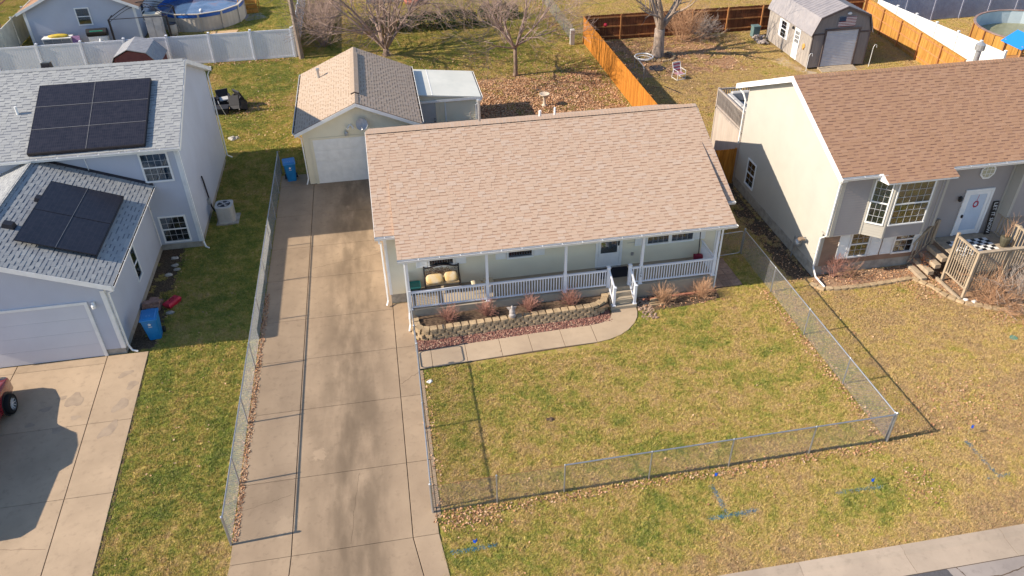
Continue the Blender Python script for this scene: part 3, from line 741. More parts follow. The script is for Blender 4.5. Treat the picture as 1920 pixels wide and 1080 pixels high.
# fixtures on the gable
L_ = ob('wall_lantern', G().lathe([(.02,0),(.09,.02),(.10,.16),(.05,.22),(.0,.25)],8,(-2.05,21.26,2.55)), M['steel'], GA)
ob('lamp_arm', G().tube([(-2.05,21.38,2.74),(-2.05,21.3,2.82),(-2.05,21.26,2.80)],.018,5), M['steel'], L_)
fl = ob('flood_light', G().lathe([(.06,0),(.06,.03)],10,(-1.82,21.36,3.05)), M['white'], GA)
for s in (-1,1): ob('lamp_head', G().tube([(-1.82+s*.03,21.36,3.06),(-1.82+s*.11,21.22,3.0),(-1.82+s*.14,21.14,2.96)],[.03,.045,.07],8), M['white'], fl)
g = G().lathe([(.02,0),(.14,.02),(.24,.06),(.30,.11)],20,(0,0,0),cap=False)
ds = ob('satellite_dish', g, pm('dish_grey', (.42,.43,.46), None, 3, .4), GA, Matrix.Translation((-1.28,21.12,3.15)) @ Matrix.Rotation(math.radians(68),4,'X') @ Matrix.Rotation(math.radians(15),4,'Y'), smooth=True)
ob('dish_arm', G().tube([(-1.28,21.1,3.1),(-1.24,20.85,2.98)],.014,5).tube([(-1.28,21.4,3.05),(-1.28,21.15,3.1)],.022,6).blob((-1.24,20.83,2.99),.05,1,1), M['steel'], GA)
ob('vent_pipe', G().lathe([(.065,-.1),(.065,.42),(.10,.42),(.10,.53),(.0,.56)],10,(-3.4,27.1,2.95+slg*1.1)), M['steel'], GA)
# lean-to
lw = WF('x', 25.62, -1)
LT = ob('lean_to', G().prism([(1.4,25.5,2.62),(1.4,29.5,2.62),(1.4,29.5,2.70),(1.4,25.5,2.70)], [(5.2,25.5,2.22),(5.2,29.5,2.22),(5.2,29.5,2.30),(5.2,25.5,2.30)]), pm('white_roof_sheet', (.66,.66,.60), (.56,.57,.52), 1.2, .6, grime=.2), GA)
for x in (2.55,): ob('roof_seam', G().hexa([(x-.02,25.5,2.56),(x+.02,25.5,2.556),(x+.02,29.5,2.556),(x-.02,29.5,2.56),(x-.02,25.5,2.592),(x+.02,25.5,2.588),(x+.02,29.5,2.588),(x-.02,29.5,2.592)]), M['white'], LT)
wall(LT, lw, [(1.5,.05),(5.05,.05),(5.05,2.21),(1.5,2.58)], M['cream'], single=True, lap=.022)
wall(LT, WF('y',5.05,1), [(25.62,.05),(29.3,.05),(29.3,2.21),(25.62,2.21)], M['cream'], single=True)
ob('door_leaf', lw.box(G(),1.72,2.68,.017,.04,.08,2.2), M['door_grey'], LT)
ob('door_frame', lw.box(lw.box(G(),2.69,2.76,.017,.05,.08,2.3),2.9,3.16,.017,.026,.08,2.28), M['cream'], LT)
ob('corner_trim', lw.box(lw.box(G(),3.18,3.26,.017,.045,.06,2.26),4.95,5.07,.017,.045,.06,2.18), M['white'], LT)
ob('door_handle', G().blob((2.6,25.56,1.05),.04,1,1).blob((2.6,25.56,1.2),.03,2,1), M['black'], LT)
ob('fascia', lw.box(G(),1.66,5.2,.13,.142,2.16,2.30), M['white'], LT)
gutter(LT, (5.2,25.5,2.28), (5.2,29.5,2.28), (1,0,0), M['white'], .1, .1)
downspout(LT, [(5.26,25.52,2.2),(5.1,25.5,2.0),(4.9,25.52,1.85),(4.88,25.53,.15)])
ob('vent_pipe', G().lathe([(.035,0),(.035,1.5)],8,(4.55,25.3,.03)), M['steel'], LT)
# ================================================================ left house: two storeys with attached garage
LH = thing('two_storey_house', 'white two storey house with pale grey roof and solar panels', 'house', (-15,20,0))
lf = WF('x', 16.41, -1)
zr, ze, yr, slh = 7.05, 5.02, 20.75, (7.05-5.02)/(20.75-16.06)
XL = -27.0
ob('foundation', G().box(XL,-8.77,16.43,25.05,0,.3), M['found'], LH)
wall(LH, lf, [(XL,.3),(-8.75,.3),(-8.75,5.0),(XL,5.0)], M['pale'], lap=.009)
wall(LH, WF('y',-8.75,1), [(16.41,.3),(25.08,.3),(25.08,5.05),(yr,6.93),(16.41,5.05)], M['pale'], lap=.014)
wall(LH, WF('x',25.08,1), [(XL,.3),(-8.75,.3),(-8.75,5.0),(XL,5.0)], M['pale'], single=True)
ob('corner_trim', G().box(-8.86,-8.728,16.38,16.393,.3,4.93).box(-8.733,-8.722,16.393,16.5,.3,4.93).box(-8.733,-8.722,25.0,25.1,.3,4.95), M['white'], LH)
m_grey = pm('grey_roof_deck', (.2,.2,.2), None, 8, .95)
lr = plane_roof(LH, [(XL,16.06,ze),(-8.5,16.06,ze),(-8.5,yr,zr),(XL,yr,zr)], m_grey)
lb = plane_roof(LH, [(-8.5,25.44,ze),(XL,25.44,ze),(XL,yr,zr),(-8.5,yr,zr)], m_grey)
Ls = math.hypot(yr-16.06, zr-ze)
pcs = roof_shingles(lr, (-20.5,16.05,ze+.003), (1,0,0), (0,yr-16.06,zr-ze), 12.01, Ls+.01, SH_GREY, 0, seed=31)
lay_shingles(lr, pcs, SH_GREY, 150)
ridge_caps(lr, (-20.5,yr,zr+.005), (-8.5,yr,zr+.005), SH_GREY[0], .43, .17)
ob('ridge_vent', G().box(-20.5,-16.6,yr+.1,yr+.3,zr-.08,zr+.05), M['dmetal'], lr)
for x in (-17.6,-14.4): ob('roof_vent', G().hexa([(x-.2,yr+.4,zr-.18),(x+.2,yr+.4,zr-.18),(x+.2,yr+.75,zr-.3),(x-.2,yr+.75,zr-.3),(x-.17,yr+.42,zr+.10),(x+.17,yr+.42,zr+.10),(x+.17,yr+.7,zr+.06),(x-.17,yr+.7,zr+.06)]), M['dmetal'], lr)
for x0, x1 in ((-8.5,-8.475),):
    for ya, za, yb, zb in ((16.06,ze,yr,zr),(yr,zr,25.44,ze)):
        ob('rake_board', G().hexa([(x0,ya,za-.2),(x1,ya,za-.2),(x1,yb,zb-.2),(x0,yb,zb-.2),(x0,ya,za),(x1,ya,za),(x1,yb,zb),(x0,yb,zb)]), M['white'], LH)
        ob('soffit', G().hexa([(-8.74,ya,za-.19),(x0,ya,za-.19),(x0,yb,zb-.19),(-8.74,yb,zb-.19),(-8.74,ya,za-.15),(x0,ya,za-.15),(x0,yb,zb-.15),(-8.74,yb,zb-.15)]), M['white'], LH)
ob('soffit', G().box(XL,-8.51,16.08,16.4,4.84,4.9), M['white'], LH)
gutter(LH, (-21,16.05,ze-.01), (-8.48,16.05,ze-.01), (0,-1,0), M['white'], .13, .13)
gutter(LH, (-8.48,25.45,ze-.01), (-21,25.45,ze-.01), (0,1,0), M['white'], .13, .13)
downspout(LH, [(-8.6,16.0,4.9),(-8.66,16.32,4.72),(-8.66,16.33,.3),(-8.6,16.2,.12),(-8.45,16.1,.08)])
downspout(LH, [(-8.55,25.5,4.9),(-8.66,25.2,4.72),(-8.66,25.16,.3),(-8.45,25.25,.1)])
window(LH, lf, -10.22, -9.2, 3.44, 4.64, cols=4, rows=2, back='blind', lower='blind')
window(LH, lf, -10.22, -9.22, .46, 1.64, cols=4, rows=2, back='darkroom', lower='darkroom')
ob('wall_vent', G().blob((-10.55,16.36,2.15),(.12,.1,.1),4,1,.05), M['steel'], LH)
downspout(LH, [(-12.35,16.36,4.8),(-12.3,16.36,4.0),(-12.1,16.36,3.6),(-12.1,16.36,3.35)], r=.018, name='conduit')
ob('vent_pipe', G().lathe([(.05,-.1),(.05,.34)],10,(-15.0,18.35,ze+slh*(18.35-16.06))), M['white'], LH)
# conduit box on the right wall leading to the air conditioner
ob('line_set_cover', G().tube([(-8.68,18.95,2.2),(-8.67,19.0,1.9),(-8.67,19.25,.45),(-8.6,19.3,.2),(-8.35,19.0,.15)],.04,6), M['dmetal'], LH)
ob('disconnect_box', G().box(-8.73,-8.62,18.95,19.15,.7,1.0), M['steel'], LH)
# --- attached garage
ax, az, ex, ez = -14.24, 4.88, -10.04, 3.25
gf2 = WF('x', 9.23, -1)
ob('foundation', G().box(-17.97,-10.51,9.25,16.4,0,.32), M['found'], LH)
AG = ob('garage_wing', G().box(-17.96,-10.52,9.26,16.38,.33,2.95), M['pale'], LH)
wall(AG, gf2, [(-17.98,.3),(-10.49,.3),(-10.49,2.95),(ax,4.66),(-17.98,2.95)], M['pale'], lap=.009)
wall(AG, WF('y',-10.49,1), [(9.23,.3),(16.39,.3),(16.39,2.98),(9.23,2.98)], M['pale'], lap=.006)
ob('corner_trim', G().box(-10.62,-10.468,9.2,9.213,.3,2.9).box(-10.473,-10.462,9.213,9.34,.3,2.9).box(-10.473,-10.46,16.27,16.39,.3,2.9), M['white'], AG)
ag_l = plane_roof(AG, [(-18.34,16.39,ez),(-18.34,8.9,ez),(ax,8.9,az),(ax,16.39,az)], m_grey)
ag_r = plane_roof(AG, [(ex,8.9,ez),(ex,16.39,ez),(ax,16.39,az),(ax,8.9,az)], m_grey)
La = math.hypot(ex-ax, az-ez)
lay_shingles(ag_r, roof_shingles(ag_r, (ex+.01,8.89,ez+.003), (0,1,0), (ax-ex,0,az-ez), 7.5, La+.01, SH_GREY, 0, seed=33, e=.145), SH_GREY, 145)
lay_shingles(ag_l, roof_shingles(ag_l, (-18.35,16.39,ez+.003), (0,-1,0), (4.1,0,az-ez), 7.49, La+.01, SH_GREY, 0, seed=34), SH_GREY, 0)
ridge_caps(ag_r, (ax,8.9,az+.005), (ax,16.39,az+.005), SH_GREY[0], .4, .17)
ob('flashing', G().hexa([(ax,16.3,az+.012),(ex,16.3,ez+.012),(ex,16.39,ez+.012),(ax,16.39,az+.012),(ax,16.3,az+.018),(ex,16.3,ez+.018),(ex,16.39,ez+.1),(ax,16.39,az+.1)]), M['dmetal'], ag_r)
for x0, z0, x1, z1 in ((ax,az,ex,ez),(-18.34,ez,ax,az)):
    ob('rake_board', G().hexa([(x0,8.87,z0-.2),(x1,8.87,z1-.2),(x1,8.898,z1-.2),(x0,8.898,z0-.2),(x0,8.87,z0),(x1,8.87,z1),(x1,8.898,z1),(x0,8.898,z0)]), M['white'], AG)
    ob('soffit', G().hexa([(x0,8.9,z0-.19),(x1,8.9,z1-.19),(x1,9.21,z1-.19),(x0,9.21,z0-.19),(x0,8.9,z0-.15),(x1,8.9,z1-.15),(x1,9.21,z1-.15),(x0,9.21,z0-.15)]), M['white'], AG)
gutter(AG, (ex,8.9,ez-.005), (ex,16.3,ez-.005), (1,0,0), M['white'], .11, .11)
downspout(AG, [(-10.1,9.1,2.95),(-10.38,9.28,2.75),(-10.4,9.3,.35),(-10.3,9.25,.12),(-10.1,9.2,.08)])
gd = ob('garage_door', gf2.box(gf2.box(gf2.box(G(),-16.2,-16.08,.017,.06,.05,2.42),-11.27,-11.15,.017,.06,.05,2.42),-16.2,-11.15,.017,.062,2.42,2.52), M['white'], AG)
for i in range(4):
    z0 = .05+i*.592; ob('door_section', gf2.box(G(),-16.08,-11.27,.006,.028,z0,z0+.587), pm('door_white', (.60,.61,.66), (.56,.57,.62), .8, .5, grime=.12) if i == 0 else bpy.data.materials['door_white'], gd)
wl_ = ob('wall_lantern', G().lathe([(.03,0),(.07,.03),(.08,.15),(.03,.2)],8,(-10.95,9.1,2.25)), M['white'], AG)
ob('lamp_bracket', G().box(-11.0,-10.9,9.12,9.21,2.38,2.5), M['white'], wl_)
wy = WF('y', -10.49, 1)
window(AG, wy, 12.52, 13.08, 1.05, 2.36, cols=1, rows=1, back='blind', trim=.06)
for x, y in ((-13.2,13.4),(-13.6,11.3)):
    z = ez+(az-ez)/(ax-ex)*(x-ex)
    ob('roof_vent', G().hexa([(x-.2,y-.18,z+.02),(x+.2,y-.18,z-.1),(x+.2,y+.18,z-.1),(x-.2,y+.18,z+.02),(x-.12,y-.14,z+.22),(x+.16,y-.14,z+.12),(x+.16,y+.14,z+.12),(x-.12,y+.14,z+.22)]), M['dmetal'], ag_r)
downspout(AG, [(-12.1,16.36,3.98),(-12.2,15.9,4.02),(-12.3,14.7,4.03)], r=.022, name='conduit')
downspout(AG, [(-14.2,12.75,4.78),(-13.3,12.6,4.40),(-12.5,12.5,4.1)], r=.022, name='conduit')
# --- solar panels: arrays on both roofs
railm = pm('array_rail', (.26,.26,.27), None, 8, .5, metal=.4)
def solar_array(label, O, U, V, nu, nv, pw, ph, stand=.12, cells=None, gaps=(.02,.02), rails='v', mid=True):
    U = Vector(U).normalized(); V = Vector(V).normalized(); N = U.cross(V); O = Vector(O)
    t = thing('solar_array', label, 'solar panels', O, group=None)
    R_ = Matrix((U,V,N)).transposed().to_4x4()
    me = G().box(.012,pw-.012,.012,ph-.012,.0,.036).mesh('cell_sheet'); me.materials.append(M['solar'])
    fr = G().box(0,pw,0,.012,0,.04).box(0,pw,ph-.012,ph,0,.04).box(0,.012,.012,ph-.012,0,.04).box(pw-.012,pw,.012,ph-.012,0,.04).mesh('solar_panel'); fr.materials.append(M['dmetal'])
    for i in range(nu):
        for j in range(nv):
            P = O+U*(i*(pw+gaps[0]))+V*(j*(ph+gaps[1]))+N*stand
            p = ob('solar_panel', fr, None, t, Matrix.Translation(P) @ R_); ob('cell_sheet', me, None, p, Matrix.Translation(P) @ R_)
    W_ = nu*pw+(nu-1)*gaps[0]; H_ = nv*ph+(nv-1)*gaps[1]
    if rails == 'v':
        for k in range(nu+1): x = k*(pw+gaps[0])-gaps[0]/2; ob('clamp_rail', G().box(x-.007,x+.007,0,H_,stand+.036,stand+.046), railm, t, Matrix.Translation(O) @ R_)
    if rails == 'h':
        for k in range(1,nv): y = k*(ph+gaps[1])-gaps[1]/2; ob('clamp_rail', G().box(0,W_,y-.007,y+.007,stand+.036,stand+.048), railm, t, Matrix.Translation(O) @ R_)
        x = pw+gaps[0]/2
        if mid: ob('clamp_rail', G().box(x-.007,x+.007,0,H_,stand+.035,stand+.045), railm, t, Matrix.Translation(O) @ R_)
    ob('skirt', G().box(0,W_,-.03,-.005,.02,stand+.03).box(W_+.002,W_+.02,0,H_,.02,stand+.035), M['dmetal'], t, Matrix.Translation(O) @ R_)
    return t
Vm = Vector((0,yr-16.06,zr-ze)).normalized()
O = Vector((-14.27,16.06,ze))+Vm*.15
solar_array('six black solar panels on the upper grey roof', O, (1,0,0), Vm, 2, 3, 2.215, 1.235, .14, rails='h')
Va = Vector((ax-ex,0,az-ez)).normalized()
O = Vector((ex,10.3,ez))+Va*.82
solar_array('four black solar panels on the lower garage roof', O, (0,1,0), Va, 2, 2, 2.165, 1.275, .16, rails='h', mid=False)
# ================================================================ right house: raised ranch
RH = thing('raised_ranch_house', 'greige raised ranch house with brown shingle roof and bay window', 'house', (23,13,0))
XR_ = 34.0
ym, zm_, yf, yb, zeR = 13.15, 7.10, 8.32, 17.98, 4.98
slr = (zm_-zeR)/(ym-yf)
wy = WF('y', 16.7, -1); up = WF('x', 8.6, -1); lo = WF('x', 9.05, -1)
ob('foundation', G().box(16.73,XR_,9.08,17.2,0,.5), M['found'], RH)
ob('foundation', G().box(16.66,16.72,9.0,17.22,0,.48), M['found'], RH)
wall(RH, wy, [(9.05,.48),(17.22,.48),(17.22,5.2),(ym,6.95),(8.6,4.98),(8.6,2.2),(9.05,2.2)][0:5], M['greige']) if False else None
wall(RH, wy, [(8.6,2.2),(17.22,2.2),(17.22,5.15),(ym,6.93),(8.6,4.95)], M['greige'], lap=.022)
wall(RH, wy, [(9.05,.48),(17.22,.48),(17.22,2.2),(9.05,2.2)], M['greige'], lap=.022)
wall(RH, up, [(16.7,2.2),(21.2,2.2),(21.2,4.9),(16.7,4.9)], M['greige_shaded'], lap=.026)
wall(RH, up, [(24.45,2.2),(XR_,2.2),(XR_,4.9),(24.45,4.9)], M['greige_shaded'])
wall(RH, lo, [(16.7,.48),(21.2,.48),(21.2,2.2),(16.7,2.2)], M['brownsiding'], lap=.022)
wall(RH, lo, [(21.2,.3),(24.45,.3),(24.45,4.9),(21.2,4.9)], M['greige_shaded'])
wall(RH, lo, [(24.45,.3),(XR_,.3),(XR_,2.2),(24.45,2.2)], M['greige_shaded'])
wall(RH, WF('y',21.2,1), [(8.6,2.2),(9.05,2.2),(9.05,4.9),(8.6,4.9)], M['greige_shaded'])
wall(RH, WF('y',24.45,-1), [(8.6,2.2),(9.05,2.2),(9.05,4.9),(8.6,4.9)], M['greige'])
ob('overhang_soffit', G().box(16.6,21.2,8.6,9.04,2.17,2.197).box(24.45,XR_,8.6,9.04,2.17,2.197), M['greige'], RH)
ob('back_wall', G().box(16.7,XR_,17.1,17.2,.4,5.0), M['greige'], RH)
g = G().box(16.66,16.83,8.575,8.583,2.2,4.9).box(16.68,16.686,8.583,8.75,2.2,4.9).box(21.1,21.215,8.57,8.583,2.2,4.9).box(24.44,24.56,8.57,8.583,2.2,4.9).box(21.23,21.33,9.02,9.033,.5,4.9).box(24.33,24.43,9.02,9.033,1.3,4.9).box(16.68,16.81,9.02,9.033,.5,2.15)
ob('corner_trim', g, M['greige'], RH)
m_br = pm('brown_roof_deck', (.15,.09,.07), None, 8, .95)
rr = plane_roof(RH, [(16.4,yf,zeR),(XR_,yf,zeR),(XR_,ym,zm_),(16.4,ym,zm_)], m_br)
rb = plane_roof(RH, [(XR_,yb,zeR),(16.4,yb,zeR),(16.4,ym,zm_),(XR_,ym,zm_)], m_br)
Lr = math.hypot(ym-yf, zm_-zeR)
lay_shingles(rr, roof_shingles(rr, (16.39,yf-.01,zeR+.003), (1,0,0), (0,ym-yf,zm_-zeR), 16.0, Lr+.01, SH_BROWN, 0, seed=41), SH_BROWN, 270)
ridge_caps(rr, (16.4,ym,zm_+.005), (32.4,ym,zm_+.005), SH_BROWN[0], .44, .17)
for ya, za, yb_, zb in ((yf,zeR,ym,zm_),(ym,zm_,yb,zeR)):
    ob('rake_board', G().hexa([(16.37,ya,za-.24),(16.4,ya,za-.24),(16.4,yb_,zb-.24),(16.37,yb_,zb-.24),(16.37,ya,za+.01),(16.4,ya,za+.01),(16.4,yb_,zb+.01),(16.37,yb_,zb+.01)]), M['white'], RH)
    ob('soffit', G().hexa([(16.4,ya,za-.22),(16.69,ya,za-.22),(16.69,yb_,zb-.22),(16.4,yb_,zb-.22),(16.4,ya,za-.17),(16.69,ya,za-.17),(16.69,yb_,zb-.17),(16.4,yb_,zb-.17)]), M['white'], RH)
ob('soffit', G().box(16.4,XR_,yf+.02,8.59,4.8,4.85), M['white'], RH)
gutter(RH, (16.38,yf-.01,zeR-.01), (18.2,yf-.01,zeR-.01), (0,-1,0), M['white'])
gutter(RH, (20.9,yf-.01,zeR-.01), (33,yf-.01,zeR-.01), (0,-1,0), M['white'])
downspout(RH, [(16.42,8.25,4.88),(16.5,8.4,4.7),(16.61,8.62,4.55),(16.61,8.66,2.2),(16.61,9.0,1.9),(16.6,9.0,.5),(16.62,8.7,.2),(16.72,8.1,.1)])
downspout(RH, [(16.45,18.05,4.9),(16.62,17.6,4.6),(16.62,17.3,4.4),(16.62,17.3,2.2)])
# metal flue behind the ridge
ob('flue', G().lathe([(.11,-.4),(.11,.55),(.2,.58),(.2,.82),(.06,.92),(0,.95)],12,(25.45,14.2,6.6)), M['steel'], RH)
# windows
window(RH, wy, 15.3, 16.05, .76, 1.95, cols=2, rows=2, back='curtain', trim=.07)
window(RH, lo, 18.05, 18.82, .82, 1.95, cols=3, rows=2, back='blind')
window(RH, lo, 20.05, 20.86, .78, 1.95, cols=3, rows=2, back='blind')
for a0, a1 in ((17.5,17.96),(18.92,19.42),(19.48,19.96),(20.95,21.42)): shutter(RH, lo, a0, a1 if a1 < 21.2 else 21.19, .74, 2.0, M['white'])
# bay
b0, b1, b2, b3 = (17.95,8.6), (18.62,8.1), (20.3,8.1), (20.97,8.6)
bay = ob('bay_window', G().slab([b0,b1,b2,b3], 2.2, 4.72), M['greige'], RH)
def facet(p, q, mat_g):
    p = Vector((*p,0)); q = Vector((*q,0)); u = (q-p).normalized(); n = Vector((u.y,-u.x,0)); L = (q-p).length
    MM = Matrix(((u.x,-n.x,0,p.x),(u.y,-n.y,0,p.y),(0,0,1,0),(0,0,0,1))); return MM, L
class WL(WF):
    def __init__(s, MM): s.MM = MM
    def p(s, a, d, z): return tuple(s.MM @ Vector((a,-d,z)))
    def box(s, g, a0, a1, d0, d1, z0, z1):
        return g.hexa([s.p(a0,d1,z0),s.p(a1,d1,z0),s.p(a1,d0,z0),s.p(a0,d0,z0),s.p(a0,d1,z1),s.p(a1,d1,z1),s.p(a1,d0,z1),s.p(a0,d0,z1)])
for p, q, mt in ((b0,b1,'greige'),(b1,b2,'greige_shaded'),(b2,b3,'greige_shaded')):
    MM, L = facet(p, q, None); wl2 = WL(MM)
    z = 2.2; gj = G()
    while z < 4.7:
        gj.add([wl2.p(0,.016,z),wl2.p(L,.016,z),wl2.p(L,.003,z+.114),wl2.p(0,.003,z+.114),wl2.p(0,0,z),wl2.p(L,0,z)], [(0,1,2,3),(4,5,1,0)]); z += .115
    ob('siding_boards', gj, M[mt], bay, kind='stuff')
    ob('corner_trim', wl2.box(wl2.box(G(),-.01,.06,.0165,.03,2.2,4.7),L-.06,L+.01,.0165,.03,2.2,4.7), M['greige'], bay)
    if p != b2: window(bay, wl2, .13, L-.13, 2.82, 4.6, cols=5 if L > 1 else 3, rows=3, back='curtain', trim=.05, lower='curtain' if L < 1 else 'darkroom', name='bay_sash')
bb = [(17.72,8.3,4.985),(18.5,7.85,4.80),(20.4,7.85,4.80),(21.2,8.3,4.985)]
br = ob('bay_roof', G().prism([(17.9,8.32,4.74),(18.05,7.84,4.74),(20.9,7.84,4.74),(20.95,8.32,4.74)], [(17.9,8.32,4.99),(18.05,7.84,4.80),(20.9,7.84,4.80),(20.95,8.32,4.99)]), M['white'], RH)
lay_shingles(br, roof_shingles(br, (18.03,7.82,4.815), (1,0,0), (0,.5,.19), 2.9, .55, SH_BROWN, 0, seed=44), SH_BROWN, 30)
# entry
dd = ob('front_door', lo.box(lo.box(lo.box(G(),22.55,22.66,.017,.06,1.28,3.42),23.72,23.83,.017,.06,1.28,3.42),22.66,23.72,.017,.06,3.31,3.42), M['white'], RH)
lg = G(); lo.box(lg,22.67,22.80,.02,.05,1.3,3.3); lo.box(lg,23.58,23.71,.02,.05,1.3,3.3); lo.box(lg,22.80,23.58,.02,.05,1.3,1.5); lo.box(lg,22.80,23.58,.02,.05,3.18,3.3)
ob('door_leaf', lg, M['white'], dd); ob('backing', lo.box(G(),22.80,23.58,.02,.022,1.5,3.18), M['white'], dd); ob('pane', lo.box(G(),22.80,23.58,.03,.034,1.5,3.18), pm('storm_pane', (.52,.60,.70), (.46,.54,.64), 2, .15), dd)
ob('door_handle', lo.box(G(),22.70,22.76,.05,.11,2.15,2.28), M['black'], dd)
g = G()
for k in range(14):
    t = 2*PI*k/14; g.blob((23.2+.10*math.cos(t), 9.05-.028, 2.72+.13*math.sin(t)), .038, k, 0, .3)
g.tube([(23.2,9.02,2.88),(23.22,9.02,3.15)],.012,4); ob('wreath', g, M['red'], dd)
ow = ob('octagon_window', G().prism([(23.2+.34*math.cos(PI/8+k*PI/4),8.99,4.2+.34*math.sin(PI/8+k*PI/4)) for k in range(8)], [(23.2+.34*math.cos(PI/8+k*PI/4),9.03,4.2+.34*math.sin(PI/8+k*PI/4)) for k in range(8)]), M['white'], RH)
ob('pane', G().prism([(23.2+.27*math.cos(PI/8+k*PI/4),8.982,4.2+.27*math.sin(PI/8+k*PI/4)) for k in range(8)], [(23.2+.27*math.cos(PI/8+k*PI/4),8.988,4.2+.27*math.sin(PI/8+k*PI/4)) for k in range(8)]), M['curtain'], ow)
for s in (-.09,.09): ob('muntin', G().box(23.2+s-.01,23.2+s+.01,8.975,8.981,3.96,4.44), M['white'], ow); ob('muntin', G().box(22.96,23.44,8.973,8.980,4.2+s-.01,4.2+s+.01), M['white'], ow)
ob('porch_light', G().lathe([(.03,0),(.07,.04),(.08,.2),(.02,.26)],8,(22.35,8.95,2.95)), M['black'], RH)
# gas meter on the side wall
gm = thing('gas_meter', 'grey gas meter with pipes on the greige side wall', 'gas meter', (16.5,10.3,0))
ob('meter_body', G().blob((16.48,10.35,.85),(.13,.18,.2),5,1,.06), M['steel'], gm, smooth=True)
ob('pipe', G().tube([(16.5,10.6,0),(16.5,10.6,1.05),(16.5,10.4,1.05)],.025,6).tube([(16.5,10.1,1.25),(16.5,10.1,.95),(16.5,10.25,.95)],.025,6).tube([(16.5,10.1,1.25),(16.66,10.1,1.25)],.025,6), M['galv'], gm)
ob('regulator', G().lathe([(.02,0),(.10,.03),(.10,.07),(.02,.1)],10,(16.42,10.1,1.15)).box(16.3,16.5,9.85,10.05,1.28,1.34), pm('meter_brown', (.28,.2,.14), None, 8, .5), gm)
# --- rear deck
DK = thing('rear_deck', 'weathered rear deck with railing behind the greige house', 'deck', (19,19,0))
wd = pm('weathered_wood', (.42,.36,.31), (.30,.25,.22), 5, .85, stretch=(1,1,.2), bmp=.3)
ob('deck_floor', G().box(16.72,24,17.22,20.65,2.62,2.72), wd, DK)
for x, y in ((16.77,20.6),(16.77,17.32),(24,20.6),(20.4,20.6)): post(DK, x, y, 0, 3.74, .10, wd, cap=False)
railing(DK, (16.77,17.4,2.72), (16.77,20.55,2.72), .98, .12, wd, sp=.13, w=.04)
railing(DK, (16.85,20.6,2.72), (24,20.6,2.72), .98, .12, wd, sp=.13, w=.04)
ob('skirt_panel', G().box(16.74,16.78,17.38,20.55,.05,2.6), pm('skirt_board', (.46,.39,.33), (.38,.32,.27), 2, .8, stretch=(1,3,.3)), DK)
cu = pm('grey_cushion', (.45,.44,.43), (.38,.37,.37), 5, .9)
so_ = thing('outdoor_sofa', 'grey cushioned outdoor sofa on the rear deck', 'sofa', (17.8,19.5,2.72))
ob('sofa_frame', G().box(17.0,17.25,17.6,20.4,2.73,3.35).box(17.25,19.2,20.15,20.4,2.73,3.35).box(17.25,17.95,17.6,20.15,2.73,2.95).box(17.95,19.2,19.5,20.15,2.73,2.95), M['dmetal'], so_)
def cushion(g, x0, x1, y0, y1, z0, z1, r=.05):
    g.prism([(x0+r,y0+r,z0),(x1-r,y0+r,z0),(x1-r,y1-r,z0),(x0+r,y1-r,z0)], [(x0,y0,z0+r),(x1,y0,z0+r),(x1,y1,z0+r),(x0,y1,z0+r)])
    g.box(x0,x1,y0,y1,z0+r,z1-r)
    return g.prism([(x0,y0,z1-r),(x1,y0,z1-r),(x1,y1,z1-r),(x0,y1,z1-r)], [(x0+r,y0+r,z1),(x1-r,y0+r,z1),(x1-r,y1-r,z1),(x0+r,y1-r,z1)])
for k in range(3): ob('seat_cushion', cushion(G(),17.26,17.96,17.62+k*.85,18.45+k*.85,2.952,3.13), cu, so_); ob('back_cushion', cushion(G(),17.02,17.28,17.62+k*.85,18.45+k*.85,3.135,3.60), cu, so_)
for k in range(2): ob('back_cushion', cushion(G(),17.3+k*.95,18.22+k*.95,20.1,20.36,3.135,3.62), cu, so_); ob('seat_cushion', cushion(G(),17.98+k*.62,18.58+k*.62,19.5,20.1,2.952,3.13), cu, so_)
# --- front deck
FD = thing('entry_deck', 'weathered wooden entry deck with baluster railing at the grey front door', 'deck', (23,7.8,0))
wd2 = pm('pale_deck_wood', (.42,.335,.24), (.29,.235,.175), 5, .85, stretch=(1,1,.2), bmp=.3)
for k in range(17): ob('deck_board', G().box(21.75,24.5,6.45+k*.152,6.595+k*.152,1.22,1.26), wd2, FD)
for x, y, zt in ((21.72,7.72,2.3),(21.72,6.42,2.2),(23.1,6.40,2.2),(24.5,6.42,2.2),(24.5,7.8,2.25),(21.72,8.95,2.2)): post(FD, x, y, 0, zt, .1, wd2, cap=False)
railing(FD, (21.72,6.5,.4), (21.72,7.66,.4), 1.8, .1, wd2, sp=.12, w=.04)
railing(FD, (21.8,6.42,.3), (24.4,6.42,.3), 1.9, .12, wd2, sp=.12, w=.04)
railing(FD, (24.5,6.5,1.26), (24.5,8.9,1.26), .95, .1, wd2, sp=.15, w=.04)
ob('rail_cap', G().box(21.64,24.58,6.33,6.49,2.202,2.235), wd2, FD)
for k in range(4): ob('step', G().box(20.85+k*.21,21.10+k*.21,7.82,8.85,.02+k*.3-(0 if k == 0 else .04),.18+k*.3-.02), wd2, FD)
railing(FD, (20.9,8.95,.15), (21.66,8.95,1.2), 1.0, .1, wd2, sp=.15, w=.04)
ob('border_board', G().box(21.5,21.58,6.3,7.9,0,.14), wd2, FD)
ck = thing('checked_rug', 'black and white checked rug at the grey front door', 'rug', (23,8.3,1.26))
g = G(); g2 = G()
for i in range(10):
    for j in range(6):
        (g if (i+j) % 2 else g2).box(22.1+i*.18,22.1+(i+1)*.18,7.55+j*.18,7.55+(j+1)*.18,1.265,1.275)
ob('dark_check', g, M['black'], ck); ob('light_check', g2, M['white'], ck)
sg = thing('welcome_sign', 'tall black leaning board lettered in white beside the grey front door', 'sign', (24.12,8.9,1.26))
Ms = Matrix.Translation((24.12,8.86,1.27)) @ Matrix.Rotation(math.radians(-5),4,'X')
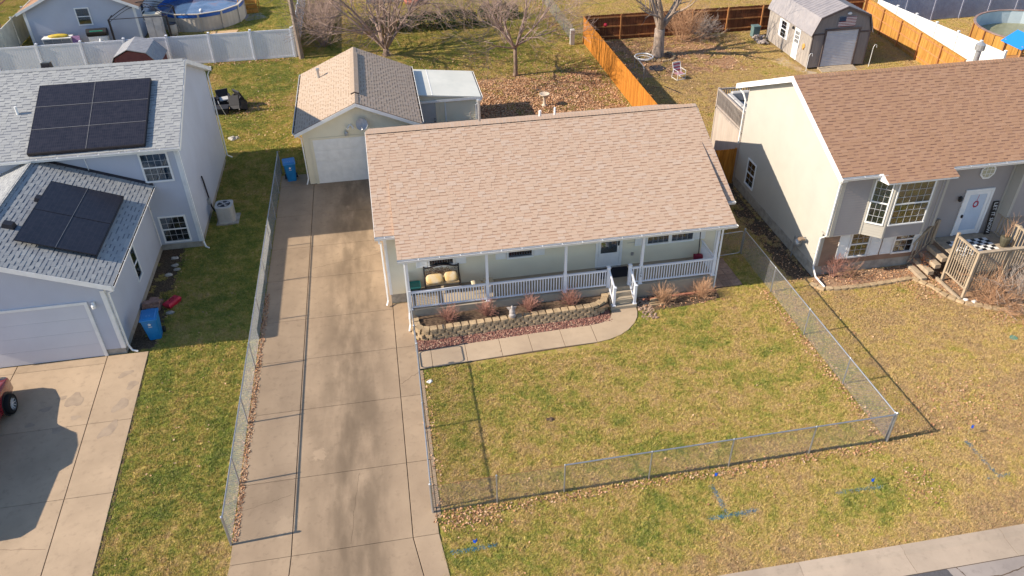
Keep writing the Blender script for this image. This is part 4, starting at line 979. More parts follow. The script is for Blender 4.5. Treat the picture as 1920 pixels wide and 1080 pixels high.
ob('board', G().box(-.13,.13,0,.025,0,1.5), M['black'], sg, Ms)
me = text_mesh('LET IT SNOW', .23); me.materials.append(M['white'])
ob('lettering', me, None, sg, Ms @ Matrix.Translation((0,-.004,.75)) @ Matrix.Rotation(PI/2,4,'X') @ Matrix.Rotation(-PI/2,4,'Z'))
pt = thing('garden_urn', 'dark urn with dry stems on the entry deck', 'urn', (24.15,7.9,1.26))
ob('urn_body', G().lathe([(.10,0),(.14,.1),(.19,.3),(.2,.42),(.17,.45)],12,(24.15,7.9,1.27)), pm('urn_brown', (.09,.085,.06), None, 6, .6), pt)

# ================================================================ chain-link fences
def wires(g, p0, p1, z0, z1, sp=.085, r=.0023):
    p0 = Vector((p0[0],p0[1],0)); p1 = Vector((p1[0],p1[1],0)); L = (p1-p0).length; u = (p1-p0)/L; nrm = Vector((-u.y,u.x,0)); h = z1-z0
    n = int((L+h)/sp)
    for s in (0, 1):
        for i in range(n):
            c = i*sp-h
            a0, a1 = max(c, 0), min(c+h, L)
            if a1-a0 < .01: continue
            za, zb = z0+(a0-c), z0+(a1-c)
            if s: za, zb = z1-(a0-c), z1-(a1-c)
            A = p0+u*a0+Vector((0,0,za)); B = p0+u*a1+Vector((0,0,zb)); d = (B-A).normalized(); w = d.cross(nrm)
            vs = []
            for P in (A, B):
                for k in range(3):
                    t = 2*PI*k/3; vs.append(P+(nrm*math.cos(t)+w*math.sin(t))*r*1.25)
            g.add(vs, [(0,1,4,3),(1,2,5,4),(2,0,3,5)])
    return g
def chain_fence(label, pts, h=1.2, rail=None, corner=(), sp=.085, r_post=.026):
    t = thing('chain_link_fence', label, 'fence', (pts[0][0],pts[0][1],0), group='chain link fences round the front yard and drive')
    for i, p in enumerate(pts):
        rr_ = .038 if i in corner else r_post; hh = h+.06 if i in corner else h
        o = ob('post', G().tube([(p[0],p[1],-.05),(p[0],p[1],hh)],rr_,8), M['galv'], t)
        ob('post_cap', G().lathe([(rr_+.006,hh-.02),(rr_+.006,hh+.01),(.01,hh+.045)],8,(p[0],p[1],0)), M['galv'], o)
    g = G(); gr = G()
    for i, (a, b) in enumerate(zip(pts, pts[1:])):
        wires(g, a, b, .04, h-.01, sp)
        if rail is None or rail(i): gr.tube([(a[0],a[1],h),(b[0],b[1],h)],.022,6)
        else:
            rw = G(); rw.tube([(a[0],a[1],h-.02),(b[0],b[1],h-.02)],.006,4); ob('tension_wire', rw, pm('rusty_wire', (.30,.13,.06), None, 12, .9), t)
    ob('wire_mesh', g, M['steelwire'], t, kind='stuff')
    if gr.v: ob('top_rail', gr, M['galv'], t)
    return t
chain_fence('chain link fence along the left edge of the long concrete drive', [(-5.72,y) for y in (-.2,2.05,4.65,7.45,10.2,12.9,15.6,18.2,20.8,22.9)], corner=(0,9))
chain_fence('chain link fence along the front of the lawn facing the road', [(x,lerp(-.12,0,x/14.59)) for x in (.02,1.94,3.98,6.64,9.22,11.9,14.59)], corner=(0,6), rail=lambda i: i > 1)
chain_fence('chain link fence down the right side of the front lawn', [(14.59,.08)]+[(14.59-.01*y,y) for y in (2.72,5.52,8.31,11.2)], corner=(4,))
chain_fence('chain link fence between the drive and the lawn', [(.03,.02),(.07,3.3),(.12,6.24)], corner=(2,))
chain_fence('short chain link fence beside the planter and porch corner', [(.10,7.27),(.08,8.75)], corner=(0,))
def gate(label, a, b, h=1.12, loc=None):
    t = thing('chain_link_gate', label, 'gate', (a[0],a[1],0), group='chain link gates')
    a = Vector((*a,0)); b = Vector((*b,0)); u = (b-a).normalized(); L = (b-a).length; r = .12
    pts = []
    for cx, cz, s in ((r,.1+r,180),(L-r,.1+r,270),(L-r,h-r,0),(r,h-r,90)):
        for k in range(5):
            t_ = math.radians(s+k*22.5); pts.append(a+u*(cx+r*math.cos(t_))+Vector((0,0,cz+r*math.sin(t_))))
    pts.append(pts[0]); ob('gate_frame', G().tube(pts,.02,6), M['galv'], t)
    ob('wire_mesh', wires(G(), (a+u*.03), (a+u*(L-.03)), .12, h-.02), M['steelwire'], t, kind='stuff')
    m_ = a+u*(L*.06); ob('latch', G().box(m_.x-.03,m_.x+.03,m_.y-.03,m_.y+.03,.75,.85), M['galv'], t)
    return t
gate('small chain link gate at the end of the front walk by the drive', (.12,6.30), (.11,7.22))
gate('chain link gate between the cream house and the right side fence', (13.28,11.08), (14.4,11.16), 1.2)
tag(ob('notice_board', G().box(13.02,13.24,11.0,11.03,.85,1.2), M['white']), 'small white notice board by the chain link gate', 'sign')

# ================================================================ planter, gravel, beds
blockm = pm('tan_block', (.47,.35,.215), (.33,.245,.155), 7, .9, bmp=.6, bscale=25, var=.14, spec=.1)
PLN = thing('retaining_wall', 'curved tan block retaining wall holding the porch shrubs', 'garden wall', (4,8,0))
path = [(.12,8.80),(.12,8.55),(.16,8.25),(.32,8.02),(.62,7.92)]+[(.62+i*(6.2/20), 7.92+.012*i) for i in range(1,21)]+[(7.1,8.2),(7.38,8.32),(7.62,8.5),(7.74,8.75),(7.76,8.9)]
def along(path, step):
    out = []; d = 0; tgt = step/2
    for a, b in zip(path, path[1:]):
        L = math.hypot(b[0]-a[0], b[1]-a[1])
        while tgt <= d+L:
            t = (tgt-d)/L; out.append((lerp(a[0],b[0],t), lerp(a[1],b[1],t), math.atan2(b[1]-a[1],b[0]-a[0]))); tgt += step
        d += L
    return out
def block_mesh(w, dp, h, seed):
    q = random.Random(seed); j = lambda s=.006: q.uniform(-s,s)
    f = .014
    return G().prism([(-w/2+j(),-dp/2+j(),0),(-w*.2,-dp/2-f+j(),0),(w*.2,-dp/2-f+j(),0),(w/2+j(),-dp/2+j(),0),(w*.42,dp/2,0),(-w*.42,dp/2,0)],
                     [(-w/2+j(),-dp/2+j()+.008,h),(-w*.2,-dp/2-f+j()+.008,h),(w*.2,-dp/2-f+j()+.008,h),(w/2+j(),-dp/2+j()+.008,h),(w*.42,dp/2,h),(-w*.42,dp/2,h)]).mesh('block')
bms = [block_mesh(.262,.2,.124,s) for s in range(4)]; cms = [block_mesh(.272,.25,.075,s+9) for s in range(4)]
for m_ in bms+cms: m_.materials.append(blockm)
q = random.Random(5)
for c in range(3):
    for i, (x, y, a) in enumerate(along(path[(0 if c else 1):], .293)):
        if c % 2: x += .14*math.cos(a); y += .14*math.sin(a)
        off = .02*c; ob('block', bms[q.randrange(4)], None, PLN, T(x-off*math.sin(a), y+off*math.cos(a), .005+c*.132, a+q.uniform(-.03,.03)))
for i, (x, y, a) in enumerate(along(path, .30)):
    ob('cap_block', cms[q.randrange(4)], None, PLN, T(x-.07*math.sin(a), y+.07*math.cos(a), .402, a+q.uniform(-.03,.03)))
g = G(); N_ = 40
for i in range(N_+1):
    for j in range(7):
        x = .2+i*7.5/N_; y = lerp(8.12, 8.945, j/6); g.v.append((x, y, .375+.03*mnoise.noise((x*3,y*3,0))-.02))
for i in range(N_):
    for j in range(6): k = i*7+j; g.f.append((k,k+7,k+8,k+1)); g.m.append(0)
ob('planter_soil', g, M['soil'], kind='structure')
# red gravel strip
gm_ = []
def stones(name, poly_fn, n, rmin, rmax, mat, seed, z=.01):
    q = random.Random(seed); g = G()
    for _ in range(n):
        x, y = poly_fn(q); r = q.uniform(rmin, rmax); g.blob((x,y,z+r*.4), (r,r*q.uniform(.6,1),r*.7), q.random(), 0, .25)
    return ob(name, g, mat, kind='stuff')
redm, nt, bs = newmat('red_gravel'); nt.links.new(ramp(nt, rand_of(nt), [(0,(.09,.045,.04)),(.3,(.18,.08,.062)),(.6,(.27,.12,.09)),(.85,(.34,.19,.135)),(1,(.52,.37,.26))]), bs.inputs['Base Color']); bs.inputs['Roughness'].default_value = .85
ob('gravel_bed', G().slab([(.15,7.27),(3,7.4),(6.9,7.59),(7.45,7.74),(7.72,8.0),(7.8,8.4),(7.7,8.6),(6.8,8.12),(.15,7.95)], -.01, .016), pm('red_gravel_base', (.20,.09,.07), None, 20, .95), kind='structure')
stones('gravel', lambda q: (lambda x: (x, q.uniform(7.27+.048*x, 7.82+.04*x if x < 7 else 8.35)))(q.uniform(.18,7.7)), 2600, .018, .042, redm, 3)
# bed right of the steps
ob('planting_bed', G().slab([(8.9,8.1),(9.5,8.0),(10.2,8.05),(11.2,8.1),(12.35,8.35),(12.4,8.94),(8.9,8.94)], -.01, .018), M['soil'], kind='structure')
stones('bed_stones', lambda q: (q.uniform(8.9,9.5), q.uniform(7.5,8.9)), 130, .03, .07, pm('river_stone', (.36,.25,.18), (.25,.17,.13), 3, .8, var=.3), 8)
brk = pm('red_brick', (.40,.17,.11), (.28,.11,.07), 10, .85, bmp=.4, var=.2)
pvr = pm('brown_paver', (.30,.20,.15), (.21,.14,.105), 8, .85, bmp=.3, var=.18)
bm_ = G().box(-.15,.15,-.05,.05,0,.07).mesh('brick'); bm_.materials.append(brk)
ED = thing('brick_edging', 'row of red bricks along the foot of the porch right of the steps', 'edging', (11,8.8,0))
for i in range(10): ob('brick', bm_, None, ED, T(9.35+i*.315, 8.70+.012*i+q.uniform(-.01,.01), .018, q.uniform(-.04,.04)))
FS = thing('flagstone_stack', 'small stack of tan flagstones in the bed by the steps', 'stones', (9.7,8.4,0))
for i, (x, y) in enumerate(((9.75,8.36),(9.72,8.45),(9.8,8.55))): ob('flagstone', G().box(-.3,.3,-.06,.06,0,.05), blockm, FS, T(x,y,.018+i*.052,.08*i))
PV = thing('paver_path', 'brown paver path along the right end of the porch', 'paving', (12.9,10,0))
pvm = G().box(-.195,.195,-.195,.195,0,.05).mesh('paver'); pvm.materials.append(pvr)
for i in range(3):
    for j in range(5): ob('paver', pvm, None, PV, T(12.58+i*.4-.01*j, 9.18+j*.405, .004+q.uniform(0,.006), q.uniform(-.015,.015)))

# ================================================================ bare shrubs and trees
def grow(g, p, d, L, r, lvl, mx, q, wander=.25, up=.08, kids=(3,5), ang=(.45,.9), tip=.35, minr=.004):
    n = 5 if lvl < mx else 3; pts = [p]; rs = [r]; dirs = [d]
    for i in range(n):
        d = (d + Vector((q.uniform(-1,1),q.uniform(-1,1),q.uniform(-1,1)))*wander*.5 + Vector((0,0,up))).normalized()
        p = p+d*(L/n); pts.append(p); rs.append(max(minr, r*(1-(1-tip)*(i+1)/n))); dirs.append(d)
    g.tube(pts, rs, 7 if r > .05 else (5 if r > .02 else 3), caps=False)
    if lvl < mx:
        for _ in range(q.randint(*kids)):
            t = q.uniform(.25,1); k = min(int(t*n), n-1); f = t*n-k
            P = pts[k].lerp(pts[k+1], f); dd = dirs[min(k+1,n)]
            o = dd.orthogonal().normalized(); o.rotate(Matrix.Rotation(q.uniform(0,2*PI),3,dd)); a = q.uniform(*ang)
            nd_ = (dd*math.cos(a)+o*math.sin(a)).normalized()
            grow(g, P, nd_, L*q.uniform(.5,.8), max(minr, lerp(rs[k],rs[k+1],f)*q.uniform(.5,.72)), lvl+1, mx, q, wander, up, kids, ang, tip, minr)
def bare_tree(label, base, trunk_h, r, limbs, L, seed, mx=4, lean=(0,0), tilt=(.5,1.0), kids=(3,5), bark='bark', twig='twig', up=.06, wander=.3, az0=0, minr=.006, ang=(.4,.85), group='bare deciduous trees'):
    q = random.Random(seed); t = thing('bare_tree', label, 'tree', (*base,0), group=group)
    b = Vector((*base,0)); top = b+Vector((lean[0],lean[1],trunk_h))
    pts = [b-Vector((0,0,.1)), b+Vector((0,0,.12)), b.lerp(top,.35)+Vector((q.uniform(-.05,.05),q.uniform(-.05,.05),0)), b.lerp(top,.7), top]
    ob('trunk', G().tube(pts,[r*1.5,r*1.12,r,r*.93,r*.9],12), M[bark], t, smooth=True)
    for i in range(limbs):
        a = az0+2*PI*i/limbs+q.uniform(-.35,.35); ti = q.uniform(*tilt)
        d = Vector((math.sin(ti)*math.cos(a), math.sin(ti)*math.sin(a), math.cos(ti)))
        g = G(); st = top-Vector((0,0,q.uniform(0,.22)*trunk_h*.5))
        grow(g, st, d, L*q.uniform(.8,1.15), r*q.uniform(.42,.62), 1, mx, q, wander, up, kids, ang, minr=minr)
        ob('branch', g, M[twig], t)
    return t
def shrub(label, x, y, z, rad, h, n, mat, seed, group, spread=.75, r=.005, name='bare_shrub', mx=2, wander=.35):
    q = random.Random(seed); t = thing(name, label, 'shrub', (x,y,z), group=group)
    g = G()
    for i in range(n):
        a = q.uniform(0,2*PI); ti = abs(q.gauss(0,spread)); ti = min(ti, 1.25); d = Vector((math.sin(ti)*math.cos(a), math.sin(ti)*math.sin(a), math.cos(ti)))
        L = (h*math.cos(ti)+rad*math.sin(ti))*q.uniform(.5,.85)
        rr0 = q.uniform(0,.15)*rad*2; grow(g, Vector((x+rr0*math.cos(a), y+rr0*math.sin(a), z)), d, L, r, 1, mx, q, wander, .02, (2,4), (.3,.8), .4, r*.5)
    ob('stems', g, mat, t); return t
g = G(); q = random.Random(31)
for _ in range(9): grow(g, Vector((24.15+q.uniform(-.08,.08),7.9+q.uniform(-.08,.08),1.68)), Vector((q.uniform(-.5,.5),q.uniform(-.5,.5),1)).normalized(), .75, .006, 1, 2, q, .3, .05, (1,3), (.3,.7), .4, .003)
ob('dry_stems', g, M['twig_tan'], pt)
for i, (x, y, lb) in enumerate(((1.45,8.5,'red twiggy shrub in the planter nearest the drive'),(2.91,8.55,'red twiggy shrub in the planter second from the drive'),(4.6,8.55,'red twiggy shrub in the planter right of the grey statue'),(6.24,8.62,'red twiggy shrub in the planter nearest the steps'))):
    shrub(lb, x, y, .36, .31, .58, 95, M['twig_red'], 50+i, 'red shrubs in the planter', r=.0065, spread=.6)
for i, (x, y, lb) in enumerate(((10.02,8.42,'tan bare shrub right of the porch steps'),(11.66,8.56,'tan bare shrub at the right corner of the porch'))):
    shrub(lb, x, y, .02, .44, .68, 110, M['twig_tan'], 60+i, 'tan shrubs in front of the porch', r=.006)
bare_tree('bare spreading tree with low forking trunk behind the garage', (.47,39.9), .5, .22, 13, 5.2, 11, mx=4, tilt=(.35,1.3), kids=(4,6), twig='twig', up=.03, minr=.009)
bare_tree('slender bare tree with straight dark trunk in the back yard', (8.66,34.2), 1.95, .13, 13, 3.6, 23, mx=4, tilt=(.45,1.35), kids=(4,5), up=.05, minr=.008)
t3 = bare_tree('thick pale trunked tree inside the wooden fence', (19.0,35.9), 1.9, .38, 5, 3.4, 37, mx=4, tilt=(.3,.75), kids=(3,4), bark='bark_light', twig='bark_light', up=.05, az0=.4, minr=.009)
bare_tree('small pale bare tree at the right edge of the front lawn', (23.0,2.3), .9, .06, 8, 1.35, 43, mx=4, tilt=(.35,1.2), kids=(3,4), bark='twig_grey', twig='twig_grey', up=.03, minr=.0045)
bare_tree('tall bare tree outside the back of the left neighbour', (-27.8,49.5), 1.6, .2, 6, 2.6, 47, mx=3, tilt=(.3,.9), bark='bark', twig='twig_red')
shrub('dense reddish bare thicket beside the white vinyl fence', -3.9, 43.0, 0, 1.9, 3.0, 60, M['twig'], 70, 'thickets along the back', spread=.6, r=.014, mx=3)
shrub('second reddish bare thicket behind the white vinyl fence corner', -3.6, 46.8, 0, 1.8, 3.0, 55, M['twig'], 71, 'thickets along the back', spread=.6, r=.014, mx=3)
shrub('pale arching bare shrub beside the thick tree in the wooden fenced yard', 21.7, 38.6, 0, 1.4, 1.9, 90, M['twig_tan'], 72, 'shrubs by the wooden fence', spread=.7, r=.010, mx=3)
shrub('low grey brush by the wooden back fence', 23.4, 38.9, 0, 1.2, 1.1, 60, M['twig_grey'], 73, 'shrubs by the wooden fence', spread=.8, r=.009, mx=3)
# shrubs at the right house
for i, (x, y, rad, h, n, m_, lb) in enumerate((
    (17.45,8.75,.7,.9,26,'twig_red','sparse red stemmed shrub at the corner of the greige house'),
    (18.3,8.65,.55,.5,30,'twig_tan','low tan perennial clump under the bay window'),
    (22.7,5.9,.8,1.1,70,'twig_tan','dry tan bush in front of the entry deck'),
    (23.7,5.9,.9,1.4,85,'twig_grey','large grey dry bush at the right of the entry deck'),
    (24.9,5.7,1.0,1.5,80,'twig_red','reddish dry bush at the far right of the entry deck'),
    (24.3,4.9,.9,.9,60,'twig_grey','pale grey straggling bush at the right edge of the bed'),
    (21.35,8.5,.5,.85,30,'twig_red','dark shrub with orange leaves left of the entry deck'),
    (23.0,5.2,.5,.5,40,'twig_tan','yellowish ornamental grass clump in the stone edged bed'))):
    shrub(lb, x, y, .02, rad, h, n, M[m_], 80+i, 'dry shrubs at the greige house', r=.008, mx=3 if rad > .6 else 2)
g = G(); q = random.Random(12)
for _ in range(110):
    x, y, z = 21.35+q.gauss(0,.22), 8.35+q.gauss(0,.18), q.uniform(.45,.85); a = q.uniform(0,PI); s = q.uniform(.03,.06)
    dx, dy = math.cos(a)*s, math.sin(a)*s; g.add([(x-dx,y-dy,z),(x,y,z+.02),(x+dx,y+dy,z),(x+dy*.5,y-dx*.5,z-.02)], [(0,1,2,3)])
ob('leaves', g, pm('orange_leaf', (.50,.22,.06), (.36,.14,.04), 10, .8, var=.3), [o for o in bpy.data.objects if o.get('label','').startswith('dark shrub with orange')][0], kind='stuff')
# stone edging of that bed
SE = thing('stone_edging', 'tan stone edging curving round the bed of the greige house', 'edging', (20,7.5,0))
ep = [(16.3,8.5),(16.6,8.1),(17.2,7.95),(18.2,7.93),(19.4,7.96),(20.6,8.05),(21.0,7.4),(21.2,6.7),(21.7,6.1),(22.4,5.65),(23.2,5.25),(24.2,4.8),(25.5,4.4)]
sms = [block_mesh(.30,.19,.10,s+30) for s in range(4)]
for m_ in sms: m_.materials.append(blockm)
for i, (x, y, a) in enumerate(along(ep, .32)): ob('stone', sms[i % 4], None, SE, T(x, y, q.uniform(-.01,.01), a+q.uniform(-.08,.08)))
ob('planting_bed', G().slab([(16.5,8.5),(16.8,8.1),(18.2,8.0),(20.55,8.1),(21.0,7.5),(21.3,6.8),(21.8,6.2),(22.4,5.75),(23.2,5.35),(24.2,4.9),(25.6,4.5),(25.6,9.0),(16.7,9.0)], -.01, .02), pm('leafy_bed', (.36,.23,.14), (.19,.12,.08), 7, .95, bmp=.8, bscale=22), kind='structure')
for i, (x, y) in enumerate(((21.75,6.25),(22.0,6.08))): tag(ob('white_stone', G().blob((x,y,.07),(.12,.09,.08),i,1,.15), M['white'], smooth=True), ('left','right')[i]+' one of two white stones on the edge of the greige house bed', 'stone', 'white stones')
# ================================================================ things about the yards
def bin_(label, x, y, rz):
    t = thing('recycling_bin', label, 'bin', (x,y,0), rz, 'blue recycling bins'); MT = T(x,y,.035,rz)
    g = G(); rings = [(.22,.24,.0,.04),(.235,.26,.25,.02),(.285,.33,.93,0),(.30,.35,.97,0),(.30,.35,1.0,0)]
    R_ = []
    for hx, hy, z, o in rings:
        c = .05; R_.append([(-hx+c,-hy+o,z),(hx-c,-hy+o,z),(hx,-hy+c+o,z),(hx,hy-c,z),(hx-c,hy,z),(-hx+c,hy,z),(-hx,hy-c,z),(-hx,-hy+c+o,z)])
    for a, b in zip(R_, R_[1:]): g.prism(a, b)
    ob('body', g, M['bluebin'], t, MT)
    l = G(); l.prism([(-.31,-.37,1.0),(.31,-.37,1.0),(.31,.36,1.0),(-.31,.36,1.0)], [(-.30,-.36,1.035),(.30,-.36,1.035),(.30,.35,1.05),(-.30,.35,1.05)])
    l.prism([(-.25,-.30,1.035),(.25,-.30,1.035),(.25,.26,1.048),(-.25,.26,1.048)], [(-.22,-.27,1.062),(.22,-.27,1.062),(.22,.23,1.072),(-.22,.23,1.072)])
    lid = ob('lid', l, M['bluebin'], t, MT)
    for s in (-1,1): ob('hinge', G().box(s*.2-.07,s*.2+.07,.35,.42,.96,1.04), M['black'], lid, MT)
    ob('handle', G().tube([(-.24,.44,1.0),(.24,.44,1.0)],.016,6), M['bluebin'], t, MT)
    for s in (-1,1): ob('wheel', G().tube([(s*.24,.27,.10),(s*.32,.27,.10)],.125,14), M['black'], t, MT)
    # star-like emblem and lettering on the front, lid print
    st = [(math.sin(2*PI*k/10)*(.075 if k % 2 == 0 else .035), -math.cos(2*PI*k/10)*(.075 if k % 2 == 0 else .035)) for k in range(10)]
    em = G().add([(a,-.327,.80-b) for a, b in st], [tuple(range(10))])
    for z in (.685,.665): em.add([(-.07,-.312,z),(.07,-.312,z),(.07,-.3135,z+.012),(-.07,-.3135,z+.012)], [(0,1,2,3)])
    ob('emblem', em, M['white'], t, MT)
    pr_ = G()
    for a, b in ((-.08,.0),(.03,.0),(-.08,-.12),(.03,-.12)):
        pr_.box(a,a+.05,b-.02,b-.012,1.0625,1.0655).box(a,a+.05,b+.04,b+.048,1.065,1.068).box(a,a+.008,b-.01,b+.04,1.064,1.067)
    ob('lid_print', pr_, pm('faded_print', (.35,.5,.62), None, 20, .6) if 'faded_print' not in bpy.data.materials else bpy.data.materials['faded_print'], lid, MT)
    return t
bin_('blue wheeled recycling bin beside the left house garage and red toolbox', -9.62, 10.05, math.radians(4))
bin_('blue wheeled recycling bin between the drive fence and the cream garage', -5.15, 22.1, math.radians(8))
# air conditioner
AC = thing('air_conditioner', 'grey outdoor air conditioner unit beside the white house wall', 'air conditioner', (-7.95,18.6,0))
pad = ob('pad', G().slab([(-8.4,18.1),(-7.4,18.1),(-7.4,19.1),(-8.4,19.1)],0,.06), M['found'], AC)
acm = pm('ac_grey', (.50,.48,.45), (.44,.42,.39), 3, .5); g = G(); n = 28
def rsq(s, k, n, p=5):
    t = 2*PI*k/n; c, s_ = math.cos(t), math.sin(t); r = s/((abs(c)**p+abs(s_)**p)**(1/p)); return r*c, r*s_
for z0, z1, s in [(.06,.12,.40)]+[(.12+i*.045,.12+i*.045+.034,.385) for i in range(15)]+[(.80,.86,.40)]:
    ring = [rsq(s,k,n) for k in range(n)]; g.prism([(a-7.95,b+18.6,z0) for a,b in ring], [(a-7.95,b+18.6,z1) for a,b in ring])
ob('casing', g, acm, AC)
ob('coil', G().lathe([(.37,.1),(.37,.82)],20,(-7.95,18.6,0)), M['dmetal'], AC)
ob('fan_guard', G().lathe([(.33,.861),(.30,.872),(.30,.861)],24,(-7.95,18.6,0),cap=False), acm, AC)
ob('fan_well', G().lathe([(.30,.862),(.001,.866)],24,(-7.95,18.6,0),cap=False), M['black'], AC)
fb = G()
for k in range(4):
    a = k*PI/2+.4; p = lambda r, t, z: (-7.95+r*math.cos(t), 18.6+r*math.sin(t), z); fb.add([p(.06,a,.87),p(.27,a-.1,.872),p(.27,a+.5,.880),p(.06,a+.5,.878)], [(0,1,2,3)])
fb.lathe([(.07,.87),(.07,.9)],10,(-7.95,18.6,0)); ob('fan', fb, M['steel'], AC)
# brick pile and red toolbox
bp_ = thing('paver_pile', 'pile of pinkish paver blocks behind the blue bin', 'bricks', (-10.1,12.1,0)); q = random.Random(4)
bkm = G().box(-.16,.16,-.10,.10,0,.12).mesh('paver'); bkm.materials.append(pm('pink_paver', (.36,.22,.18), (.25,.15,.12), 9, .9, bmp=.4, var=.2))
for i, (a, b, z) in enumerate(((0,0,0),(.34,.02,0),(0,.23,0),(.34,.25,0),(.02,.46,0),(.36,.47,0),(.0,.02,.122),(.33,.06,.122),(.03,.25,.122),(.34,.3,.122),(.05,.06,.244),(.36,.1,.244),(.2,.46,.122))): ob('paver', bkm, None, bp_, T(-10.28+a,11.85+b,.01+z,q.uniform(-.12,.12)))
tb = thing('red_toolbox', 'red plastic tool box lying in the grass by the paver pile', 'toolbox', (-9.35,12.1,0)); MT = T(-9.35,12.1,.02,1.0)
ob('box_body', G().prism([(-.3,-.15,0),(.3,-.15,0),(.3,.15,0),(-.3,.15,0)], [(-.34,-.18,.16),(.34,-.18,.16),(.34,.18,.16),(-.34,.18,.16)]), M['red'], tb, MT)
ob('lid', G().prism([(-.35,-.19,.162),(.35,-.19,.162),(.35,.19,.162),(-.35,.19,.162)], [(-.3,-.13,.23),(.3,-.13,.23),(.3,.13,.23),(-.3,.13,.23)]), M['red'], tb, MT)
ob('carry_handle', G().tube([(-.12,0,.23),(-.1,0,.28),(.1,0,.28),(.12,0,.23)],.016,6), M['maroon'], tb, MT)
dbr = pm('broken_concrete', (.46,.43,.38), (.33,.30,.27), 8, .9, var=.2)
for i, (x, y) in enumerate(((-9.85,15.6),(-9.75,15.0),(-9.9,14.3),(-9.35,11.5),(-9.6,14.65))):
    tag(ob('rubble_chunk', G().blob((x,y,.04),(.16,.10,.06),i+3,1,.25), dbr), ('chunk of broken concrete nearest the lower window','chunk of broken concrete just left of the lower window corner','chunk of broken concrete midway along the white garage wall','flat chunk of concrete in front of the red tool box','small chunk of concrete between two others by the white garage wall')[i], 'rubble', 'broken concrete')
# porch things
ls = thing('porch_loveseat', 'dark metal loveseat with yellow pillows on the porch', 'loveseat', (1.4,10.1,.66)); wm_ = M['dmetal']
g = G()
for x in (.74,2.1):
    g.tube([(x,10.36,.67),(x,10.38,1.66)],.028,6).tube([(x,9.8,.67),(x,9.8,1.28),(x,10.3,1.30)],.024,6)
g.tube([(.74,10.36,1.08),(2.1,10.36,1.08)],.02,6); g.tube([(.74,9.82,1.08),(2.1,9.82,1.08)],.02,6)
pts = [(.74+1.36*k/16, 10.37, 1.58+.10*math.sin(PI*k/16)**2*(1 if k < 99 else 0)) for k in range(17)]; g.tube(pts,.035,6)
ob('frame', g, wm_, ls)
g = G(); q = random.Random(2)
for k in range(46):
    x, z, r = q.uniform(.82,2.02), q.uniform(1.16,1.54), q.uniform(.035,.06)
    g.tube([(x+r*math.cos(2*PI*j/8), 10.37+q.uniform(-.004,.004), z+r*math.sin(2*PI*j/8)) for j in range(9)],.009,4)
ob('scrollwork', g, pm('bronze_scroll', (.30,.20,.14), (.16,.10,.075), 14, .5, metal=.3), ls, kind='stuff')
yel = pm('yellow_cushion', (.58,.40,.17), (.60,.52,.40), 3.5, .9); yel2 = pm('tan_seat_pad', (.50,.36,.20), None, 5, .9)
ob('seat_cushion', cushion(G(),.78,2.06,9.84,10.33,1.09,1.2,.03), yel2, ls)
for a, b, w, tl in ((1.12,9.99,.68,.95),(1.76,10.04,.52,.9)):
    g = G().blob((0,0,0),(w/2,.11,.21),3,2,.01); g.v = [tuple(math.copysign(abs(c/s)**.55*s if abs(c) > 0 else 0, c) for c, s in zip(v, (w/2,.11,.21))) for v in g.v]
    ob('pillow', g, yel, ls, Matrix.Translation((a,b,1.29)) @ Matrix.Rotation(-tl,4,'X'), smooth=True)
tp = thing('teal_planter', 'dark teal planter box in the porch corner by the drive', 'planter', (.32,10.1,.66))
ob('planter_box', G().prism([(.13,9.95,.67),(.47,9.95,.67),(.47,10.3,.67),(.13,10.3,.67)], [(.08,9.9,1.02),(.54,9.9,1.02),(.54,10.34,1.02),(.08,10.34,1.02)]), M['teal'], tp)
ob('rim', G().box(.06,.56,9.87,9.91,1.0,1.05).box(.06,.56,10.33,10.37,1.0,1.05).box(.06,.1,9.91,10.33,1.0,1.05).box(.52,.56,9.91,10.33,1.0,1.05), flat('teal_rim', (.01,.11,.115), .45), tp)
for i, (x, y, lb) in enumerate(((2.72,9.72,'left one of two small tan porch stools'),(3.2,9.78,'right one of two small tan porch stools'))):
    s_ = thing('porch_stool', lb, 'stool', (x,y,.66), group='tan porch stools'); cr = pm('cream_fabric', (.58,.50,.36), None, 5, .9) if i == 0 else bpy.data.materials['cream_fabric']
    ob('seat_pad', cushion(G(),x-.2,x+.2,y-.2,y+.2,.98,1.1,.04), cr, s_)
    for a in (-.15,.15):
        for b in (-.15,.15): ob('leg', G().box(x+a-.02,x+a+.02,y+b-.02,y+b+.02,.664,.98), yel2, s_)
tag(ob('door_mat', G().box(7.72,9.02,9.6,10.3,.664,.676), pm('black_mat', (.022,.022,.03), (.014,.014,.02), 30, .95, bmp=.5)), 'black door mat outside the white front door', 'mat')
sh = thing('snow_shovel', 'maroon snow shovel with dark handle leaning in the porch corner', 'shovel', (12.05,10.2,.66))
ob('blade', G().prism([(11.78,10.0,.68),(12.18,9.98,.68),(12.22,10.12,.86),(11.8,10.15,.88)], [(11.8,10.04,.70),(12.2,10.02,.70),(12.2,10.22,.92),(11.84,10.25,.95)]).blob((12.02,10.14,.9),(.2,.1,.1),2,1,.1), M['maroon'], sh)
ob('handle', G().tube([(12.03,10.15,.88),(12.06,10.38,2.15)],.02,6), M['dmetal'], sh)
ob('grip', G().tube([(11.98,10.38,2.18),(12.14,10.38,2.18)],.02,6), M['maroon'], sh)
stt = thing('garden_statue', 'small grey stone garden statue on the retaining wall', 'statue', (3.85,8.12,.47)); sm_ = pm('grey_stone', (.42,.38,.36), (.28,.25,.24), 12, .9, bmp=.5)
ob('figure', G().lathe([(.13,0),(.14,.05),(.10,.1),(.12,.2),(.10,.3),(.05,.36),(.065,.42),(.05,.48),(.0,.5)],10,(3.85,8.12,.478)).blob((3.85,8.05,.6),(.13,.1,.08),3,1,.15), sm_, stt, smooth=True)
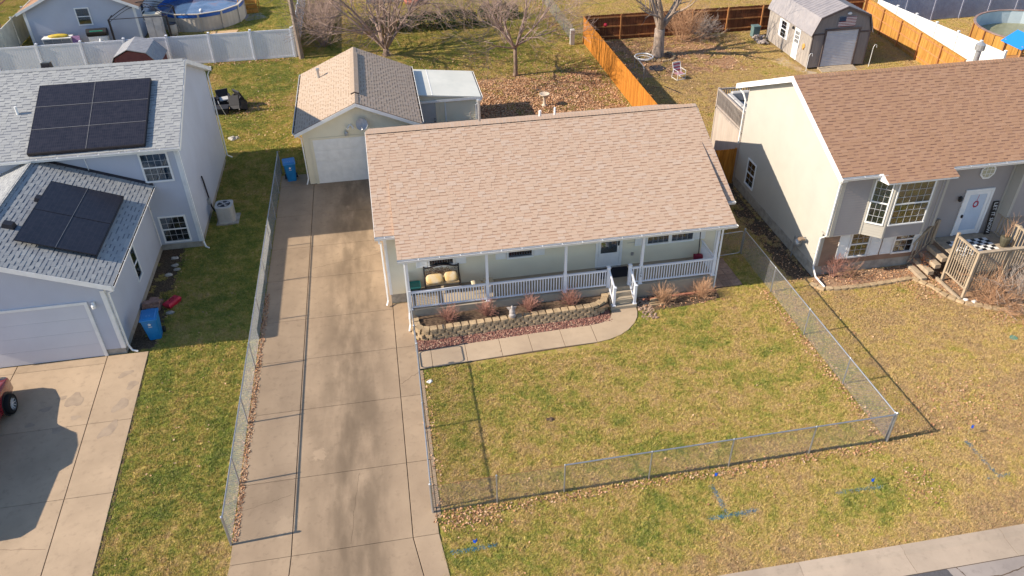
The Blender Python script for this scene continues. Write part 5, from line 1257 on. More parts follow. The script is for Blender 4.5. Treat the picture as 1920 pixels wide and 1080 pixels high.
for s in (-1,1): ob('wing', G().prism([(3.85+s*.05,8.18,.62),(3.85+s*.2,8.24,.84),(3.85+s*.07,8.2,.86)], [(3.85+s*.05,8.21,.62),(3.85+s*.2,8.26,.84),(3.85+s*.07,8.23,.86)]), sm_, stt)
# utility flags and spray marks
fb_ = flat('flag_blue', (.0,.09,.62), .6); pb_ = pm('spray_blue', (.015,.16,.30), (.02,.22,.36), 9, .9, var=.4)
for i, (x, y, lb) in enumerate(((1.0,-1.58,'blue marker flag on the verge nearest the drive'),(8.5,-.55,'blue marker flag just outside the middle of the front fence'),(13.0,-1.62,'blue marker flag on the verge below the fence corner'),(17.3,-.2,'blue marker flag on the far right lawn'))):
    f = thing('marker_flag', lb, 'flag', (x,y,0), group='blue utility marker flags'); ob('wire', G().tube([(x,y,0),(x+.02,y,.42)],.004,4), M['steel'], f)
    ob('flag', G().prism([(x+.02,y,.30),(x+.08,y-.03,.29),(x+.14,y+.02,.31),(x+.14,y+.02,.43),(x+.08,y-.03,.42),(x+.02,y,.42)], [(x+.02,y+.004,.30),(x+.08,y-.026,.29),(x+.14,y+.024,.31),(x+.14,y+.024,.43),(x+.08,y-.026,.42),(x+.02,y+.004,.42)]), fb_, f)
def spray(label, segs, dens=1.0, w=.06, seed=1):
    q = random.Random(seed); g = G()
    for a, b in segs:
        L = math.hypot(b[0]-a[0], b[1]-a[1])
        for _ in range(int(L*230*dens)):
            t = q.random(); x = lerp(a[0],b[0],t)+q.gauss(0,w*.5); y = lerp(a[1],b[1],t)+q.gauss(0,w*.5); an = q.uniform(0,2*PI); l = q.uniform(.02,.05); z = q.uniform(.012,.045)
            c, s = math.cos(an), math.sin(an); g.add([(x-s*.006,y+c*.006,z),(x+s*.006,y-c*.006,z),(x+c*l,y+s*l,z+q.uniform(-.008,.022))], [(0,1,2)])
    tag(ob('spray_paint_mark', g, pb_), label, 'paint mark', 'blue spray marks on the verge')
spray('blue spray line on the verge beside the drive', [((.39,-1.6),(1.7,-1.58))], 1.0, .08, 1)
spray('bright blue T shaped spray mark outside the middle of the front fence', [((7.9,-1.84),(9.38,-1.80)),((8.42,-.78),(8.45,-1.72)),((8.36,-.74),(8.48,-.74))], 1.3, .08, 2)
spray('blue spray line on the verge below the fence corner', [((11.97,-1.62),(13.42,-1.68))], .8, .08, 3)
spray('faded blue T shaped spray mark on the far right lawn', [((17.05,-.5),(17.1,-1.9)),((16.7,-1.98),(17.5,-1.93)),((16.96,-.5),(17.15,-.55))], .75, .07, 4)
tag(ob('dark_clump', G().blob((4.23,2.95,.015),(.11,.09,.05),1,1,.35).blob((4.12,2.97,.01),(.06,.05,.04),2,1,.3), M['soil']), 'small dark clump in the middle of the fenced lawn', 'clump')
tag(ob('white_rock', G().blob((.42,5.55,.03),(.11,.08,.05),4,1,.25), M['white']), 'white rock on the grass beside the drive fence below the gate', 'stone')
# birdbath
bb_ = thing('birdbath', 'pale stone birdbath on the leaf strewn lawn behind the house', 'birdbath', (9.5,28.9,0)); bs_ = pm('birdbath_stone', (.55,.46,.36), (.45,.37,.29), 6, .9)
ob('pedestal', G().lathe([(.2,0),(.19,.06),(.1,.12),(.085,.35),(.10,.55),(.13,.62)],14,(9.5,28.9,0)), bs_, bb_, smooth=True)
ob('bowl', G().lathe([(.1,.62),(.26,.68),(.32,.78),(.29,.78),(.22,.72),(.0,.70)],18,(9.5,28.9,0)), bs_, bb_, smooth=True)
tag(ob('blue_tub', G().lathe([(.34,.02),(.38,.95),(.42,1.0),(.37,1.0),(.34,.6),(.0,.58)],20,(4.35,25.0,0)), flat('light_blue', (.08,.45,.72), .4), smooth=True), 'light blue plastic tub against the white roofed lean-to', 'tub')
tag(ob('utility_pedestal', G().box(13.62,13.92,39.35,39.6,0,1.05).prism([(13.6,39.33,1.05),(13.94,39.33,1.05),(13.94,39.62,1.05),(13.6,39.62,1.05)], [(13.66,39.4,1.14),(13.88,39.4,1.14),(13.88,39.56,1.14),(13.66,39.56,1.14)]), pm('pedestal_grey', (.55,.53,.50), None, 4, .6)), 'pale grey utility pedestal by the corner of the wooden fence', 'utility box')
# patio chairs heaped on the left lawn
wk_ = pm('black_wicker', (.028,.028,.034), (.014,.014,.018), 40, .7, bmp=.5, bscale=60)
def wicker_chair(label, x, y, rz, pitch, roll, cush, z=0):
    t = thing('wicker_chair', label, 'chair', (x,y,0), rz, 'black wicker chairs on the left lawn')
    MT = Matrix.Translation((x,y,z)) @ Matrix.Rotation(rz,4,'Z') @ Matrix.Rotation(pitch,4,'X') @ Matrix.Rotation(roll,4,'Y')
    ob('seat_base', G().box(-.34,.34,-.34,.34,.08,.36), wk_, t, MT); ob('backrest', G().prism([(-.36,.26,.30),(.36,.26,.30),(.36,.36,.30),(-.36,.36,.30)], [(-.36,.36,.86),(.36,.36,.86),(.36,.45,.86),(-.36,.45,.86)]), wk_, t, MT)
    for s in (-1,1): ob('armrest', G().box(s*.36-.05,s*.36+.05,-.36,.28,.08,.60), wk_, t, MT)
    for a in (-.32,.32):
        for b in (-.3,.3): ob('leg', G().box(a-.03,a+.03,b-.03,b+.03,0,.08), M['black'], t, MT)
    if cush: ob('seat_cushion', cushion(G(),-.3,.3,-.32,.24,.362,.46,.03), pm('pale_cushion', (.5,.5,.5), None, 5, .9) if 'pale_cushion' not in bpy.data.materials else bpy.data.materials['pale_cushion'], t, MT)
wicker_chair('upright black wicker chair with pale cushion at the back of the heap', -9.75, 33.1, .3, 0, 0, True)
wicker_chair('black wicker chair tipped on its back at the right of the heap', -8.75, 32.7, -.9, math.radians(35), 0, False, .1)
wicker_chair('black wicker chair lying on its front with pale cushion', -8.8, 31.75, 2.6, math.radians(28), .2, True, .08)
wicker_chair('black wicker chair half hidden by the white house corner', -10.4, 32.6, 1.4, 0, 0, False)
wt = thing('wicker_table', 'low black wicker table among the heaped chairs', 'table', (-9.75,31.75,0), group=None)
ob('table_top', G().box(-10.2,-9.3,31.4,32.1,.36,.42), wk_, wt); ob('table_base', G().box(-10.15,-9.35,31.45,32.05,.05,.36), wk_, wt); ob('frame_bar', G().tube([(-9.5,31.35,.02),(-9.75,31.4,.75),(-9.85,31.8,.78)],.02,6), M['steel'], wt)
tag(ob('rock_heap', G().blob((-8.75,27.8,.07),(.22,.15,.12),1,1,.3).blob((-8.5,27.85,.05),(.14,.12,.09),2,1,.3).blob((-8.72,27.62,.04),(.1,.08,.07),3,1,.3), dbr), 'small heap of pale rocks on the lawn behind the white house', 'rocks')
# parked car, only its front corner in view
CR = thing('parked_car', 'dark red car at the left edge with only its front wheel and fender in view', 'car', (-14.6,4.3,0))
cp = pm('dark_red_paint', (.20,.012,.022), (.17,.010,.018), 1.5, .25, spec=.6)
cpn = cp.node_tree.nodes['Principled BSDF']; cpn.inputs['Coat Weight'].default_value = .6; cpn.inputs['Coat Roughness'].default_value = .08
secs = [(7.75,.62,.30,.62,.70),(7.55,.82,.26,.86,.76),(7.0,.90,.26,1.02,.80),(6.0,.92,.26,1.14,.82),(5.75,.93,.26,1.20,.82),(5.05,.93,.26,1.86,.66),(4.5,.93,.26,1.95,.70),(3.7,.93,.26,1.95,.72),(3.45,.93,.26,1.72,.76),(1.3,.92,.28,1.68,.76),(1.05,.86,.34,1.5,.72)]
g = G(); n = 14
for y, hw, zb, zt, tw in secs:
    belt = min(zt-.02, 1.08); r_ = [(-hw*.9,zb),(-hw,zb+.12),(-hw-.0,zb+.35),(-hw,belt-.12),(-hw*.97,belt),(-lerp(hw,tw,.55),lerp(belt,zt,.6)),(-tw+.03,zt-.03)]
    full = r_+[(-a,z) for a, z in r_[::-1]]
    g.v += [(-14.62+a,y,z+.02) for a, z in full]
for i in range(len(secs)-1):
    for k in range(n): g.f.append((i*n+k,i*n+(k+1) % n,(i+1)*n+(k+1) % n,(i+1)*n+k)); g.m.append(0)
g.f.append(tuple(range(n))); g.m.append(0); g.f.append(tuple((len(secs)-1)*n+k for k in range(n))[::-1]); g.m.append(0)
ob('body', g, cp, CR, smooth=True)
ob('windscreen', G().add([(-15.3,5.72,1.235),(-13.94,5.72,1.235),(-14.02,5.08,1.87),(-15.22,5.08,1.87)], [(0,1,2,3)]), flat('car_glass', (.02,.025,.03), .05), CR)
ob('side_window', G().add([(-13.705,5.35,1.12),(-13.705,3.75,1.12),(-13.86,3.8,1.78),(-13.86,4.95,1.78)], [(0,1,2,3)]), bpy.data.materials['car_glass'], CR)
ob('wing_mirror', G().blob((-13.52,5.35,1.2),(.13,.08,.09),1,2,.03), cp, CR, smooth=True)
ob('headlight', G().blob((-14.0,7.5,.82),(.18,.14,.08),2,2,.03), bpy.data.materials['window_glass'], CR, smooth=True)
rimm = flat('alloy', (.72,.73,.75), .35, .35)
for wx, wyy in ((-13.72,6.72),(-13.72,2.4),(-15.52,6.72),(-15.52,2.4)):
    s = 1 if wx > -14.6 else -1
    ob('wheel_arch', G().tube([(wx+s*.005,wyy,.40),(wx+s*.03,wyy,.40)],.42,24), M['black'], CR)
    prof = [(.20,-.11),(.30,-.115),(.345,-.09),(.35,0),(.345,.09),(.30,.115),(.20,.11)]
    MW = Matrix.Translation((wx+s*.06,wyy,.385)) @ Matrix.Rotation(PI/2,4,'Y')
    w_ = ob('wheel', G().lathe(prof,28,(0,0,0),cap=False), M['rubber'], CR, MW, smooth=True)
    rg = G().lathe([(.205,.095*s),(.225,.112*s),(.205,.105*s)],24,(0,0,0),cap=False).lathe([(.05,.06*s),(.05,.09*s),(.001,.095*s)],12)
    for k in range(10):
        a = 2*PI*k/10; da = .075; rg.prism([(.04*math.cos(a-.3),.04*math.sin(a-.3),.05*s),(.215*math.cos(a-da),.215*math.sin(a-da),.075*s),(.215*math.cos(a+da),.215*math.sin(a+da),.075*s),(.04*math.cos(a+.3),.04*math.sin(a+.3),.05*s)], [(.04*math.cos(a-.3),.04*math.sin(a-.3),.085*s),(.215*math.cos(a-da),.215*math.sin(a-da),.1*s),(.215*math.cos(a+da),.215*math.sin(a+da),.1*s),(.04*math.cos(a+.3),.04*math.sin(a+.3),.085*s)])
    ob('rim', rg, rimm, w_, MW); ob('brake_disc', G().lathe([(.2,.02*s),(.2,.04*s),(.001,.04*s)],20), M['dmetal'], w_, MW)
tag(ob('valve_cover', G().lathe([(.14,0),(.14,.03),(.0,.035)],14,(22.05,3.85,.01)), pm('green_cover', (.10,.24,.18), None, 6, .7)), 'round green valve cover under the small tree on the right lawn', 'cover')
# ================================================================ fences at the back
def woodm(name, c, c2):
    return pm(name, c, c2, 5, .8, stretch=(2.5,2.5,.22), bmp=.35, bscale=20, var=.16, spec=.2)
W_OR = woodm('orange_stained_wood', (.50,.20,.032), (.33,.115,.015)); W_BR = woodm('shaded_fence_stave_wood', (.20,.075,.035), (.12,.045,.022)); W_TAN = woodm('honey_stained_wood', (.50,.26,.065), (.35,.165,.035)); W_GR = woodm('grey_fence_wood', (.42,.34,.28), (.28,.22,.18)); W_PO = woodm('cedar_post', (.50,.24,.09), (.34,.15,.06))  # W_BR holds the back fence's shade in its colour; pool staves share it
def picket_fence(label, a, b, h, bw, mat, side=1, posts=2.4, post_mat=None, rails=True, cap=True):
    a = Vector((*a,0)); b = Vector((*b,0)); u = (b-a).normalized(); L = (b-a).length; s = Vector((-u.y,u.x,0))*side; rz = math.atan2(u.y,u.x)
    t = thing('wooden_fence', label, 'fence', a, group='wooden board fences')
    me = G().prism([(.003,-.009,0),(bw-.003,-.009,0),(bw-.003,.009,0),(.003,.009,0)], [(.003,-.009,h-.03),(bw-.003,-.009,h-.03),(bw-.003,.009,h-.03),(.003,.009,h-.03)])
    me.prism([(.003,-.009,h-.03),(bw-.003,-.009,h-.03),(bw-.003,.009,h-.03),(.003,.009,h-.03)], [(.02,-.009,h),(bw-.02,-.009,h),(bw-.02,.009,h),(.02,.009,h)]); me = me.mesh('board'); me.materials.append(mat)
    q = random.Random(len(label)); n = int(L/bw)
    for i in range(n):
        p = a+u*(i*bw)-s*q.uniform(-.004,.004); ob('board', me, None, t, T(p.x,p.y,.03+q.uniform(-.012,.012),rz))
    pmt = post_mat or mat; k = max(1, int(L/posts))
    for i in range(k+1):
        p = a+u*(L*i/k)+s*.085; ob('post', G().box(-.045,.045,-.045,.045,-.02,h+.02), pmt, t, T(p.x,p.y,0,rz))
    for z in (.25,.95,h-.22): 
        p = a+s*.025; ob('rail', G().box(0,L,-.018,.018,z,z+.09), pmt, t, T(p.x,p.y,0,rz))
    if cap: ob('cap_board', G().box(0,L,-.05,.09 if side > 0 else .05,h+.02,h+.05), mat, t, T(a.x,a.y,0,rz))
    return t
picket_fence('orange stained board fence running back from the cream house', (14.65,39.8), (14.65,17.4), 1.83, .145, W_OR, side=1, post_mat=W_PO, cap=False)
picket_fence('dark stained board fence across the back of the right yard', (14.75,39.9), (36.3,39.5), 1.83, .145, W_BR, side=-1, post_mat=W_PO, cap=False)
picket_fence('honey board fence on the right side of the shed yard', (36.5,39.4), (35.2,26.2), 1.83, .145, W_TAN, side=-1, post_mat=W_PO)
picket_fence('short brown board fence between the orange fence and the greige house', (14.8,17.35), (16.62,17.35), 1.88, .14, W_OR, side=1, post_mat=W_PO, cap=False)
def vinyl_fence(label, pts, h, mat, grooves=True, pw=.13):
    t = thing('vinyl_fence', label, 'fence', (*pts[0],0), group='vinyl privacy fences')
    for x, y in pts: post(t, x, y, 0, h+.12, pw, mat)
    for a, b in zip(pts, pts[1:]):
        a = Vector((*a,0)); b = Vector((*b,0)); u = (b-a).normalized(); L = (b-a).length; rz = math.atan2(u.y,u.x); MT = T(a.x,a.y,0,rz)
        o = ob('fence_rail', G().box(pw/2,L-pw/2,-.025,.025,.05,.19).box(pw/2,L-pw/2,-.025,.025,h-.09,h+.03), mat, t, MT)
        n = int((L-pw)/.155); bw = (L-pw)/n; me = G().box(.004,bw-.004,-.014,.014,.19,h-.09).mesh('plank'); me.materials.append(mat)
        for i in range(n): ob('plank', me, None, o, MT @ Matrix.Translation((pw/2+i*bw,0,0)))
    return t
vpost = [(-27.8+2.745*i, 40.95) for i in range(9)]
vinyl_fence('long white vinyl privacy fence behind the left house', vpost[0:9], 1.98, M['vinyl'])
vinyl_fence('white vinyl privacy fence running back beside the utility pole', [(-5.7,41.1+2.6*i) for i in range(6)], 1.98, M['vinyl'])
vinyl_fence('cream lit white vinyl fence at the far left beside the white gable house', [(-25.9,42.5),(-26.0,45.2),(-26.1,47.9),(-26.2,50.6),(-26.3,53.3)], 1.95, pm('lit_white_vinyl', (.74,.73,.64), None, 2, .4))  # white vinyl with the cream light on it painted into the colour
vw = pm('mottled_white_vinyl', (.80,.80,.79), (.66,.66,.65), 5, .45)
vinyl_fence('white vinyl fence behind the honey board fence', [(lerp(36.9,38.1,i/6),lerp(38.7,26.6,i/6)) for i in range(7)], 1.95, vw)
gp = pm('blue_grey_vinyl', (.34,.36,.45), (.28,.29,.37), 3, .5)
vinyl_fence('blue grey privacy fence at the top right', [(37.1+2.4*i,39.0+.05*i) for i in range(8)], 2.0, gp)
# utility pole and its wires
UP = thing('utility_pole', 'weathered wooden utility pole at the corner of the white vinyl fence', 'utility pole', (-5.4,40.7,0))
ob('pole', G().tube([(-5.42,40.62,-.1),(-5.5,40.66,3),(-5.6,40.7,8.6)],[.18,.165,.13],10), pm('pole_wood', (.34,.27,.22), (.22,.17,.14), 8, .9, stretch=(1,1,.1), bmp=.5), UP)
ob('service_wire', G().tube([(-5.6,40.7,8.2),(-9.2,44.5,5.0),(-13,48,3.2),(-15,49.5,2.4)],.012,4), M['dmetal'], UP)
ob('guy_wire', G().tube([(-5.55,40.7,6.5),(-5.9,44.5,0)],.01,4), M['dmetal'], UP)
# back chain link run
bc = thing('chain_link_fence', 'faint chain link fence running back from the utility pedestal', 'fence', (13.9,40,0), group='chain link fences at the back')
g = G()
for i in range(6): ob('post', G().tube([(13.9,40.1+2.6*i,0),(13.9,40.1+2.6*i,1.25)],.025,6), M['galv'], bc)
ob('wire_mesh', wires(g, (13.9,40.1), (13.9,53.1), .05, 1.2, .11), M['steelwire'], bc, kind='stuff')
# hedges at the back
evg = pm('evergreen_leaf', (.085,.115,.045), (.05,.07,.03), 5, .8, var=.4, spec=.2)
def hedge(label, x, y, rx, ry, h, seed):
    t = thing('evergreen_hedge', label, 'hedge', (x,y,0), group='dark hedges across the back'); q = random.Random(seed); g = G()
    for _ in range(1500):
        a, b = q.uniform(-1,1), q.uniform(-1,1); hh = h*(1-.35*abs(a)**3-.25*b*b)*(.85+.3*mnoise.noise((a*3,b*3,seed))); z = hh*(1-q.random()**2.2)
        if q.random() < .3: z = hh
        s = q.uniform(.05,.11); d = Vector((q.uniform(-1,1),q.uniform(-1,1),q.uniform(-.2,1))).normalized(); e = d.orthogonal().normalized()*s; f = d.cross(e)*.6; P = Vector((x+a*rx,y+b*ry,z))
        g.add([P-e,P-f,P+e,P+f], [(0,1,2,3)])
    ob('foliage', g, evg, t, kind='stuff')
    g = G()
    for _ in range(40): 
        a = q.uniform(-.9,.9); grow(g, Vector((x+a*rx,y+q.uniform(-.5,.5)*ry,0)), Vector((q.uniform(-.4,.4),q.uniform(-.4,.4),1)).normalized(), h*1.05, .012, 1, 3, q, .4, .02, (2,4), (.3,.9), .4, .006)
    ob('twigs', g, M['twig'], t)
for i, (x, y, rx, h, lb) in enumerate(((.6,45.6,1.5,1.1,'leftmost dark hedge clump in the row across the back'),(3.4,45.5,1.5,1.3,'second dark hedge clump from the left across the back'),(6.2,45.4,1.5,1.35,'third dark hedge clump from the left across the back'),(9.6,47.0,1.6,1.1,'rightmost dark hedge clump across the back'))): hedge(lb, x, y, rx, .9, h, i+3)
# ================================================================ shed
SD = thing('barn_shed', 'grey brown gambrel barn shed with roll up door', 'shed', (29.7,34.3,0))
shw = pm('shed_wall', (.40,.355,.31), (.27,.24,.22), 3, .85, stretch=(3,3,.2), bmp=.3); shd = pm('shed_front', (.28,.25,.235), (.24,.21,.20), 4, .8, stretch=(3,3,.3)); shr = pm('shed_metal_roof', (.36,.33,.33), (.29,.27,.28), 2, .5, metal=.2)
x0, x1, y0, y1, cx = 27.72, 31.72, 31.3, 37.5, 29.72
prof = [(x0,.12),(x1,.12),(x1,2.35),(31.4,3.3),(cx,3.9),(28.04,3.3),(x0,2.35)]
ob('wall_shell', G().prism([(a,y0,z) for a, z in prof], [(a,y1,z) for a, z in prof]), shd, SD)
for i in range(20):
    yy = y0+.02+i*(y1-y0-.04)/20; ob('wall_board', G().box(x0-.022,x0-.001,yy+.004,yy+(y1-y0-.04)/20-.004,.13,2.33), shw, SD)
rp = [(x0-.16,2.22),(28.0,3.34),(cx,3.98),(31.44,3.34),(x1+.16,2.22)]
for (a, za), (b, zb) in zip(rp, rp[1:]):
    r = ob('roof_slope', G().hexa([(a,y0-.12,za),(b,y0-.12,zb),(b,y1+.12,zb),(a,y1+.12,za),(a,y0-.12,za+.05),(b,y0-.12,zb+.05),(b,y1+.12,zb+.05),(a,y1+.12,za+.05)]), shr, SD)
    for k in range(21):
        yy = y0-.1+k*(y1-y0+.2)/20; ob('roof_rib', G().hexa([(a,yy-.02,za+.05),(b,yy-.02,zb+.05),(b,yy+.02,zb+.05),(a,yy+.02,za+.05),(a,yy-.01,za+.075),(b,yy-.01,zb+.075),(b,yy+.01,zb+.075),(a,yy+.01,za+.075)]), shr, r)
    ob('rake_trim', G().hexa([(a,y0-.15,za-.08),(b,y0-.15,zb-.08),(b,y0-.121,zb-.08),(a,y0-.121,za-.08),(a,y0-.15,za+.06),(b,y0-.15,zb+.06),(b,y0-.121,zb+.06),(a,y0-.121,za+.06)]), pm('shed_trim', (.13,.10,.095), None, 6, .8) if 'shed_trim' not in bpy.data.materials else bpy.data.materials['shed_trim'], r)
tr = bpy.data.materials['shed_trim']; sf = WF('x', y0, -1)
rd = ob('roll_up_door', sf.box(sf.box(sf.box(G(),28.53,28.63,.002,.07,.14,2.5),30.87,30.97,.002,.07,.14,2.5),28.5,31.0,.002,.09,2.5,2.62), tr, SD)
rm_ = pm('roller_white', (.62,.63,.66), (.55,.56,.6), 3, .45)
for i in range(22): z = .15+i*.106; ob('door_slat', G().prism([(28.64,y0-.012,z),(28.64,y0-.03,z+.03),(28.64,y0-.03,z+.075),(28.64,y0-.012,z+.104),(28.64,y0-.004,z+.104),(28.64,y0-.004,z)], [(30.86,y0-.012,z),(30.86,y0-.03,z+.03),(30.86,y0-.03,z+.075),(30.86,y0-.012,z+.104),(30.86,y0-.004,z+.104),(30.86,y0-.004,z)]), rm_, rd)
ob('batten', sf.box(sf.box(sf.box(sf.box(G(),x0,28.5,.002,.03,2.25,2.36),31.0,x1,.002,.03,2.25,2.36),x0-.02,x0+.06,.031,.05,.12,2.3),x1-.06,x1+.02,.031,.05,.12,2.3), tr, SD)
ob('ramp', G().hexa([(28.5,y0-.75,.0),(31.0,y0-.75,.0),(31.0,y0-.02,0),(28.5,y0-.02,0),(28.5,y0-.75,.03),(31.0,y0-.75,.03),(31.0,y0-.02,.14),(28.5,y0-.02,.14)]), wd2, SD)
sw = WF('y', x0-.023, -1)
window(SD, sw, 34.75, 35.45, 1.0, 2.05, cols=2, rows=2, back='darkroom', trim=.06)
for a0, a1 in ((34.42,34.68),(35.52,35.78)): ob('shutter', sw.box(G(),a0,a1,.001,.03,.95,2.1), M['white'], SD)
sdr = ob('side_door', sw.box(G(),32.75,33.5,.001,.045,.15,2.15), M['white'], SD)
for i in range(3):
    for j in range(3): ob('pane', sw.box(G(),32.86+i*.18,33.0+i*.18,.046,.05,1.22+j*.27,1.44+j*.27), M['darkroom'], sdr)
ob('wall_ornament', G().blob((x0-.06,32.1,1.3),(.03,.16,.2),3,1,.3), pm('ochre_ornament', (.6,.33,.09), None, 6, .7), SD)
ob('wall_lamp', G().lathe([(.03,0),(.09,.04),(.06,.16),(.02,.2)],8,(x0-.12,33.75,1.95)), M['black'], SD)
fg = ob('flag_panel', G().box(29.3,30.5,y0-.05,y0-.03,2.72,3.35), M['white'], SD)
for i in range(13): ob('flag_stripe', G().box(29.301 if i < 7 else 29.78,30.499,y0-.056,y0-.051,2.722+i*.048,2.722+(i+1)*.048-.002), pm('flag_red', (.30,.05,.05), None, 6, .8) if 'flag_red' not in bpy.data.materials else bpy.data.materials['flag_red'], fg) if i % 2 == 0 else None
ob('flag_canton', G().box(29.301,29.775,y0-.058,y0-.0515,3.06,3.349), pm('flag_navy', (.05,.08,.14), None, 6, .8), fg)
ob('gable_ornament', G().blob((29.9,y0-.08,3.55),(.16,.03,.08),2,1,.3), M['white'], SD)
ob('shed_path', G().slab([(26.2,33.4),(27.4,33.9),(27.55,31.2),(28.2,30.6),(27.6,30.2),(26.9,31.5)], -.01, .02), M['walk'], kind='structure')
for i, (x, y, z, hh, lb) in enumerate(((31.95,30.9,0,1.5,'white shepherd hook pole at the right corner of the shed'),(27.55,31.0,0,1.2,'small shepherd hook at the left corner of the shed'))):
    tag(ob('shepherd_hook', G().tube([(x,y,0),(x+.02,y,hh-.15),(x+.1,y,hh),(x+.22,y,hh-.02),(x+.25,y,hh-.2)],.018,6), M['white']), lb, 'garden hook', 'shepherd hooks')
rkm = pm('field_stone', (.38,.32,.28), (.25,.21,.19), 6, .9, var=.25)
rk = thing('stone_pile', 'pile of field stones against the left wall of the shed', 'stones', (27.2,37.3,0)); q = random.Random(9)
for i in range(26): ob('stone', G().blob((0,0,0),(.17,.14,.11),i,1,.2), rkm, rk, T(27.25+q.uniform(-.35,.3),37.4-q.uniform(-.4,.9),.08+q.uniform(0,.45)*max(0,1-i/22),q.uniform(0,3)))
tag(ob('teal_crate', G().box(27.0,27.5,38.1,38.6,0,.75).box(26.97,27.53,38.07,38.63,.75,.82), pm('teal_grey', (.13,.2,.2), None, 5, .7)), 'dull teal box behind the stone pile by the shed', 'box')
# ---- right yard things
gc = thing('garden_chair', 'white framed garden chair with pink striped webbing', 'chair', (18.9,31.4,0)); wf_ = M['white']; MT = T(18.95,31.5,0,math.radians(15)); g = G()
for s in (-.29,.29): g.tube([(s,-.3,0),(s,-.3,.6),(s,.25,.62),(s,.35,.05)],.02,6).tube([(s,-.3,.02),(s,.35,.05)],.02,6).tube([(s,.18,.38),(s,.42,.98)],.02,6)
g.tube([(-.29,.42,.98),(.29,.42,.98)],.02,6).tube([(-.29,-.3,.38),(.29,-.3,.38)],.02,6).tube([(-.29,-.3,.05),(.29,-.3,.05)],.02,6); ob('frame', g, wf_, gc, MT)
pk = pm('pink_webbing', (.55,.10,.16), (.42,.05,.10), 14, .8); pk2 = pm('white_webbing', (.6,.5,.52), None, 10, .8)
for i in range(6): ob('seat_strap', G().box(-.28,.28,-.28+i*.085,-.205+i*.085,.375,.39), pk if i % 2 else pk2, gc, MT)
for i in range(6): z = .45+i*.09; y = .21+(z-.38)*.4; ob('back_strap', G().hexa([(-.28,y-.01,z),(.28,y-.01,z),(.28,y,z),(-.28,y,z),(-.28,y+.02,z+.08),(.28,y+.02,z+.08),(.28,y+.03,z+.08),(-.28,y+.03,z+.08)]), pk2 if i % 2 else pk, gc, MT)
tag(ob('white_hoop', G().tube([(17.85+.62*math.cos(2*PI*k/24),35.4+.62*math.sin(2*PI*k/24),.22) for k in range(25)],.045,6).tube([(17.85+.5*math.cos(2*PI*k/24),35.4+.5*math.sin(2*PI*k/24),.1) for k in range(25)],.03,6), M['white']), 'white ring frame on the ground left of the thick tree', 'ring')
tag(ob('dark_disc', G().lathe([(.56,0),(.56,.03),(.5,.05),(.0,.05)],26,(18.2,33.55,.005)), pm('dark_mat', (.05,.045,.05), None, 12, .9)), 'dark round mat on the ground below the thick tree', 'mat')
tr_ = thing('tree_ring', 'ring of stones round the foot of the thick tree', 'edging', (19,35.8,0))
for k in range(16): a = 2*PI*k/16; ob('stone', G().box(-.15,.15,-.08,.08,0,.12), blockm, tr_, T(19.1+1.0*math.cos(a),35.7+1.0*math.sin(a),.0,a+PI/2))
tag(ob('coiled_hose', G().tube([(19.5+.25*math.cos(k*.6),35.2+.2*math.sin(k*.6),.08+.012*k) for k in range(32)],.03,5), M['dmetal']), 'dark coiled hose at the right foot of the thick tree', 'hose')
tag(ob('metal_handrail', G().tube([(16.75,34.0,0),(16.75,34.0,.75),(16.72,33.8,.85),(16.65,31.9,.85),(16.63,31.7,.75),(16.63,31.65,0)],.025,6).tube([(16.95,34.0,0),(16.95,34.0,.5)],.02,6), M['steel']), 'bent metal handrail lying along the orange fence', 'rail')
tag(ob('garden_stake', G().tube([(17.6,30.3,.05),(18.2,29.0,.06)],.025,5), M['dmetal']), 'thin dark pole lying on the grass below the garden chair', 'pole')
tag(ob('pink_ball', G().blob((16.15,39.3,1.3),.13,1,2,.0), M['red'], smooth=True), 'small pink ball hung on the dark back fence', 'ball')
# ---- right pool and play set
PR = thing('round_pool', 'above ground pool with honey wooden sides at the top right', 'pool', (45.2,32.6,0)); pcx, pcy, prr = 45.2, 32.4, 3.95
for k in range(28):
    a = 2*PI*k/28; a2 = 2*PI*(k+1)/28; g = G()
    c = lambda r, t, z: (pcx+r*math.cos(t), pcy+r*math.sin(t), z)
    g.add([c(prr,a,0),c(prr,a2-.012,0),c(prr,a2-.012,1.3),c(prr,a,1.3),c(prr-.03,a,0),c(prr-.03,a2-.012,0),c(prr-.03,a2-.012,1.3),c(prr-.03,a,1.3)], [(0,1,2,3),(7,6,5,4),(3,2,6,7)]); ob('side_panel', g, W_TAN, PR)
    if k % 2 == 0: ob('stave', G().tube([c(prr+.03,a,0),c(prr+.03,a,1.32)],.05,5), W_BR, PR)
ob('liner', G().lathe([(prr-.07,1.3),(prr-.08,.35)],28,(pcx,pcy,0),cap=False), pm('pale_liner', (.50,.58,.62), (.42,.50,.55), .8, .5), PR)
ob('rim', G().lathe([(prr+.06,1.3),(prr+.06,1.36),(prr-.1,1.36),(prr-.1,1.3)],28,(pcx,pcy,0),cap=False), pm('rim_brown', (.26,.15,.12), (.36,.26,.22), 2, .6), PR)
ob('water', G().lathe([(prr-.08,.40),(.001,.40)],28,(pcx,pcy,0),cap=False), pm('murky_water', (.26,.25,.14), (.20,.20,.11), 1, .12), PR)
PSx = thing('play_set', 'wooden play set with blue canopy at the top right', 'play set', (39.9,27.3,0))
for a in (39.1,40.6):
    for b in (26.5,28.0): ob('post', G().box(a-.05,a+.05,b-.05,b+.05,0,2.3), W_PO, PSx)
ob('platform', G().box(39.05,40.65,26.45,28.05,1.1,1.18), W_PO, PSx)
cn = flat('canopy_blue', (.01,.20,.62), .6)
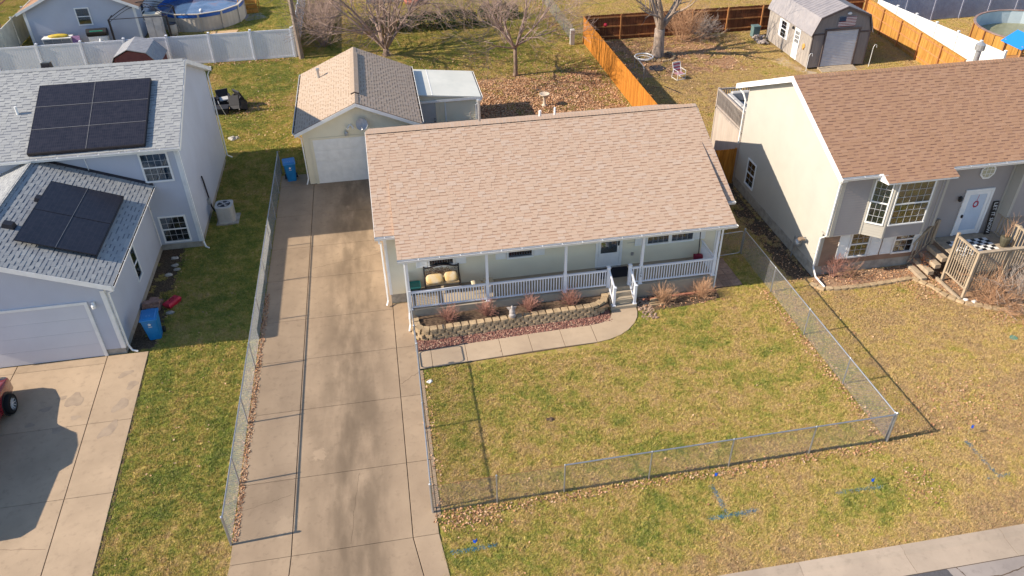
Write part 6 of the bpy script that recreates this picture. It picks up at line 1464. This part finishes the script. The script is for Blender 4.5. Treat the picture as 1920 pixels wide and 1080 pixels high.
ob('canopy', G().hexa([(38.9,26.3,2.15),(39.85,26.3,2.75),(39.85,28.2,2.75),(38.9,28.2,2.15),(38.9,26.3,2.18),(39.85,26.3,2.78),(39.85,28.2,2.78),(38.9,28.2,2.18)]).hexa([(39.85,26.3,2.75),(40.8,26.3,2.15),(40.8,28.2,2.15),(39.85,28.2,2.75),(39.85,26.3,2.78),(40.8,26.3,2.18),(40.8,28.2,2.18),(39.85,28.2,2.78)]), cn, PSx)
railing(PSx, (39.15,26.5,1.18), (40.55,26.5,1.18), .7, .1, W_PO, sp=.14)
# ================================================================ left background
NH = thing('gable_house', 'white gable house with window beyond the vinyl fence at top left', 'house', (-21,53,0))
nf = WF('x', 47.25, -1); wall(NH, nf, [(-24.9,.1),(-17.3,.1),(-17.3,2.7),(-21.1,4.35),(-24.9,2.7)], M['pale'], single=True)
wall(NH, WF('y',-17.3,1), [(47.25,.1),(60,.1),(60,2.7),(47.25,2.7)], M['pale'], single=True)
nr = [plane_roof(NH, [(-25.3,60,2.55),(-25.3,46.9,2.55),(-21.1,46.9,4.45),(-21.1,60,4.45)], SH_BROWN[0]), plane_roof(NH, [(-16.9,46.9,2.55),(-16.9,60,2.55),(-21.1,60,4.45),(-21.1,46.9,4.45)], SH_BROWN[0])]
for a, za, b, zb in ((-25.3,2.55,-21.1,4.45),(-21.1,4.45,-16.9,2.55)): ob('rake_board', G().hexa([(a,46.87,za-.2),(b,46.87,zb-.2),(b,46.9,zb-.2),(a,46.9,za-.2),(a,46.87,za),(b,46.87,zb),(b,46.9,zb),(a,46.9,za)]), M['white'], NH)
window(NH, nf, -21.35, -20.5, 1.45, 2.55, cols=1, rows=1, back='blind', lower='blind', trim=.08)
ob('corner_trim', nf.box(nf.box(G(),-24.95,-24.75,.017,.03,.1,2.6),-17.45,-17.27,.017,.03,.1,2.6), M['white'], NH)
window(NH, WF('y',-17.3,1), 48.6, 49.5, 1.0, 2.3, cols=1, rows=1)
# counter with yellow bag, towel, planter
wb = thing('work_bench', 'white work bench against the white gable house wall', 'bench', (-22.8,46.4,0))
ob('bench_top', G().box(-23.9,-21.9,46.1,46.8,.82,.88), M['white'], wb)
for i in range(3): ob('drawer_front', G().box(-23.8+i*.63,-23.22+i*.63,46.13,46.16,.1,.78), M['blind'], wb)
ob('carcass', G().box(-23.88,-21.92,46.18,46.78,.05,.815), M['white'], wb)
tag(ob('yellow_sack', G().blob((-22.8,46.4,.97),(.72,.2,.14),5,2,.08), pm('yellow_sack', (.62,.46,.05), (.5,.34,.05), 4, .6), smooth=True), 'yellow sack lying on the white work bench', 'sack')
tag(ob('purple_towel', G().hexa([(-21.85,46.0,.2),(-21.3,46.0,.2),(-21.3,46.03,.2),(-21.85,46.03,.2),(-21.9,46.35,.9),(-21.35,46.35,.9),(-21.35,46.4,.9),(-21.9,46.4,.9)]), pm('purple_towel', (.30,.18,.32), (.2,.1,.2), 14, .9)), 'purple towel hanging at the end of the white work bench', 'towel')
gr3 = thing('barbecue_grill', 'black barbecue with green handle by the white gable house', 'barbecue', (-20.2,46.7,0))
ob('grill_hood', G().tube([(-20.9,46.75,.95),(-19.5,46.75,.95)],.28,12), M['black'], gr3); ob('grill_handle', G().box(-20.6,-19.7,46.4,46.45,1.1,1.16), flat('green_plastic', (.02,.35,.22), .5), gr3); ob('cart', G().box(-20.85,-19.55,46.55,46.95,.05,.7), M['white'], gr3)
tag(ob('gas_bottle', G().lathe([(.16,0),(.17,.05),(.17,.4),(.12,.48),(.08,.55),(.08,.62)],14,(-19.95,46.2,0)), M['white'], smooth=True), 'white gas bottle below the barbecue', 'gas bottle')
gz = thing('gazebo_frame', 'black metal gazebo frame with curved ribs', 'gazebo', (-17.2,47.4,0)); bk_ = M['dmetal']
for x, y in ((-19.0,46.2),(-15.0,46.2),(-19.0,48.9),(-15.0,48.9)): ob('post', G().box(x-.06,x+.06,y-.06,y+.06,0,1.95), bk_, gz)
for y in (46.2,48.9): ob('eave_bar', G().tube([(-19,y,1.95),(-15,y,1.95)],.03,5), bk_, gz)
for x in (-19.0,-15.0): ob('eave_bar', G().tube([(x,46.2,1.95),(x,48.9,1.95)],.03,5), bk_, gz)
for x, y in ((-19.0,46.2),(-15.0,46.2),(-19.0,48.9),(-15.0,48.9)):
    ob('roof_rib', G().tube([(lerp(x,-17,t),lerp(y,47.55,t),1.95+.75*math.sin(t*PI/2)) for t in (0,.2,.4,.6,.8,1)],.028,5).tube([(lerp(x,-17,t),lerp(y,47.55,t),1.75+.75*math.sin(t*PI/2)) for t in (0,.2,.4,.6,.8,1)],.02,5), bk_, gz)
cb = thing('storage_cabinet', 'tall pale grey storage cabinet under the gazebo frame', 'cabinet', (-16.2,47.2,0)); gw = pm('cabinet_grey', (.52,.50,.50), None, 3, .6)
ob('cabinet_body', G().box(-16.75,-15.65,46.95,47.6,.05,1.85), gw, cb); ob('cabinet_top', G().box(-16.8,-15.6,46.9,47.65,1.85,1.93), pm('cabinet_top', (.62,.57,.47), None, 3, .6), cb)
for a in (-16.72,-16.18): ob('door_leaf', G().box(a,a+.5,46.91,46.945,.1,1.8), gw, cb)
PL = thing('round_pool', 'above ground pool with beige ribbed sides and blue liner at top left', 'pool', (-13.6,51.7,0)); pcx, pcy, prr = -13.6, 51.75, 3.3; bg_ = pm('beige_pool_wall', (.52,.46,.39), (.44,.39,.33), 1.5, .6)
g = G(); nn = 132
for k in range(nn):
    a, b = 2*PI*k/nn, 2*PI*(k+1)/nn; r0, r1 = prr+(.018 if k % 2 else 0), prr+(.018 if (k+1) % 2 else 0)
    g.add([(pcx+r0*math.cos(a),pcy+r0*math.sin(a),0),(pcx+r1*math.cos(b),pcy+r1*math.sin(b),0),(pcx+r1*math.cos(b),pcy+r1*math.sin(b),1.25),(pcx+r0*math.cos(a),pcy+r0*math.sin(a),1.25)], [(0,1,2,3)])
ob('ribbed_wall', g, bg_, PL)
lin = pm('blue_liner', (.02,.11,.42), (.015,.08,.33), 1.5, .35)
ob('liner', G().lathe([(prr-.02,1.28),(prr-.03,.5)],48,(pcx,pcy,0),cap=False), lin, PL); ob('liner_band', G().lathe([(prr+.035,1.26),(prr+.045,1.1),(prr+.03,1.05)],48,(pcx,pcy,0),cap=False), lin, PL)
for k in range(12):
    a = 2*PI*k/12+.1; a2 = a+2*PI/12
    ob('upright', G().box(-.07,.07,-.04,.04,0,1.3), bg_, PL, T(pcx+(prr+.06)*math.cos(a),pcy+(prr+.06)*math.sin(a),0,a+PI/2))
    P = lambda r, t, z: (pcx+r*math.cos(t), pcy+r*math.sin(t), z)
    ob('rim_section', G().hexa([P(prr-.06,a,1.29),P(prr-.06,a2,1.29),P(prr+.12,a2,1.29),P(prr+.12,a,1.29),P(prr-.06,a,1.34),P(prr-.06,a2,1.34),P(prr+.12,a2,1.34),P(prr+.12,a,1.34)]), bg_, PL)
wm2, nt, bs = newmat('pool_cover_water'); nt.links.new(ramp(nt, noisef(nt, 1.0, 4), [(.35,(.05,.08,.16)),(.55,(.10,.15,.26)),(.7,(.17,.13,.17))]), bs.inputs['Base Color']); bs.inputs['Roughness'].default_value = .08; bump(nt, bs, noisef(nt, 3, 2), .05, .02)
ob('water', G().lathe([(prr-.03,.95),(.001,.95)],48,(pcx,pcy,0),cap=False), wm2, PL)
tag(ob('pool_float', G().blob((-13.4,50.6,1.0),.14,1,2,.0), M['white'], smooth=True), 'white float drifting in the blue lined pool', 'float')
ps = thing('pool_steps', 'wooden steps at the right side of the blue lined pool', 'steps', (-10.1,53,0))
for i in range(4): ob('tread', G().box(-10.75,-9.45,52.5+i*.32,52.85+i*.32,.02+i*.3,.28+i*.3), W_TAN, ps)
for x in (-10.8,-9.4): ob('handrail', G().tube([(x,52.5,0),(x,52.5,1.0),(x,53.8,2.0),(x,53.8,0)],.045,5), W_TAN, ps)
tag(ob('grey_mat', G().slab([(-10.1,50.4),(-8.55,51.0),(-9.2,52.5),(-10.7,52.1)],0,.02), pm('mat_grey', (.30,.29,.30), None, 8, .9)), 'grey mat at the foot of the wooden pool steps', 'mat')
tag(ob('timber_sheet', G().slab([(-12.6,47.4),(-10.6,47.5),(-10.5,48.2),(-12.5,48.1)],.01,.05), pm('plywood', (.55,.38,.22), None, 4, .8)), 'sheet of plywood on the ground in front of the blue lined pool', 'board')
tag(ob('wet_ground', G().slab([(-19.5,45.6),(-12.6,47.0),(-10.4,49.3),(-10.1,50.3),(-11,49.2),(-14,48.2),(-19,49.4)], .0, .006), pm('bare_earth', (.19,.15,.13), (.12,.09,.08), 3, .9)), 'bare dark earth round the blue lined pool', 'soil')
brl = thing('barrel', 'beige barrel between the storage cabinet and the blue lined pool', 'barrel', (-15.2,47.9,0)); ob('barrel_body', G().lathe([(.3,0),(.36,.4),(.34,.85),(.3,.88),(.0,.88)],14,(-15.2,47.9,0)), bg_, brl, smooth=True); ob('lid', G().lathe([(.33,.88),(.33,.93),(.0,.95)],14,(-15.2,47.9,0)), M['dmetal'], brl)
# gambrel playhouse in front of the vinyl fence
PH = thing('playhouse', 'small playhouse with grey ribbed gambrel roof before the vinyl fence', 'playhouse', (-15.6,38.8,0)); phr = pm('playhouse_roof', (.34,.34,.35), (.27,.27,.29), 3, .5)
prof = [(-16.9,.05),(-14.1,.05),(-14.1,1.45),(-14.7,2.1),(-15.75,2.35),(-16.6,1.95),(-16.9,1.45)]
ob('wall_shell', G().prism([(a,37.4,z) for a, z in prof], [(a,39.9,z) for a, z in prof]), pm('playhouse_red', (.20,.07,.07), None, 4, .8), PH)
rp = [(-17.0,1.38),(-16.65,2.0),(-15.75,2.43),(-14.65,2.15),(-14.0,1.38)]
for (a, za), (b, zb) in zip(rp, rp[1:]):
    r = ob('roof_slope', G().hexa([(a,37.3,za),(b,37.3,zb),(b,40.0,zb),(a,40.0,za),(a,37.3,za+.04),(b,37.3,zb+.04),(b,40.0,zb+.04),(a,40.0,za+.04)]), phr, PH)
    for k in range(10): yy = 37.4+k*.28; ob('roof_rib', G().hexa([(a,yy-.02,za+.04),(b,yy-.02,zb+.04),(b,yy+.02,zb+.04),(a,yy+.02,za+.04),(a,yy-.01,za+.06),(b,yy-.01,zb+.06),(b,yy+.01,zb+.06),(a,yy+.01,za+.06)]), phr, r)
# house beyond the hedges
BH = thing('rear_house', 'pale blue grey house wall at the top centre beyond the hedges', 'house', (4,56,0)); bhm = pm('blue_grey_siding', (.50,.50,.54), None, 2, .6)
wall(BH, WF('x',53.0,-1), [(-.6,.2),(9.5,.2),(9.5,2.8),(-.6,2.8)], bhm, single=True); ob('foundation', G().box(-.6,9.5,52.99,53.1,0,.25), M['found'], BH); ob('wall_side', G().box(-.6,9.5,53.15,61,0,2.75), bhm, BH)
plane_roof(BH, [(-1,52.6,2.7),(9.9,52.6,2.7),(9.9,57,4.6),(-1,57,4.6)], SH_GREY[0]); plane_roof(BH, [(9.9,61.4,2.7),(-1,61.4,2.7),(-1,57,4.6),(9.9,57,4.6)], SH_GREY[0])
rw = thing('red_wagon', 'red rimmed round tub against the rear house wall', 'tub', (3.2,52.3,0)); ob('tub_body', G().lathe([(.6,.05),(.75,.45),(.7,.45),(.55,.12),(.0,.12)],18,(3.2,52.3,0)), pm('rust_red', (.42,.14,.10), (.30,.10,.08), 4, .8), rw, smooth=True); rw.name = 'round_tub'
# ================================================================ grass and leaves (uncountable)
def inrect(X, Y, r): return (X > r[0]) & (X < r[1]) & (Y > r[2]) & (Y < r[3])
HARD = [(-.9,13.0,8.9,19.6),(-4.2,1.4,21.3,29.0),(1.3,5.3,25.5,29.4),(-30,-8.75,16.3,25.2),(-18.1,-10.45,9.1,16.5),(16.6,36,8.6,17.3),(16.7,24,17.2,20.7),(-5.72,.16,-4,10.3),(-5.72,-.6,10,22.6),(-21,-9.72,-4,9.2),
        (27.6,31.8,30.5,37.6),(-60,80,-40,-3.64),(.1,6.8,6.25,8.95),(6.7,8.9,7.5,8.95),(8.9,12.4,8.05,8.95),(16.4,25.6,7.95,9.1),(21.4,25.6,5.8,9.1),(-25,-17.2,47.2,61),(-.7,9.6,52.9,62),(12.35,13.6,8.95,11.1),(-17,-14,37.3,40)]
def allowed(X, Y):
    m = np.ones(len(X), bool)
    for r in HARD: m &= ~inrect(X, Y, r)
    m &= ~((X-(-13.6))**2+(Y-51.75)**2 < 3.5**2); m &= ~((X-45.2)**2+(Y-32.4)**2 < 4.1**2)
    # curved corner of the front walk
    m &= ~(inrect(X, Y, (6.7,8.9,6.5,7.6)) & ((X-6.8)**2+(Y-8.6)**2 < 2.06**2)); m &= ~inrect(X, Y, (.1,.26,-.4,6.3))
    # neighbour's drive edge (slanted)
    m &= ~((Y > -4) & (Y < 9.2) & (X < -9.25-.47*(Y+3.5)/12.7) & (X > -21))
    return m
rs = np.random.RandomState(5)
def in_view(X, Y, mg=60):
    P = np.stack([X-CAM.x, Y-CAM.y, np.full_like(X, -CAM.z)]); Rm = np.array(cam_rot); Q = Rm @ P
    u = 960+1467.3*Q[0]/-Q[2]; v = 540-1467.3*Q[1]/-Q[2]
    return (Q[2] < 0) & (u > -mg) & (u < 1920+mg) & (v > -mg) & (v < 1080+mg)
def scatter(n, x0, x1, y0, y1): 
    X = rs.uniform(x0,x1,n); Y = rs.uniform(y0,y1,n); m = allowed(X,Y) & in_view(X,Y); return X[m], Y[m]
def gn_scatter(name, X, Y, Z, sc, coll, mats, kind='stuff', tilt=.5):
    me = bpy.data.meshes.new(name); co = np.stack([X,Y,Z],1).astype(np.float32)
    me.vertices.add(len(X)); me.vertices.foreach_set('co', co.ravel())
    at = me.attributes.new('sc','FLOAT','POINT'); at.data.foreach_set('value', sc.astype(np.float32))
    ra = me.attributes.new('rot','FLOAT_VECTOR','POINT'); rt = np.stack([rs.uniform(-tilt,tilt,len(X)),rs.uniform(-tilt,tilt,len(X)),rs.uniform(0,6.283,len(X))],1).astype(np.float32); ra.data.foreach_set('vector', rt.ravel())
    me.materials.append(mats); o = bpy.data.objects.new(name, me); C.objects.link(o); o['kind'] = kind
    ng = bpy.data.node_groups.new(name, 'GeometryNodeTree'); ng.interface.new_socket('Geometry', in_out='INPUT', socket_type='NodeSocketGeometry'); ng.interface.new_socket('Geometry', in_out='OUTPUT', socket_type='NodeSocketGeometry')
    N = ng.nodes; L = ng.links; gi = N.new('NodeGroupInput'); go = N.new('NodeGroupOutput'); ip = N.new('GeometryNodeInstanceOnPoints'); ci = N.new('GeometryNodeCollectionInfo')
    ci.inputs['Collection'].default_value = coll; ci.inputs['Separate Children'].default_value = True; ci.inputs['Reset Children'].default_value = True
    a1 = N.new('GeometryNodeInputNamedAttribute'); a1.data_type = 'FLOAT'; a1.inputs[0].default_value = 'sc'
    a2 = N.new('GeometryNodeInputNamedAttribute'); a2.data_type = 'FLOAT_VECTOR'; a2.inputs[0].default_value = 'rot'
    ip.inputs['Pick Instance'].default_value = True
    L.new(gi.outputs[0], ip.inputs['Points']); L.new(ci.outputs[0], ip.inputs['Instance']); L.new(a2.outputs[0], ip.inputs['Rotation']); L.new(a1.outputs[0], ip.inputs['Scale']); L.new(ip.outputs[0], go.inputs[0])
    md = o.modifiers.new('scatter','NODES'); md.node_group = ng
    return o
def grass_mat():
    m, nt, bs = newmat('grass_blades'); col = grass_colour(nt, 1.5); r = nd(nt,'ShaderNodeObjectInfo').outputs['Random']; b = nd(nt,'ShaderNodeNewGeometry').outputs['Random Per Island']
    f = mth(nt,'FRACT',mth(nt,'ADD',mth(nt,'MULTIPLY',r,9.7),b))
    col = mixc(nt, mth(nt,'MULTIPLY',mth(nt,'GREATER_THAN',f,.62),.42), col, (.55,.42,.20)); col = mixc(nt, mth(nt,'MULTIPLY',mth(nt,'LESS_THAN',f,.16),.6), col, (.12,.16,.035))
    nt.links.new(col, bs.inputs['Base Color']); bs.inputs['Roughness'].default_value = .8; bs.inputs['Specular IOR Level'].default_value = .12
    return m
GM = grass_mat(); tc = bpy.data.collections.new('grass_tufts')
for k in range(5):
    q = random.Random(k+90); g = G()
    for _ in range(26):
        a = q.uniform(0,2*PI); r = q.uniform(0,.085)**1; x, y = r*math.cos(a), r*math.sin(a); l = q.uniform(.035,.075); b = q.uniform(0,2*PI); ln = q.uniform(.3,1.3); w = q.uniform(.004,.008)
        dx, dy = math.cos(b), math.sin(b); g.add([(x-dy*w,y+dx*w,-.004),(x+dy*w,y-dx*w,-.004),(x+dx*l*math.sin(ln),y+dy*l*math.sin(ln),l*math.cos(ln)+.004)], [(0,1,2)])
    me = g.mesh('grass_tuft'); me.materials.append(GM); o = bpy.data.objects.new('grass_tuft', me); tc.objects.link(o)
pc = bpy.data.collections.new('grass_patches')
for k in range(9):
    q = random.Random(k+190); g = G(); hs = .26
    for _ in range(120):
        cx, cy = q.uniform(-hs,hs), q.uniform(-hs,hs); lean = q.uniform(0,2*PI); hh = q.uniform(.7,1.35)
        for _ in range(9):
            x, y = cx+q.gauss(0,.022), cy+q.gauss(0,.022); l = q.uniform(.03,.07)*hh; b = lean+q.gauss(0,1.1); ln = q.uniform(.3,1.3); w = q.uniform(.004,.0085)
            dx, dy = math.cos(b), math.sin(b); g.add([(x-dy*w,y+dx*w,-.004),(x+dy*w,y-dx*w,-.004),(x+dx*l*math.sin(ln),y+dy*l*math.sin(ln),l*math.cos(ln)+.004)], [(0,1,2)])
    me = g.mesh('grass_patch'); me.materials.append(GM); o = bpy.data.objects.new('grass_patch', me); pc.objects.link(o)
sp = .42
gx, gy = np.meshgrid(np.arange(-32,54,sp), np.arange(-3.9,62,sp)); gx = gx.ravel()+rs.uniform(-.05,.05,gx.size); gy = gy.ravel()+rs.uniform(-.05,.05,gy.size)
vis = in_view(gx,gy,90); gx, gy = gx[vis], gy[vis]
full = allowed(gx,gy); part = full.copy()
for dx in (-.36,0,.36):
    for dy in (-.36,0,.36):
        a_ = allowed(gx+dx,gy+dy); full &= a_; part |= a_
leafy = ((gx > 3) & (gx < 14.4) & (gy > 20) & (gy < 34)) | ((gx > 14.8) & (gx < 24) & (gy > 32) & (gy < 39.7)); drop = leafy & (rs.rand(len(gx)) < .75)
bare = ((gx > 15.5) & (gx < 16.7) & (gy > 8.5) & (gy < 17.5)) | ((gx > -10.6) & (gx < -9.5) & (gy > 9.2) & (gy < 16.4)); drop |= bare & (rs.rand(len(gx)) < .9)
full &= ~drop
X, Y = gx[full], gy[full]
gn_scatter('grass', X, Y, np.zeros_like(X), rs.uniform(.92,1.12,len(X)), pc, GM, tilt=.05)
ed = part & ~full & ~drop; ex_, ey_ = np.repeat(gx[ed],34), np.repeat(gy[ed],34)
ex_ = ex_+rs.uniform(-.24,.24,len(ex_)); ey_ = ey_+rs.uniform(-.24,.24,len(ey_)); m_ = allowed(ex_,ey_) & in_view(ex_,ey_); ex_, ey_ = ex_[m_], ey_[m_]
gn_scatter('grass_edge', ex_, ey_, np.zeros_like(ex_), rs.uniform(.75,1.3,len(ex_)), tc, GM, tilt=.2)
# fallen leaves
lm, nt, bs = newmat('fallen_leaf'); r = nd(nt,'ShaderNodeObjectInfo').outputs['Random']
nt.links.new(ramp(nt, r, [(.0,(.20,.10,.06)),(.3,(.42,.22,.12)),(.6,(.56,.34,.20)),(.85,(.58,.41,.27)),(1,(.48,.24,.10))]), bs.inputs['Base Color']); bs.inputs['Roughness'].default_value = .85; bs.inputs['Specular IOR Level'].default_value = .15
lc = bpy.data.collections.new('leaf_shapes')
for k in range(4):
    q = random.Random(k+7); g = G(); s = .045; c1, c2 = q.uniform(.008,.022), q.uniform(.005,.02)
    g.add([(-s,0,c1),(-s*.35,-s*.6,c2),(s*.4,-s*.5,c2*.6),(s,0,c1*1.2),(s*.4,s*.5,c2),(-s*.35,s*.6,c2*.7),(0,0,.001)], [(0,1,6),(1,2,6),(2,3,6),(3,4,6),(4,5,6),(5,0,6)])
    me = g.mesh('leaf'); me.materials.append(lm); o = bpy.data.objects.new('leaf', me); lc.objects.link(o)
LX, LY = [], []
def lline(a, b, n, w): 
    t = rs.rand(n); LX.append(a[0]+(b[0]-a[0])*t+rs.normal(0,w,n)); LY.append(a[1]+(b[1]-a[1])*t+rs.normal(0,w,n))
def lrect(n, x0, x1, y0, y1): LX.append(rs.uniform(x0,x1,n)); LY.append(rs.uniform(y0,y1,n))
def lblob(n, x, y, sx, sy): LX.append(rs.normal(x,sx,n)); LY.append(rs.normal(y,sy,n))
lline((.3,-.3),(14.5,-.15),1100,.11); lblob(380,1.0,-.5,.8,.22); lline((14.5,0),(14.3,8.4),700,.14); lline((-5.62,-.1),(-5.62,12),1900,.07); lline((.25,0),(.3,6),160,.12)
lrect(180,-9.3,-5.8,-3.6,16); lrect(90,.4,14.4,0,8); lrect(180,.3,24,-3.6,-.2); lrect(220,14.8,24,-1,8); lblob(700,17.8,1.0,1.5,.7); lblob(160,14.6,-1.6,.4,.5)
lrect(12000,4,14.5,20,33.5); lblob(7000,9,30,3,1.8); lblob(1500,12.5,33.5,1.5,1.6); lrect(1800,2,14.4,33,39); lrect(3800,14.9,26,32,39.6); lrect(500,-8.5,-4.5,25.5,40.5); lblob(700,-8.6,32.3,.9,.7); lline((-12,40.7),(-6,40.5),320,.2)
lline((13.3,40.2),(13.3,52),900,.3); lblob(900,19.5,8.5,1.6,.35); lblob(900,21,7.6,.8,.6); lrect(1200,22,26,4.5,6.5); lrect(700,15.2,16.6,8.8,17); lrect(260,9,12.5,8.1,8.9); lrect(240,-10.4,-9.2,9.3,16.2); lrect(900,14.8,27,20,31); lrect(300,-30,-6,38,60)
LX = np.concatenate(LX); LY = np.concatenate(LY)
ok = in_view(LX,LY) & ~inrect(LX,LY,(-.9,13,8.95,19.6)) & ~inrect(LX,LY,(-5.5,.0,-4,22)) & ~(inrect(LX,LY,(.1,8.8,6.3,8.3)) & (rs.rand(len(LX)) < .85)) & ~inrect(LX,LY,(-4.2,5.2,21.3,29)) & ~inrect(LX,LY,(16.7,36,9.1,17.3)) & (LX > -9.6) | (LY > 26) & in_view(LX,LY) & ~inrect(LX,LY,(-4.2,5.2,21.3,29.4)) & ~inrect(LX,LY,(27.7,31.8,30,38))
LX, LY = LX[ok], LY[ok]
gn_scatter('fallen_leaves', LX, LY, rs.uniform(.015,.05,len(LX)), rs.uniform(.55,1.2,len(LX))*np.where(LY > 20, 1.25, .9), lc, lm, tilt=.7)
